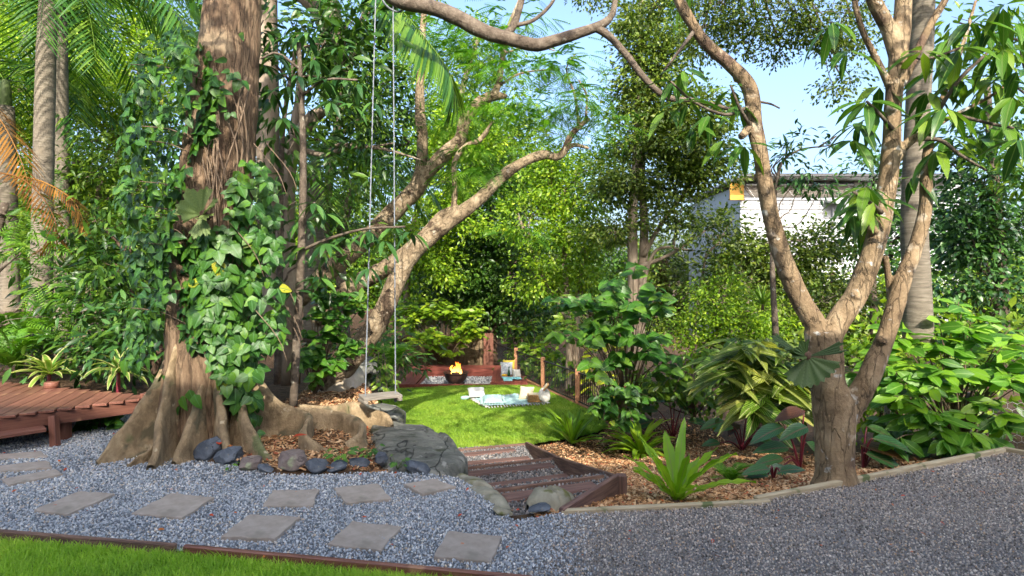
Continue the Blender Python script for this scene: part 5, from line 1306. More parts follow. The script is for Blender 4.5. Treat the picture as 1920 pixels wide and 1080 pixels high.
WH = [(1290, 190, 7), (1262, 152, 7), (1250, 205, 6), (1280, 130, 6), (1300, 240, 5), (1385, 195, 5), (1372, 165, 5), (1330, 215, 4), (1395, 270, 5), (1360, 260, 4),
      (1625, 190, 8), (1610, 230, 7), (1640, 215, 6), (1600, 262, 5), (1600, 360, 8), (1615, 385, 7), (1625, 350, 7), (1598, 400, 6), (1640, 375, 5), (1612, 420, 6), (1650, 160, 5),
      (1740, 170, 7), (1770, 200, 7), (1760, 130, 7), (1800, 150, 8), (1800, 90, 8), (1840, 110, 8), (1850, 60, 8), (1880, 90, 8), (1900, 40, 8), (1860, 150, 8), (1900, 180, 8), (1830, 195, 7), (1880, 230, 7), (1840, 260, 6), (1910, 260, 6), (1780, 255, 6), (1740, 215, 6), (1755, 280, 5), (1910, 130, 8), (1820, 40, 7), (1780, 70, 7), (1730, 95, 6), (1880, 10, 7),
      (1715, 330, 5), (1560, 40, 5), (1590, 95, 5)]
for x, y, n in WH:
    whorl(W(x, y, YR + rr.uniform(-.45, .25)), n, .27 if x < 1560 else .32, pos, dr, nm, sc, rr)
leaf_parts(ft, 'lance', M['lf_mango'], pos, dr, nm, sc)
# high crown of the same tree, above the picture
p, d, n, s, cen = crown_pts([(1250, -330, 160, 100, 5.2), (1450, -420, 180, 100, 5.4), (1720, -360, 220, 120, 5.2), (1900, -250, 160, 110, 5.4)], 'lance2', .3, .5)
mb = MB(); leaves(mb, 'lance2', p, d, n, s, nr.random(len(p))); mb.build('crown', M['lf_mango'], ft, True)

def WC(x, z, Y, r, rz, ry): return ((x / Y) * FPX + 960, HOR - (z - CAMZ) / Y * FPX, r / Y * FPX, rz / Y * FPX, Y, ry)
p, d, n, s, cen = crown_pts([WC(1.3, 4.3, 2.5, .8, .5, .8), WC(2.6, 4.8, 2.2, .9, .7, .9), WC(3.6, 5.3, 2.4, .9, .6, .9), WC(2.0, 5.9, 1.6, .9, .6, .9), WC(.5, 5.3, 2.4, .7, .5, .8)], 'lance2', .26, .5)  # unseen overhead crown, added to cast dapples on the forked trunk
mb = MB(); leaves(mb, 'lance2', p, d, n, s, nr.random(len(p))); mb.build('crown', M['lf_mango'], ft, True)
mb = MB()
for q in ((1.3, 2.5, 4.3), (2.6, 2.2, 4.8), (3.6, 2.4, 5.3), (2.0, 1.6, 5.9), (.5, 2.4, 5.3)): tube(mb, [(2.6, 5.1, 5.2, .07), (2.5 * .5 + q[0] * .5, 3.9, 5.4, .05), (*q, .02)], sides=7, n=4, rough=.08, freq=6)  # branches added to carry the dappling crown
tag(mb.build('branches', M['bark_grey'], ft, True), kind='stuff')
p, d, n, s, cen = crown_pts([WC(-3.9, 5.6, 3.2, 1.0, .8, 1.0), WC(-2.9, 5.3, 2.8, .9, .8, 1.0), WC(-2.6, 6.6, 2.4, .9, .7, 1.0), WC(-3.7, 7.0, 3.0, 1.0, .8, 1.0), WC(-4.9, 6.0, 3.6, 1.0, .9, 1.0), WC(-3.0, 8.4, 6.2, 1.6, .8, 1.2), WC(-3.1, 4.0, 2.5, .6, .6, .7), WC(-4.1, 4.2, 2.9, .8, .7, .8), WC(-3.0, 4.9, 2.6, .7, .5, .8)], 'oval3', .17, .5)  # unseen front crown, added to shade the vine and the big trunk
mb = MB(); leaves(mb, 'oval3', p, d, n, s, nr.random(len(p))); mb.build('crown', M['lf_mid'], bt, True)

# ------------------------------------------------------------------ leaning feathery tree
lt = thing('leaning_tree', 'leaning tree with bare sweeping limbs and feathery leaves behind the swing', 'tree', W(585, 765, 9.0))
YL = 9.0
mb = MB()
ptube(mb, [(560, 800, YL, 61.8), (592, 748, YL, 54.1), (640, 692, YL, 46.4), (684, 640, YL, 41.8), (716, 590, YL, 37.1), (738, 540, YL, 35.5), (764, 486, YL, 34.0), (800, 450, YL - .05, 30.9), (850, 410, YL - .1, 27.8), (900, 372, YL - .1, 23.9), (945, 328, YL - .1, 21.6), (985, 302, YL - .1, 18.6), (1020, 290, YL - .1, 17.0), (1045, 294, YL - .1, 13.9), (1060, 280, YL - .1, 13.9), (1072, 252, YL - .1, 11.6), (1104, 222, YL - .1, 8.5)], sides=20, n=7, rough=.10, freq=4, seed=1)
ptube(mb, [(1050, 290, YL - .1, 10.9), (1075, 272, YL - .15, 8.5), (1104, 278, YL - .2, 3.9)], sides=8, n=4, rough=.1, freq=8, seed=2)
ptube(mb, [(590, 600, YL + .3, 34.0), (650, 545, YL + .25, 32.5), (700, 515, YL + .2, 32.5), (745, 488, YL + .1, 30.9), (790, 450, YL + .05, 27.8), (830, 408, YL + .05, 26.3), (862, 390, YL + .05, 17.0)], sides=16, n=6, rough=.12, freq=4, seed=3)
ptube(mb, [(560, 560, YL + .6, 35.5), (620, 505, YL + .5, 34.0), (680, 455, YL + .4, 32.5), (735, 400, YL + .35, 32.5), (775, 360, YL + .3, 32.5), (800, 325, YL + .3, 27.8), (835, 288, YL + .3, 27.8), (862, 262, YL + .3, 23.2), (872, 225, YL + .3, 22.4), (895, 195, YL + .3, 20.9), (925, 180, YL + .3, 18.6), (950, 182, YL + .3, 10.0)], sides=18, n=6, rough=.10, freq=4, seed=4)
ptube(mb, [(772, 368, YL + .3, 23.2), (788, 320, YL + .3, 21.6), (792, 260, YL + .3, 20.9), (787, 205, YL + .3, 18.4), (790, 100, YL + .3, 13.8), (800, -40, YL + .4, 9.2)], sides=14, n=6, rough=.07, freq=5, seed=5)
ptube(mb, [(925, 184, YL + .3, 15.5), (936, 150, YL + .3, 13.2), (942, 110, YL + .3, 10.9), (950, 60, YL + .3, 8.5), (975, 0, YL + .3, 7.0)], sides=10, n=5, rough=.08, freq=7, seed=6)
ptube(mb, [(850, 400, YL, 12.3), (853, 350, YL, 10.9), (852, 305, YL, 10.9), (872, 275, YL, 10.0), (900, 262, YL, 10.0), (925, 228, YL, 6.2)], sides=10, n=5, rough=.1, freq=7, seed=7)
ptube(mb, [(930, 165, YL + .3, 5.4), (970, 140, YL + .3, 4.6), (1010, 132, YL + .2, 3.1), (1050, 130, YL + .2, 2.3)], sides=6, n=4)
ptube(mb, [(1085, 235, YL - .1, 6.2), (1078, 180, YL - .1, 4.6), (1062, 130, YL - .1, 3.1), (1080, 100, YL, 2.3)], sides=6, n=4)
ptube(mb, [(1098, 226, YL - .1, 5.4), (1100, 180, YL - .1, 3.9), (1085, 150, YL - .1, 3.1)], sides=6, n=4)
ptube(mb, [(945, 100, YL + .3, 4.6), (1000, 85, YL + .3, 3.9), (1040, 95, YL + .2, 2.3)], sides=6, n=4)
mb.build('trunk', M['bark_lean'], lt, True)
cl = [(1060, 200, 60, 40, 9, .4), (1000, 140, 90, 26, 9.1, .5), (1050, 120, 55, 22, 9, .4), (1095, 185, 40, 30, 8.9, .4), (900, 130, 50, 40, 9.4, .5), (960, 215, 60, 22, 9.2, .4), (1010, 250, 50, 20, 9, .4), (1090, 265, 40, 16, 8.9, .3), (880, 320, 70, 45, 9.3, .6), (920, 285, 45, 30, 9.2, .5), (830, 225, 40, 40, 9.5, .4), (1090, 130, 30, 26, 9, .3), (980, 440, 45, 16, 9, .3), (870, 60, 60, 50, 9.3, .5), (1130, 240, 40, 30, 9.2, .4), (930, 100, 60, 50, 9.4, .5), (960, 40, 60, 30, 9.4, .5), (820, 130, 60, 60, 9.5, .5), (760, 60, 60, 50, 9.6, .5), (1010, 190, 60, 30, 9, .4), (890, 210, 50, 40, 9.4, .4)]
p, d, n, s, cen = crown_pts(cl, 'pinn', .30, 2.7, per=9, flat=.35, spread=1.0)
n = np.array([0, -.3, 1.0]) + nr.normal(size=n.shape) * .3; d[:, 2] = d[:, 2] * .5 - .25
mb = MB(); leaves(mb, 'pinn', p, d, n, s, nr.random(len(p))); mb.build('crown', M['lf_feather'], lt, True)

# ------------------------------------------------------------------ palms
def frond(parent, ctrl, ll, n, mat, seed=0, w=.03, hang=.5, name='frond', vee=.25, rach=.014):
    """ctrl: world points base to tip"""
    rr_ = random.Random(seed)
    C = catmull([tuple(c) for c in ctrl], 8); m = len(C)
    mb = MB(); tube(mb, [(*C[i], rach * (1 - .8 * i / m)) for i in range(m)], sides=5, n=1, rnd=.2, along=0, across=0)
    Tn = nz(np.gradient(C, axis=0)); up = np.array([0, 0, 1.])
    pos, dr, nm, sc = [], [], [], []
    for k in range(n):
        f = .10 + .89 * k / (n - 1); x = f * (m - 1); i = min(m - 2, int(x)); c = C[i] + (C[i + 1] - C[i]) * (x - i); t = Tn[i]
        s = nz(np.cross(t, up)); nn = nz(np.cross(s, t))
        l = ll * (math.sin(math.pi * (.12 + .80 * f)) ** .55) * rr_.uniform(.9, 1.08)
        for sg in (-1, 1):
            d = s * sg + t * (.45 + .5 * f) + nn * vee + up * (-hang * rr_.uniform(.7, 1.3))
            pos.append(c); dr.append(d); nm.append(nn + s * sg * .35 + nr.normal(size=3) * .12); sc.append(l)
    leaves(mb, 'plf', pos, dr, nm, sc, np.random.default_rng(seed).random(len(pos)) * .6)
    return mb.build(name, mat, parent, True)
LT['plf'] = leaf_t(1, .062, lambda s: (1 - s ** 2.2) ** .7 * min(1, .5 + 3 * s), 3, .35, .16)
def palm(label, trunk, crown_px, nf, L, ll, seed, el=(.1, 1.0), mat='lf_palm', group='palms', arc=None, hang=.5, nleaf=42, sag=.95):
    t = thing('palm_tree', label, 'palm', W(*trunk[0][:3]), group)
    mb = MB(); ptube(mb, trunk, sides=18, n=8, rough=.03, freq=3, seed=seed); mb.build('trunk', M['palm_bark'], t, True)
    rr_ = random.Random(seed); c = W(*crown_px)
    mb = MB(); tube(mb, [(c.x, c.y, c.z - .9, .11), (c.x, c.y, c.z - .4, .12), (c.x, c.y, c.z, .08)], sides=12, n=4); mb.build('crownshaft', M['stem_green'], t, True)
    for k in range(nf):
        a = 6.283 * k / nf + rr_.uniform(-.25, .25) if arc is None else arc[0] + (arc[1] - arc[0]) * k / max(1, nf - 1) + rr_.uniform(-.12, .12)
        e = rr_.uniform(*el); l = L * rr_.uniform(.85, 1.1)
        h = Vector((math.cos(a), math.sin(a), 0))
        P = [c, c + h * l * .25 * math.cos(e) + Vector((0, 0, l * .25 * math.sin(e))), c + h * l * .55 * math.cos(e * .7) + Vector((0, 0, l * (.40 * math.sin(e) - .10 * sag))), c + h * l * .82 + Vector((0, 0, l * (.42 * math.sin(e) - .38 * sag))), c + h * l * .96 + Vector((0, 0, l * (.38 * math.sin(e) - .62 * sag)))]
        frond(t, P, ll, nleaf, M[mat], seed * 31 + k, hang=hang)
    return t
palm('tall palm with pale sunlit trunk at the left edge of the garden', [(72, 690, 10, 46), (76, 560, 10, 36), (80, 400, 10, 33), (84, 200, 10, 32), (88, 60, 10, 30), (92, -60, 10, 24)], (93, -95, 10), 13, 3.7, .95, 3, el=(.0, .75), sag=1.1)
palm('slimmer grey palm just right of the pale sunlit palm', [(116, 640, 11.5, 30), (117, 450, 11.5, 25), (115, 250, 11.5, 24), (113, 60, 11.5, 23), (112, 0, 11.5, 20)], (112, -25, 11.5), 12, 3.4, .9, 7, el=(-.1, .7), sag=1.15)
palm('palm with bright arching fronds behind the slender sapling', [(590, 640, 10.5, 40), (588, 500, 10.5, 36), (590, 400, 10.5, 32), (592, 330, 10.5, 28)], (592, 300, 10.5), 11, 2.3, .62, 11, el=(-.1, .7), sag=.9)
palm('palm standing far left behind the slim grey palm', [(20, 640, 13, 34), (15, 400, 13, 30), (10, 200, 13, 28)], (10, 150, 13), 11, 3.2, .85, 15, el=(-.1, .7), sag=1.0)
palm('grey palm trunk close behind the forked tree', [(1722, 640, 6.6, 52), (1718, 520, 6.6, 46), (1714, 420, 6.6, 44), (1716, 300, 6.6, 40), (1722, 180, 6.6, 40), (1728, 60, 6.6, 40), (1732, -80, 6.6, 36), (1733, -330, 6.6, 34)], (1733, -380, 6.6), 9, 2.9, .8, 19, el=(.0, .8), arc=(1.9, 6.1), sag=1.0)
pl = thing('palm_tree', 'palm behind the swing, its long frond hanging over the ropes', 'palm', W(452, 700, 9.0), 'palms')
mb = MB(); ptube(mb, [(452, 700, 9.0, 40), (450, 400, 9, 36), (452, 100, 9, 34), (455, -120, 8.9, 32), (458, -250, 8.8, 30)], sides=14, n=6, rough=.03); mb.build('trunk', M['palm_bark'], pl, True)
frond(pl, [W(458, -260, 8.8), W(580, -160, 8.5), W(690, -50, 8.1), W(745, 10, 7.9), W(800, 75, 7.7), W(842, 135, 7.6), W(852, 185, 7.6)], .98, 92, M['lf_palm'], 5, hang=.5, vee=.0)
frond(pl, [W(458, -260, 8.8), W(540, -160, 8.4), W(600, -60, 8.2), W(640, 60, 8.0)], .8, 46, M['lf_palm'], 6, hang=.55)
for k, P in enumerate(([(-70, 150, 9), (-10, 210, 8.9), (35, 290, 8.8), (70, 400, 8.8)], [(-30, 320, 8.6), (40, 335, 8.5), (90, 385, 8.4), (105, 440, 8.4), (70, 475, 8.4)], [(40, 330, 9), (90, 345, 9), (140, 380, 9), (165, 440, 9)])):
    t = thing('dead_frond', ['dead orange palm frond drooping at the left picture edge', 'bright orange dead frond curling down above the deck plants', 'orange dead frond hanging behind the curled one'][k], 'palm frond', W(*P[0]), 'dead palm fronds')
    frond(t, [W(*q) for q in P], .42 if k else .55, 34, M['lf_palm_dead'], 40 + k, hang=.5)

# ------------------------------------------------------------------ trees all around, each its own
GB = 'background trees'
# left side
tree('leafy_tree', 'sunny olive-leaved tree behind the left palms', 'tree', [[(200, 660, 15, 20), (215, 400, 15, 16), (230, 200, 15, 12)]], [(60, 160, 150, 120, 15), (200, 260, 120, 130, 15), (300, 160, 110, 120, 15.5), (120, 380, 130, 90, 14.5), (260, 420, 90, 80, 14.5)], 'tiny', .13, M and 'lf_bright', 'bark_pale', 1.7, GB)
tree('leafy_tree', 'fine-leaved tree filling the gap between palms and buttress tree', 'tree', [[(160, 650, 12, 16), (170, 480, 12, 12), (190, 330, 12, 9)], [(150, 600, 12, 14), (140, 330, 12, 11), (150, 300, 12, 9)]], [(190, 330, 90, 70, 12), (290, 330, 70, 80, 12), (130, 440, 100, 70, 12), (230, 480, 80, 60, 12), (280, 540, 60, 70, 11)], 'lance2', .16, 'lf_mid', 'bark_pale', 1.6, GB)
tree('leafy_tree', 'dark shrubby tree left of the buttress tree', 'tree', [[(240, 690, 9.2, 14), (250, 560, 9.2, 11), (240, 460, 9.2, 8)]], [(210, 480, 70, 70, 9), (270, 560, 60, 70, 8.8), (170, 560, 70, 60, 9.4), (240, 620, 80, 50, 8.8), (190, 420, 60, 50, 9.5)], 'lance2', .2, 'lf_dark', 'bark_dark', 1.7, GB)
tree('leafy_tree', 'glossy dark bush low behind the deck end', 'tree', [[(290, 700, 8.2, 14), (300, 650, 8.2, 11), (290, 600, 8.2, 8)]], [(290, 640, 60, 40, 8), (230, 665, 50, 35, 8.3), (330, 600, 40, 60, 7.8), (170, 660, 50, 40, 8.5)], 'lance2', .2, 'lf_bluedark', 'bark_dark', 1.7, GB)
tree('leafy_tree', 'feathery green tree at the left edge above the deck', 'tree', [[(-40, 690, 8.6, 20), (-20, 500, 8.6, 16), (10, 380, 8.6, 12)]], [(20, 480, 80, 60, 8.4, .6), (40, 580, 70, 60, 8.2, .6), (90, 520, 60, 60, 8.6, .6), (10, 420, 60, 50, 8.6, .6), (30, 650, 60, 40, 8.2, .5)], 'pinn', .4, 'lf_feather', 'bark_grey', .9, GB, per=8, spread=1.2)
tree('leafy_tree', 'tall bright tree at the top left corner', 'tree', [[(-30, 700, 17, 20), (-20, 300, 17, 16), (0, 0, 17, 12)]], [(20, 60, 130, 110, 17), (180, 60, 140, 110, 17), (330, 60, 100, 90, 17), (-20, 250, 90, 110, 17)], 'tiny', .15, 'lf_mid', 'bark_pale', 1.6, GB)
# middle left
tree('leafy_tree', 'dark small-leaved tree between the swing ropes', 'tree', [[(650, 690, 14.5, 22), (640, 450, 14.5, 18), (680, 300, 14.5, 12)], [(640, 330, 14.5, 10), (700, 280, 14.5, 8), (770, 270, 14.5, 5)]], [(690, 250, 80, 60, 14), (640, 300, 70, 60, 14.5), (730, 330, 60, 60, 14.5), (660, 170, 70, 50, 14.5), (760, 220, 40, 40, 14), (620, 400, 70, 60, 14.5)], 'tiny', .12, 'lf_dark', 'bark_grey', 1.35, GB, r0=.03)
tree('leafy_tree', 'light green tree far behind the leaning limbs', 'tree', [[(760, 640, 21, 12), (770, 450, 20.5, 11), (810, 300, 19.5, 9)]], [(830, 330, 70, 70, 18.5), (760, 420, 70, 60, 18.5), (850, 410, 60, 50, 18.5), (790, 500, 80, 50, 18.5), (880, 260, 60, 50, 18.5), (830, 240, 50, 40, 19)], 'tiny', .17, 'lf_bright', 'bark_pale', 1.9, GB)
tree('leafy_tree', 'dark glossy evergreen with reddish trunk behind the timber screen', 'tree', [[(926, 700, 21, 20), (922, 600, 21, 18), (920, 450, 21, 15), (915, 330, 21, 10)], [(902, 690, 21, 10), (905, 560, 21, 9), (898, 430, 21, 7)]], [(900, 420, 80, 70, 20.5), (880, 500, 80, 60, 20.5), (950, 480, 60, 70, 20.5), (930, 570, 90, 50, 20.8), (850, 560, 70, 50, 20.8), (920, 330, 70, 60, 20.5), (980, 590, 50, 60, 20.3)], 'tiny', .2, 'lf_dark', 'bark_dark', 2.1, GB, r0=.03)
tree('leafy_tree', 'deep green tree rising behind the dark evergreen', 'tree', [[(960, 690, 24, 20), (960, 450, 24, 16), (955, 300, 24, 12)]], [(960, 290, 80, 60, 24), (900, 260, 60, 50, 24), (1010, 360, 80, 70, 24), (1060, 330, 60, 50, 24), (930, 360, 80, 70, 24)], 'tiny', .22, 'lf_mid', 'bark_dark', 1.8, GB, r0=.03)
# middle right
tree('leafy_tree', 'yellow-green tree with spindly pale branches over the bar fence', 'tree', [[(1066, 745, 15.8, 15), (1067, 660, 16, 13), (1062, 540, 16.4, 11), (1055, 440, 16.8, 10), (1060, 350, 17, 7)], [(1077, 745, 15.8, 14), (1080, 660, 16, 12), (1085, 540, 16.4, 9), (1100, 450, 17, 5)], [(1064, 600, 16.2, 9), (1010, 500, 16.8, 7), (970, 400, 17, 5)]], [(1040, 330, 75, 45, 16.8), (1000, 400, 60, 50, 16.8), (1090, 370, 75, 60, 16.5), (1050, 450, 80, 60, 16.5), (1130, 320, 50, 40, 16.5), (1120, 460, 50, 50, 16.5), (1000, 520, 50, 50, 16.5), (1080, 530, 50, 40, 16.5)], 'tiny', .15, 'lf_bright', 'bark_pale', 1.6, GB)
tree('leafy_tree', 'tall olive tree with pale twin trunks in the middle right', 'tree', [[(1186, 700, 13.5, 24), (1187, 560, 13.5, 20), (1186, 420, 13.5, 18), (1192, 300, 13.5, 14), (1200, 100, 13.5, 10), (1205, -60, 13.5, 6)], [(1196, 700, 13.6, 22), (1202, 560, 13.6, 18), (1208, 430, 13.6, 16), (1204, 300, 13.6, 12), (1225, 120, 13.6, 8)], [(1206, 480, 13.5, 10), (1240, 420, 13.5, 8), (1300, 340, 13.5, 5)], [(1200, 500, 13.5, 9), (1260, 475, 13.4, 6), (1340, 420, 13.3, 3)], [(1200, 560, 13.5, 7), (1230, 470, 13.4, 6), (1300, 470, 13.2, 3)]],
     [(1200, 40, 55, 60, 13.5), (1215, 130, 60, 60, 13.5), (1250, 200, 80, 55, 13.5), (1210, 260, 70, 55, 13.5), (1290, 270, 80, 60, 13.4), (1330, 330, 60, 50, 13.4), (1250, 340, 75, 50, 13.5), (1170, 340, 60, 50, 13.5), (1310, 220, 60, 50, 13.5), (1270, 410, 60, 35, 13.4), (1150, 420, 50, 40, 13.6), (1240, 90, 60, 50, 13.5), (1190, 180, 40, 50, 13.5)], 'tiny', .125, 'lf_olive', 'bark_pale', 2.5, GB, r0=.022, sides=14)
tree('leafy_tree', 'olive shrub tree below the white house wall', 'tree', [[(1400, 700, 12, 14), (1400, 560, 12, 11), (1420, 480, 12, 8)], [(1290, 700, 12, 8), (1310, 560, 12, 6), (1325, 470, 12, 4)]], [(1350, 440, 60, 50, 12), (1400, 490, 70, 55, 12), (1430, 455, 45, 25, 12), (1500, 460, 50, 28, 12), (1560, 450, 50, 35, 12), (1470, 500, 70, 45, 12), (1540, 490, 60, 40, 12), (1330, 520, 60, 50, 12), (1580, 540, 60, 50, 12), (1450, 560, 90, 50, 12)], 'tiny', .12, 'lf_olive', 'bark_pale', 1.5, GB)
tree('leafy_tree', 'fine bright shrub right of the pale twin trunks', 'tree', [[(1340, 720, 10.5, 10), (1345, 620, 10.5, 8), (1360, 540, 10.5, 5)]], [(1340, 560, 60, 50, 10.4), (1360, 620, 70, 50, 10.4), (1300, 630, 50, 50, 10.4), (1410, 590, 50, 50, 10.6), (1460, 620, 50, 40, 10.4)], 'tiny', .085, 'lf_bright', 'bark_pale', 1.5, GB)
tree('leafy_tree', 'dark-leaved tree in front of the house window at the right edge', 'tree', [[(1880, 700, 9.5, 26), (1875, 500, 9.5, 22), (1860, 300, 9.5, 16), (1850, 150, 9.5, 10)]], [(1850, 420, 70, 60, 9.8), (1810, 470, 60, 50, 9.7), (1800, 400, 50, 40, 9.5), (1780, 300, 40, 40, 9.6), (1850, 330, 85, 60, 9.4), (1900, 430, 60, 70, 9.3), (1830, 440, 60, 50, 9.4), (1870, 250, 70, 50, 9.5), (1800, 530, 60, 40, 9.4), (1880, 540, 60, 50, 9.3), (1770, 600, 50, 40, 9.6)], 'oval3', .11, 'lf_bluedark', 'bark_grey', 1.7, GB)
tree('leafy_tree', 'small rounded-leaved tree before the house roof', 'tree', [[(1640, 640, 13, 16), (1635, 500, 13, 12), (1630, 380, 13, 8)]], [(1620, 330, 45, 45, 13), (1645, 400, 55, 55, 13), (1760, 450, 60, 55, 13), (1700, 430, 45, 50, 13), (1790, 400, 40, 40, 13), (1600, 460, 50, 40, 13), (1680, 480, 50, 50, 13)], 'oval3', .13, 'lf_bluedark', 'bark_grey', 1.5, GB)
tree('leafy_tree', 'small-leaved tree hanging over the top of the picture, centre right', 'tree', [[(2090, 720, 9.6, 40), (2060, 200, 9.6, 36), (1900, -150, 9.5, 26), (1600, -190, 9.4, 18), (1380, -120, 9.3, 10)]], [(1340, 40, 70, 40, 9.3, .6), (1420, 40, 80, 45, 9.3, .7), (1500, 30, 70, 40, 9.3, .6), (1465, 85, 40, 25, 9.3, .4), (1580, 130, 30, 50, 9.3, .4), (1600, 40, 60, 60, 9.5, .5), (1300, -40, 90, 60, 9.4), (1480, -80, 140, 60, 9.4), (1310, 90, 50, 30, 9.3, .4), (1390, 95, 40, 25, 9.3, .4), (1550, 60, 40, 50, 9.3, .4), (1090, 0, 60, 22, 9.4, .4), (1210, 20, 50, 40, 9.4, .4)], 'tiny', .085, 'lf_olive', 'bark_grey', 1.25, GB, frac=.8)
tree('leafy_tree', 'tree with clustered lance leaves against the sky by the roof', 'tree', [[(1455, 640, 8.6, 12), (1448, 480, 8.6, 9), (1458, 330, 8.6, 6), (1490, 285, 8.6, 4), (1560, 272, 8.6, 2)]], [(1470, 300, 28, 28, 8.6, .3), (1500, 262, 25, 14, 8.6, .2), (1515, 320, 28, 20, 8.6, .2), (1555, 272, 16, 10, 8.6, .15), (1535, 350, 26, 22, 8.6, .2), (1490, 350, 30, 20, 8.6, .25)], 'lance2', .13, 'lf_bluedark', 'bark_grey', 1.1, GB, r0=.008, per=14, spread=1.2)
tree('leafy_tree', 'bright tree above the right edge driveway corner', 'tree', [[(1960, 760, 8, 30), (1950, 400, 8, 26), (1945, 100, 8, 20)]], [(1880, 160, 70, 60, 8.2), (1900, 60, 70, 60, 8.2), (1930, 300, 60, 60, 8.2), (1800, 30, 60, 40, 8.4)], 'lance2', .17, 'lf_mid', 'bark_grey', 1.1, GB)
tree('leafy_tree', 'dark tree filling the top behind the swing ropes', 'tree', [[(600, 690, 12.5, 22), (610, 400, 12.5, 18), (650, 150, 12.5, 14), (690, 0, 12.5, 9)]], [(640, 60, 80, 60, 12.5), (700, 130, 70, 60, 12.5), (620, 170, 60, 60, 12.5), (740, 30, 60, 50, 12.5), (700, 220, 60, 50, 12.6), (760, 130, 45, 50, 12.6), (590, 260, 60, 60, 12.5), (660, 360, 70, 50, 12.5)], 'tiny', .13, 'lf_mid', 'bark_grey', 1.2, GB)
tree('leafy_tree', 'light airy tree topping the centre behind the overhead limb', 'tree', [[(830, 680, 22.5, 12), (840, 400, 21.5, 12), (860, 200, 20, 12), (900, 60, 20, 7)]], [(860, 170, 70, 60, 20), (910, 90, 60, 50, 20), (940, 200, 60, 50, 20), (810, 240, 60, 60, 20), (990, 250, 50, 40, 20), (870, 270, 70, 50, 20), (780, 300, 50, 60, 20)], 'tiny', .2, 'lf_bright', 'bark_pale', 1.15, GB)
# the wood behind: a row of trees each with its own trunk
FAR = [(-60, 330, 'lf_mid', 'first'), (90, 300, 'lf_bright', 'sunlit'), (230, 330, 'lf_dark', 'dark'), (380, 300, 'lf_mid', 'broad'), (520, 290, 'lf_bright', 'yellowish'), (640, 330, 'lf_mid', 'mid-green'), (720, 420, 'lf_bright', 'lowest'), (850, 400, 'lf_dark', 'deep green'), (990, 430, 'lf_mid', 'rounded'), (1110, 420, 'lf_dark', 'shaded'), (1240, 430, 'lf_olive', 'olive')]
FLAB = ['far tree at the left edge of the wood behind the deck', 'far sunlit tree behind the left palms', 'far dark tree in the wood left of the buttress tree', 'far tree directly behind the buttress tree trunk', 'far yellowish tree behind the slender sapling', 'far mid-green tree behind the swing', 'low far tree behind the paling fence', 'far deep green tree behind the leaning limbs', 'far rounded tree behind the red timber screen', 'far shaded tree behind the bar fence', 'far olive tree behind the pale twin trunks']
for k, (px, top, mt, _) in enumerate(FAR):
    Y = 29 + (k * 37 % 7) * .8; h = 640 - top
    tree('far_tree', FLAB[k], 'tree', [[(px, 650, Y, 22), (px + 5, 500, Y, 18), (px - 5, top + 60, Y, 10)]], [(px, top + h * .25, 80, h * .22, Y), (px - 50, top + h * .5, 75, h * .22, Y), (px + 50, top + h * .52, 75, h * .22, Y), (px, top + h * .8, 100, h * .22, Y - .5)], 'tiny', .28, mt, 'bark_dark', 2.0, 'trees of the wood behind', r0=.04)
for k, (px, top, mt, lab) in enumerate([(1420, 470, 'lf_mid', 'hedge-like tree at the foot of the white house'), (1560, 490, 'lf_olive', 'olive hedge tree under the house downpipe'), (1700, 480, 'lf_bright', 'bright tree before the house wall behind the grey palm'), (1850, 470, 'lf_mid', 'green tree below the house window'), (1990, 430, 'lf_dark', 'dark tree past the house at the right edge')]):
    Y = 17 + k * .4
    tree('leafy_tree', lab, 'tree', [[(px, 680, Y, 18), (px, 560, Y, 12), (px, 510, Y, 8)]], [(px, top + 40, 80, 40, Y), (px - 40, top + 90, 70, 45, Y), (px + 50, top + 95, 70, 45, Y), (px, top + 150, 100, 45, Y)], 'tiny', .15, mt, 'bark_dark', 1.7, GB)
UB = 'understorey bushes'
for lab, tr, cl_, lf, sz, mt, cv in [
    ('understorey bush behind the dappled shrub right of the lawn', (1300, 790, 11, 8), [(1270, 715, 60, 50, 11), (1340, 735, 60, 45, 11), (1220, 730, 40, 40, 11.4)], 'oval3', .14, 'lf_mid', 1.3),
    ('understorey bush directly behind the striped ginger', (1480, 800, 9.5, 8), [(1480, 680, 80, 60, 9.5), (1410, 740, 60, 40, 9.5), (1550, 690, 60, 70, 9.5), (1490, 760, 70, 40, 9.3)], 'oval3', .13, 'lf_olive', 1.3),
    ('understorey bush seen between the forked tree trunks', (1650, 790, 8.4, 8), [(1640, 660, 70, 80, 8.5), (1700, 740, 70, 60, 8.3), (1620, 760, 50, 40, 8.2)], 'oval3', .14, 'lf_bright', 1.2),
    ('understorey bush behind the large bright-leaved bush', (1850, 800, 8, 8), [(1790, 660, 80, 70, 8), (1890, 680, 70, 80, 8), (1850, 770, 100, 50, 7.6), (1740, 790, 60, 40, 7.6)], 'oval3', .15, 'lf_mid', 1.3),
    ('low bush behind the cream-edged cordyline', (60, 690, 9.5, 8), [(40, 640, 80, 40, 9.5), (140, 650, 70, 40, 9.3), (220, 680, 50, 30, 9)], 'lance2', .2, 'lf_dark', 1.4),
    ('bush row behind the black bar fence', (1070, 745, 16.5, 6), [(1000, 670, 45, 35, 18), (1070, 690, 60, 40, 16.5), (1140, 720, 60, 45, 15.5), (1190, 760, 50, 40, 14)], 'oval3', .2, 'lf_mid', 1.4),
    ('bush in the shade left of the paling fence', (700, 700, 14, 6), [(690, 640, 60, 40, 14), (745, 660, 35, 25, 15.5), (650, 660, 50, 40, 13)], 'lance2', .22, 'lf_dark', 1.4)]:
    px, py, Y, w_ = tr
    tree('understorey_bush', lab, 'bush', [[(px, py, Y, w_), (px + 5, py - 40, Y, w_ * .8), (px, py - 80, Y, w_ * .5)]], cl_, lf, sz, mt, 'bark_dark', cv, UB, r0=.012)
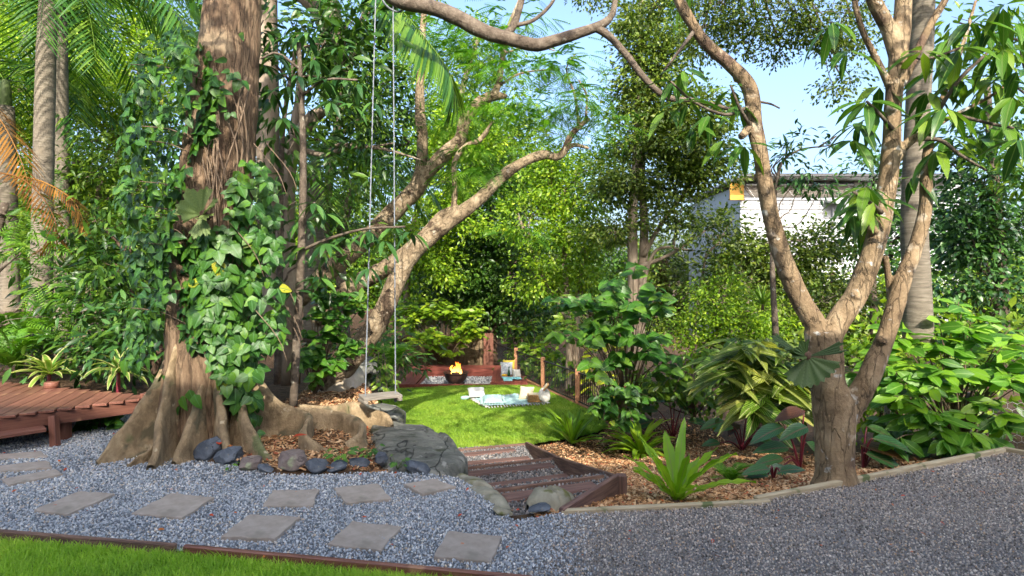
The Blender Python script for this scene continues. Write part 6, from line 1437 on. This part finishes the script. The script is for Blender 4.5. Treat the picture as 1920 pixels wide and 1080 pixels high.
tree('leafy_tree', 'dark-leaved tree crowding the gap right of the buttress tree trunk', 'tree', [[(520, 720, 7.6, 14), (525, 500, 7.6, 12), (530, 250, 7.5, 9), (560, 60, 7.4, 6)]], [(515, 210, 45, 110, 7.4, .5), (590, 90, 80, 65, 7.3, .6), (550, 340, 40, 80, 7.5, .5), (665, 110, 60, 55, 7.5, .6), (520, 60, 50, 60, 7.5, .5), (640, 30, 70, 50, 7.5, .6), (600, 470, 50, 60, 7.6, .5)], 'lance2', .2, 'lf_dark', 'bark_grey', 1.1, GB, r0=.012)
# bare pale limbs and slender trunks behind the buttress tree
bl_ = thing('pale_limbed_tree', 'pale-barked tree with stout bare limbs right of the buttress tree', 'tree', W(545, 700, 8.4))
mb = MB()
ptube(mb, [(540, 720, 8.4, 46), (540, 560, 8.4, 40), (535, 420, 8.4, 34), (542, 300, 8.4, 30), (560, 255, 8.4, 28), (582, 225, 8.4, 26), (606, 205, 8.4, 22)], sides=14, n=6, rough=.07, freq=5)
ptube(mb, [(548, 290, 8.4, 26), (556, 230, 8.4, 22), (562, 185, 8.4, 18), (566, 120, 8.4, 14)], sides=12, n=5, rough=.07, freq=5, seed=2)
ptube(mb, [(520, 620, 8.6, 44), (505, 400, 8.6, 42), (502, 200, 8.6, 42), (500, 60, 8.6, 40), (500, -80, 8.6, 36)], sides=14, n=6, rough=.05, freq=5, seed=3)
ptube(mb, [(500, -60, 8.6, 50), (560, -30, 8.6, 56), (606, 10, 8.6, 56), (622, 55, 8.6, 44), (640, 120, 8.6, 20)], sides=14, n=6, rough=.08, freq=5, seed=4)
ptube(mb, [(560, 280, 8.5, 12), (610, 290, 8.5, 10), (660, 275, 8.5, 9), (720, 280, 8.5, 6), (790, 300, 8.5, 3)], sides=7, n=5, rough=.1, freq=8, seed=5)
ptube(mb, [(610, 288, 8.5, 9), (640, 270, 8.5, 7), (690, 275, 8.5, 5), (740, 268, 8.5, 3)], sides=6, n=5, rough=.1, freq=8, seed=6)
mb.build('trunk', M['bark_pale'], bl_, True)
p, d, n, s, cen = crown_pts([(560, 60, 80, 60, 8.2), (650, 200, 70, 50, 8.4), (690, 330, 60, 30, 8.5, .4), (600, 130, 80, 50, 8), (700, 240, 50, 40, 8.6, .4)], 'lance2', .15, 1.0)
mb = MB(); leaves(mb, 'lance2', p, d, n, s, nr.random(len(p))); mb.build('crown', M['lf_dark'], bl_, True)
# sapling with whorled dark leaves in front
sp = thing('sapling', 'slender upright sapling with dark whorled leaves right of the buttress tree', 'tree', W(551, 742, 6.6))
mb = MB()
ptube(mb, [(550, 760, 6.6, 15), (556, 640, 6.6, 15), (564, 500, 6.6, 15), (568, 380, 6.6, 14), (568, 260, 6.6, 12), (565, 180, 6.6, 10), (560, 80, 6.6, 8)], sides=10, n=6, rough=.04, freq=9)
ptube(mb, [(566, 470, 6.6, 7), (610, 450, 6.5, 6), (680, 430, 6.4, 5), (760, 425, 6.3, 4)], sides=6, n=4)
ptube(mb, [(566, 430, 6.6, 6), (575, 400, 6.5, 5), (590, 380, 6.4, 4)], sides=6, n=4)
ptube(mb, [(566, 180, 6.6, 7), (610, 150, 6.5, 5), (670, 150, 6.4, 4)], sides=6, n=4)
ptube(mb, [(563, 130, 6.6, 6), (520, 100, 6.5, 5), (490, 110, 6.4, 4)], sides=6, n=4)
mb.build('trunk', M['bark_grey'], sp, True)
rr = random.Random(12); pos, dr, nm, sc = [], [], [], []
for x, y, n in [(690, 432, 9), (740, 425, 9), (770, 435, 8), (650, 445, 8), (720, 450, 7), (610, 455, 8), (590, 380, 8), (570, 410, 8), (555, 470, 7), (610, 400, 7), (520, 105, 9), (490, 120, 8), (545, 70, 9), (575, 60, 9), (610, 150, 9), (640, 140, 8), (670, 155, 9), (590, 110, 9), (560, 140, 8), (540, 160, 8), (620, 190, 8), (660, 195, 7), (510, 170, 8), (530, 220, 7), (500, 60, 8), (640, 90, 8), (700, 190, 6), (600, 520, 6), (550, 545, 6), (690, 500, 5)]:
    whorl(W(x, y, 6.5 + rr.uniform(-.35, .35)), n, .25, pos, dr, nm, sc, rr)
leaf_parts(sp, 'lance', M['lf_bluedark'], pos, dr, nm, sc)
# ------------------------------------------------------------------ broad-leaved shrubs: every large leaf its own
def shrub(name, label, cat, basepx, clumps, n, tpl, size, mat, stem='stem_brown', stemr=.008, seed=0, face=(0, -.55, .75), droop=-.35, group=None, baseY=None, sprays=None, per=6, jit=.4, limit=300):
    rr_ = random.Random(seed)
    b = GT(*basepx) if baseY is None else W(*basepx, baseY)
    t = thing(name, label, cat, b, group)
    pos, dr, nm, sc = [], [], [], []; mb = MB()
    tot = sum(c[2] * c[3] for c in clumps)
    for (px, py, rx, rz, Y, *o) in clumps:
        s = Y / FPX; c = W(px, py, Y); k = max(1, round(n * rx * rz / tot)); ns = max(1, k // per)
        dep = o[0] if o else min(rx, rz) * s * .9
        for i in range(ns):
            v = Vector((rr_.gauss(0, 1), rr_.gauss(0, 1), rr_.gauss(0, 1))).normalized() * rr_.random() ** .4
            e = c + Vector((v.x * rx * s, v.y * dep, v.z * rz * s))
            h = Vector((e.x - b.x, e.y - b.y, 0)); L = (e - b).length
            m1 = b.lerp(e, .4) + Vector((rr_.uniform(-.06, .06), rr_.uniform(-.06, .06), .12 * L)); m2 = b.lerp(e, .75) + Vector((0, 0, .10 * L))
            tube(mb, [(*b, stemr * 1.5), (*m1, stemr), (*m2, stemr * .7), (*e, stemr * .4)], sides=5, n=4)
            dd = (e - m2).normalized()
            for q in range(per):
                f = q / per; p = m2.lerp(e, .35 + .65 * f) + Vector((rr_.gauss(0, .02), rr_.gauss(0, .02), rr_.gauss(0, .02)))
                a = q * 2.4 + rr_.uniform(-.5, .5)
                d = dd * .5 + Vector((math.cos(a), math.sin(a) * .8 - .2, droop + rr_.uniform(-.3, .3)))
                pos.append(p); dr.append(d); nm.append(Vector(face) + Vector((rr_.gauss(0, jit), rr_.gauss(0, jit), rr_.gauss(0, jit * .6)))); sc.append(size * rr_.uniform(.6, 1.25))
    mb.build('stem', M[stem], t, True)
    leaf_parts(t, tpl, M[mat], pos, dr, nm, sc, limit=limit)
    return t
shrub('leafy_shrub', 'large bright-leaved bush beside the far driveway edging', 'shrub', (1790, 850), [(1700, 640, 60, 50, 6.4), (1780, 610, 70, 50, 6.6), (1860, 640, 70, 55, 6.4), (1740, 700, 70, 50, 6.2), (1830, 720, 80, 50, 6.2), (1900, 700, 50, 60, 6.2), (1680, 740, 60, 50, 6.3), (1760, 780, 60, 40, 6.1), (1860, 780, 60, 35, 6.2), (1640, 690, 40, 40, 6.5), (1810, 570, 40, 25, 6.6), (1720, 830, 60, 20, 6.1), (1830, 825, 70, 20, 6.1)], 520, 'obov', .25, 'lf_big', seed=1, per=7)
shrub('leafy_shrub', 'mulberry-like shrub with drooping heart leaves over the lawn corner', 'shrub', (1175, 792), [(1060, 560, 55, 35, 9.6), (1110, 590, 60, 40, 9.5), (1150, 530, 45, 35, 9.6), (1180, 500, 25, 22, 9.6), (1190, 560, 50, 40, 9.4), (1240, 580, 45, 30, 9.4), (1100, 640, 55, 35, 9.5), (1190, 640, 55, 45, 9.3), (1250, 660, 45, 40, 9.3), (1035, 610, 30, 30, 9.7), (1140, 680, 50, 40, 9.4)], 330, 'heart', .25, 'lf_mul', seed=2, per=6, stemr=.010)
shrub('leafy_shrub', 'low dark climber bush on a stump at the lawn corner', 'shrub', (1150, 812), [(1150, 740, 45, 30, 9.2), (1120, 760, 25, 28, 9.2), (1175, 775, 35, 28, 9.1), (1195, 745, 30, 25, 9.2), (1150, 790, 30, 16, 9.1)], 240, 'heart', .15, 'lf_vine', seed=3, per=6)
shrub('leafy_shrub', 'golden-leaved shrub behind the bar fence', 'shrub', (1130, 770), [(1110, 660, 35, 25, 14.5), (1140, 690, 40, 30, 14.5), (1105, 700, 30, 25, 14.5), (1160, 650, 30, 25, 14.5), (1130, 735, 40, 20, 14.3)], 170, 'obov', .30, 'lf_yellow', seed=4, per=6)
shrub('leafy_shrub', 'sunlit shrub with bare twigs at the bar fence end', 'shrub', (1010, 700), [(990, 620, 35, 25, 19), (1030, 640, 40, 30, 18.5), (1000, 660, 35, 22, 18.5), (1050, 670, 35, 30, 18), (960, 640, 25, 25, 19), (1060, 620, 30, 30, 18.5)], 230, 'obov', .27, 'lf_bright', seed=5, per=7)
shrub('leafy_shrub', 'sunlit yellow-green bush behind the fire pit', 'shrub', (830, 688), [(770, 590, 40, 30, 18.95), (820, 580, 50, 28, 18.85), (870, 600, 40, 30, 18.85), (790, 625, 45, 28, 18.75), (840, 635, 45, 25, 18.75), (890, 630, 25, 20, 18.85), (745, 600, 25, 30, 18.95), (855, 660, 25, 18, 18.75), (800, 570, 60, 20, 18.8), (880, 585, 35, 20, 18.8)], 1150, 'obov', .25, 'lf_bright', seed=6, per=9)
shrub('leafy_shrub', 'dense green creeper bush at the foot of the leaning tree', 'shrub', (590, 740), [(600, 560, 40, 40, 8.0), (640, 600, 45, 40, 8.0), (590, 640, 40, 40, 7.8), (620, 690, 40, 30, 7.8), (660, 560, 35, 30, 8.2), (660, 650, 35, 30, 8.0), (570, 700, 30, 30, 7.6)], 420, 'heart', .15, 'lf_mul', seed=7, per=7)
shrub('leafy_shrub', 'small leafy seedling bush beside the swing rope', 'shrub', (715, 760), [(720, 690, 18, 25, 9.5), (705, 715, 15, 15, 9.5), (735, 720, 16, 18, 9.5), (715, 740, 25, 12, 9.2), (700, 680, 12, 14, 9.6)], 130, 'obov', .13, 'lf_mid', seed=8, per=6)
shrub('leafy_shrub', 'pale-striped ginger clump left of the forked tree', 'ginger', (1430, 830), [(1400, 660, 50, 35, 7.6), (1460, 650, 45, 35, 7.6), (1380, 710, 55, 35, 7.5), (1450, 720, 55, 40, 7.4), (1500, 700, 35, 40, 7.5), (1420, 770, 70, 30, 7.3), (1350, 680, 25, 30, 7.8)], 185, 'lance', .56, 'lf_ginger', 'stem_green', .012, 9, per=6, droop=-.15, face=(0, -.35, .9))
shrub('leafy_shrub', 'dense dappled shrub above the red-stemmed plants', 'shrub', (1300, 790), [(1270, 700, 40, 40, 9.5), (1310, 720, 40, 35, 9.3), (1250, 740, 30, 25, 9.3), (1330, 680, 30, 35, 9.5)], 200, 'obov', .2, 'lf_mid', seed=10, per=6)
shrub('leafy_shrub', 'broad-leaved bush low behind the chicken wire', 'shrub', (1720, 850), [(1680, 800, 40, 25, 6.6), (1740, 820, 50, 20, 6.5), (1640, 720, 25, 50, 6.6), (1800, 830, 50, 15, 6.4)], 90, 'obov', .26, 'lf_mul', seed=11, per=5)
shrub('leafy_shrub', 'leafy understorey bush under the deck end', 'shrub', (200, 812), [(190, 785, 30, 12, 6.9), (170, 795, 18, 9, 6.8), (215, 790, 14, 10, 6.8)], 70, 'heart', .13, 'lf_vine', seed=12, per=5)
shrub('leafy_shrub', 'tall shrub with lance leaves behind the golden shrub', 'shrub', (1090, 740), [(1060, 600, 40, 30, 15.5), (1120, 610, 40, 30, 15.5), (1080, 560, 40, 30, 15.5), (1200, 700, 40, 40, 14), (1230, 640, 35, 35, 14)], 240, 'lance', .34, 'lf_mid', seed=13, per=8)

# ------------------------------------------------------------------ rosette plants
def strap(L, Wd, el, az, curve, mat, rows=10, wave=.0, fold=.35, seed=0, prof=strapf, twist=0):
    V, al, ac, F = [], [], [], []
    p = Vector((0, 0, 0)); h = Vector((math.cos(az), math.sin(az), 0)); s = Vector((-h.y, h.x, 0)); e = el
    rr_ = random.Random(seed)
    ph = rr_.uniform(0, 6)
    for k in range(rows + 1):
        f = k / rows; w = Wd * .5 * max(.03, prof(f))
        n = h * -math.sin(e) + Vector((0, 0, math.cos(e)))
        for t in (-1, 0, 1):
            V.append(tuple(p + s * w * t + n * (fold * w * abs(t) + wave * Wd * math.sin(f * 19 + ph + t * 1.3) * abs(t)))); al.append(f); ac.append(t)
        p = p + (h * math.cos(e) + Vector((0, 0, math.sin(e)))) * (L / rows); e -= curve / rows
    for k in range(rows):
        a = 3 * k; F += [(a, a + 3, a + 4, a + 1), (a + 1, a + 4, a + 5, a + 2)]
    return mesh_np('frond', np.array(V), [np.array(F)], mat, dict(rnd=np.full(len(V), 0.0), along=al, across=ac), smooth=True)
def rosette(name, label, cat, base, n, L, Wd, mat, el=(.5, 1.3), curve=(.4, 1.1), seed=0, part='frond', wave=.05, fold=.35, prof=strapf, stem=None, group=None, stemh=0):
    rr_ = random.Random(seed); t = thing(name, label, cat, base, group); top = base + Vector((0, 0, stemh))
    mb = MB(); tube(mb, [(*(base + Vector((0, 0, -.05))), .03 * (L / .5)), (*(top + Vector((0, 0, .04))), .022 * (L / .5))], sides=10, n=3); mb.build('crown_base' if not stemh else 'stem', M[stem or 'bark_dark'], t, True)
    for k in range(n):
        f = (k + .5) / n; e = el[0] + (el[1] - el[0]) * f + rr_.uniform(-.12, .12)
        me = strap(L * rr_.uniform(.75, 1.1), Wd * rr_.uniform(.8, 1.15), e, k * 2.39996 + rr_.uniform(-.3, .3), rr_.uniform(*curve), M[mat], wave=wave, fold=fold, seed=seed * 50 + k, prof=prof)
        put(part, me, t, Matrix.Translation(top + Vector((0, 0, .02))))
    return t
nestp = lambda s: (.38 + .9 * s) * (1 - s ** 5) ** .7 if s < .55 else (.875) * (1 - ((s - .55) / .45) ** 2.2) ** .8
rosette('nest_fern', 'tall bird nest fern with upright strappy fronds at the timber edging', 'fern', GT(1268, 944), 18, .66, .10, 'lf_nest', (.5, 1.3), (.1, .6), 3, wave=.16, prof=nestp)
rosette('nest_fern', 'full bird nest fern with bright drooping fronds in the mulch', 'fern', GT(1200, 856), 36, .84, .115, 'lf_nest', (.3, 1.35), (.5, 1.3), 5, wave=.10, prof=nestp)
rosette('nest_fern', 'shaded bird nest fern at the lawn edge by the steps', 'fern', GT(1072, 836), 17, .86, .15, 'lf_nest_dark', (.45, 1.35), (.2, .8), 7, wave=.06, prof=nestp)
rosette('cordyline', 'variegated cream-edged cordyline just behind the deck', 'cordyline', W(92, 722, 7.9), 26, .52, .085, 'lf_cord', (.15, 1.4), (.7, 1.6), 9, part='leaf', wave=.03, prof=lance, stem='stem_red', stemh=.12)
rosette('cordyline', 'variegated cordyline with arching leaves close to the buttress tree', 'cordyline', W(222, 745, 7.6), 17, .50, .085, 'lf_cord', (.15, 1.4), (.8, 1.8), 11, part='leaf', wave=.03, prof=lance, stem='stem_red', stemh=.30)
rosette('strap_plant', 'clump of dark strappy leaves below the leaning trunk', 'plant', W(690, 690, 12), 26, .75, .06, 'lf_mid', (.5, 1.4), (.5, 1.5), 13, part='leaf', prof=lance)
rosette('strap_plant', 'spiky green plant beside the rear shrubs behind the ginger', 'plant', W(1430, 575, 9), 30, .4, .03, 'lf_mid', (.0, 1.4), (.1, .5), 14, part='leaf', prof=lance)
# feathery ferns
def fern(label, base, n, L, seed, mat='lf_fern', name='feather_fern'):
    rr_ = random.Random(seed); t = thing(name, label, 'fern', base)
    for k in range(n):
        a = k * 2.4 + rr_.uniform(-.3, .3); e = rr_.uniform(.5, 1.25); l = L * rr_.uniform(.7, 1.1); h = Vector((math.cos(a), math.sin(a), 0))
        P = [base, base + h * l * .3 * math.cos(e) + Vector((0, 0, l * .35 * math.sin(e))), base + h * l * .65 * math.cos(e * .8) + Vector((0, 0, l * .6 * math.sin(e))), base + h * l * (.95 * math.cos(e * .6)) + Vector((0, 0, l * .62 * math.sin(e)))]
        frond(t, P, l * .26, 22, M[mat], seed * 40 + k, hang=.12, rach=.005)
    return t
LT['plf'] = leaf_t(1, .16, lambda s: (1 - s ** 2.2) ** .7 * min(1, .5 + 3 * s), 3, .2, .12)
fern('small feathery fern between the tall nest fern and the forked tree', GT(1372, 905), 15, .34, 1)
fern('lacy fern at the left edge behind the deck', W(20, 690, 8.3), 16, .8, 2)
fern('lacy fern in the shade below the leaning tree trunk', W(735, 690, 13), 14, .9, 3)
fern('lacy fern beside the pale sunlit palm base', W(30, 640, 9), 14, .8, 4)

# red-stemmed broad plants
def redstem(label, basepx, spec, size, seed, baseY=None):
    rr_ = random.Random(seed); b = GT(*basepx) if baseY is None else W(*basepx, baseY)
    t = thing('red_stem_plant', label, 'plant', b, 'red-stemmed broad-leaved plants')
    for k, (px, py, dY, dirx, burg) in enumerate(spec):
        e = W(px, py, b.y + dY); mb = MB()
        tube(mb, [(*b, .014), (*(b.lerp(e, .5) + Vector((0, 0, .08))), .011), (*e, .007)], sides=6, n=4); mb.build('petiole', M['stem_red'], t, True)
        d = Vector((dirx, rr_.uniform(-.5, .1), rr_.uniform(-.25, .15)))
        n = Vector((rr_.uniform(-.2, .2), -.45, .85))
        leaf_parts(t, 'paddle', M['lf_burg' if burg else 'lf_phil'], [e], [d], [n], [size * rr_.uniform(.8, 1.15)])
    return t
redstem('red-stemmed plant with broad dark leaves in front of the ginger', (1392, 846), [(1375, 800, -.1, -1, 0), (1360, 790, .1, -1, 0), (1400, 780, 0, .3, 1), (1425, 805, 0, 1, 0), (1350, 830, -.15, -.9, 0), (1440, 800, .1, 1, 0), (1385, 795, .2, -.4, 1), (1415, 822, -.2, .9, 0)], .40, 1)
redstem('red-stemmed plant near the low climber bush', (1262, 822), [(1235, 770, 0, -1, 0), (1255, 750, .1, -.4, 0), (1280, 760, 0, .8, 1), (1225, 790, -.1, -1, 0), (1290, 790, -.1, 1, 0), (1265, 740, .2, .2, 0)], .52, 2)
redstem('red-stemmed plant with one burgundy leaf against the forked tree trunk', (1500, 880), [(1508, 770, .1, -1, 1), (1470, 800, 0, -.9, 0), (1515, 800, -.1, -1, 0), (1470, 860, -.1, -.9, 0), (1480, 840, .1, -1, 0), (1510, 828, .1, .3, 0), (1470, 872, -.3, -.5, 0)], .40, 3)
redstem('red-stemmed plant right of the forked tree trunk', (1618, 880), [(1625, 800, .1, .8, 0), (1635, 822, -.1, 1, 0), (1650, 830, .1, 1, 0), (1622, 850, -.1, .9, 0), (1660, 850, .2, 1, 0), (1615, 835, 0, .4, 1)], .36, 4)
redstem('pair of low paddle leaves at the edging left of the forked tree', (1450, 900), [(1445, 880, -.05, -.9, 0), (1462, 884, -.15, .4, 0), (1440, 890, .05, -1, 0)], .27, 5)

# ------------------------------------------------------------------ staghorn ferns
def fan(L, spread, mat, lobes=5, seed=0, cup=.3, hang=0):
    rr_ = random.Random(seed); V = [(0, 0, 0)]; al = [0]; ac = [0]; n = 36; rings = 5; F3 = []; F4 = []
    for r_ in range(1, rings + 1):
        for k in range(n + 1):
            a = -spread / 2 + spread * k / n; f = r_ / rings
            e = 1 + (f ** 2) * (.09 * math.sin(lobes * 3.1 * k / n * 2 + seed) + .05 * math.sin(k * 1.7 + seed))
            x, y = L * f * e * math.sin(a), L * f * e * math.cos(a)
            V.append((x, y, cup * L * f * f * (abs(a) / spread) + .03 * L * math.sin(k * .9) * f - hang * L * f * f)); al.append(f); ac.append(.6 * math.sin(k * .8))
    for k in range(n): F3.append((0, 1 + k + 1, 1 + k))
    for r_ in range(rings - 1):
        for k in range(n):
            a = 1 + r_ * (n + 1) + k; F4.append((a, a + 1, a + n + 2, a + n + 1))
    return mesh_np('frond', np.array(V), [np.array(F3), np.array(F4)], mat, dict(rnd=np.zeros(len(V)), along=al, across=ac), smooth=True)
def stag(label, c, specs, mat, size):
    t = thing('staghorn_fern', label, 'fern', c)
    for k, (d, n, s, sp, lo) in enumerate(specs):
        put('frond', fan(size * s, sp, M[mat], lo, k + 3), t, (lambda y, z: Matrix.Translation(c) @ Matrix((y.cross(z), y, z)).transposed().to_4x4())(Vector(d).normalized(), (Vector(n) - Vector(d).normalized() * Vector(n).dot(Vector(d).normalized())).normalized()))
    mb = MB(); tube(mb, [(c.x, c.y + .12, c.z - .02, .03), (c.x, c.y + .02, c.z, .05), (c.x, c.y - .02, c.z, .02)], sides=8, n=3); mb.build('root_pad', M['bark_dark'], t, True)
    return t
stag('grey-green staghorn fern clinging to the vine-covered trunk', W(378, 402, 5.72), [((-.2, -.4, .4), (.1, -.8, .6), .27, 2.4, 3), ((.7, -.4, .3), (0, -.7, .7), .25, 1.0, 2), ((.2, -.35, -.9), (0, -.9, .2), .26, 1.0, 2), ((-.8, -.2, .05), (0, -.6, .8), .24, .9, 2), ((.4, -.5, -.2), (0, -.6, .8), .24, .8, 2)], 'lf_stag', .95)
stag('dark staghorn fern draping off the forked tree trunk', W(1514, 668, 4.92), [((.18, -.25, -.9), (-.15, -.95, -.1), .31, 2.3, 1), ((-.95, -.3, .32), (0, -.5, .9), .42, .75, 2), ((-.75, -.5, .02), (-.2, -.6, .8), .26, .9, 1), ((.9, -.3, .22), (0, -.6, .8), .34, .5, 2), ((-.5, -.1, .75), (0, -.9, .3), .18, 1.2, 2)], 'lf_stagdark', .8)

# ------------------------------------------------------------------ weeds and fallen leaves
def weed(label, px, py, n, size, seed, mat='lf_big', z=None):
    rr_ = random.Random(seed); b = GT(px, py) if z is None else G(px, py, z)
    t = thing('garden_weed', label, 'weed', b); pos, dr, nm, sc = [], [], [], []; mb = MB()
    for k in range(n):
        a = k * 2.4; e = b + Vector((math.cos(a), math.sin(a), 0)) * size * rr_.uniform(.3, 1.6) + Vector((0, 0, size * rr_.uniform(.8, 2.0)))
        tube(mb, [(*b, .004), (*e, .002)], sides=4, n=2)
        pos.append(e); dr.append(Vector((math.cos(a), math.sin(a), -.2))); nm.append(Vector((rr_.uniform(-.3, .3), -.5, .9))); sc.append(size * rr_.uniform(.7, 1.2))
    mb.build('stem', M['stem_green'], t, True); leaf_parts(t, 'oval', M[mat], pos, dr, nm, sc)
weed('bright green sprout growing between two buttress roots', 336, 850, 9, .085, 1, z=0)
weed('small weed cluster at the snaking buttress root end', 640, 872, 16, .075, 2, 'lf_mul')
weed('tiny weed before the brown-grey rock', 430, 885, 4, .05, 3, z=0)
weed('low weeds in the mulch beside the dark slab rock', 690, 862, 14, .075, 4, 'lf_mul')
weed('small green weed growing before the dark slab rock', 745, 880, 8, .06, 5, 'lf_mul', z=0)
weed('leafy weed patch right of the swing seat', 735, 776, 22, .08, 6, 'lf_mid')
rr = random.Random(55)
FL = [(412, 838, .10, 'red fallen leaf stuck above the blue-grey rocks'), (432, 842, .08, 'dark red fallen leaf on the blue-grey wedge rock'), (548, 824, .14, 'orange fallen leaf standing at the big curved root'), (232, 936, .16, 'brown scrap of bark between the two left square pavers'), (222, 880, .12, 'reddish dry leaf before the left buttress root'), (152, 853, .05, 'small orange leaf on the gravel near the deck step'), (1245, 700, .0, ''), (1640, 893, .07, 'red leaf on the driveway beside the pale edging'), (1100, 830, .07, 'red leaf in the mulch beside the shaded nest fern')]
for px, py, s, lab in FL:
    if not s: continue
    b = (GT(px, py) if py > 850 or px > 1000 else W(px, py, 5.62)) + Vector((0, 0, .022)); o = put('fallen_leaf', leaf_mesh('oval', M['lf_red']), None, Matrix.Translation(b) @ Matrix.Rotation(rr.uniform(0, 6), 4, 'Z') @ Matrix.Rotation(rr.uniform(-.2, .4), 4, 'X') @ Matrix.Scale(s, 4))
    tag(o, lab, 'leaf', 'fallen leaves')
# leaf litter: tiny dry leaves nobody could count
pp = np.concatenate([jgrid(-6, 6, 3.3, 8, .42, rng, lambda x, y: True, lambda x, y: T(x, y) + (.085 if in_poly(x, y, GRAVEL) else .03)), jgrid(-3, 4.5, 4.6, 11, .22, rng, bed_ok, lambda x, y: T(x, y) + .03)])
me = mesh_np('litter_leaf', LT['oval3']['V'], LT['oval3']['P'], M['lf_red'], dict(rnd=np.zeros(len(LT['oval3']['V']))))
scatter('leaf_litter', 'scattered small dry red leaves on gravel and mulch', [me, me.copy()], pp, np.stack([nr.normal(0, .25, len(pp)), nr.normal(0, .25, len(pp)), nr.uniform(0, 6.28, len(pp))], -1), nr.uniform(.018, .05, len(pp)))
LTw = None
# ------------------------------------------------------------------ chicken wire by the driveway corner
cw = thing('chicken_wire_fence', 'sagging chicken wire fence beside the far driveway corner', 'fence', W(1800, 850, 6.7))
mb = MB(); a0, b0 = W(1660, 840, 7.0), W(1990, 840, 6.6); ux = (b0 - a0); Lw = ux.length; ux = ux / Lw; hexs = .05
rows_ = 9; cols_ = int(Lw / (hexs * 1.732))
for r_ in range(rows_):
    for c_ in range(cols_):
        x = (c_ + (.5 if r_ % 2 else 0)) * hexs * 1.732; z = r_ * hexs * 1.5
        def P_(dx, dz):
            sx_ = x + dx; return a0 + ux * sx_ + Vector((0, .05 * math.sin(sx_ * 3), z + dz - .12 + .04 * math.sin(sx_ * 2.1)))
        q = [P_(0, hexs), P_(-hexs * .866, hexs * .5), P_(hexs * .866, hexs * .5), P_(0, hexs), P_(-hexs * .866, hexs * .5), P_(-hexs * .866, -hexs * .5)]
        for i in (0, 1, 2):
            a_, b_ = ((q[0], q[1]), (q[0], q[2]), (q[4], q[5]))[i]
            tube(mb, [(*a_, .0016), (*b_, .0016)], sides=3, n=1, cap=False)
mb.build('wire_mesh', plain('galvanised_wire', (.55, .56, .57), .4, .6), cw)
for f in (.02, .5, .98):
    p = a0 + ux * Lw * f; board('post', p + Vector((0, .03, -.4)), p + Vector((0, .03, .65)), .05, .05, M['grey_timber'], cw, up=(0, 1, 0))
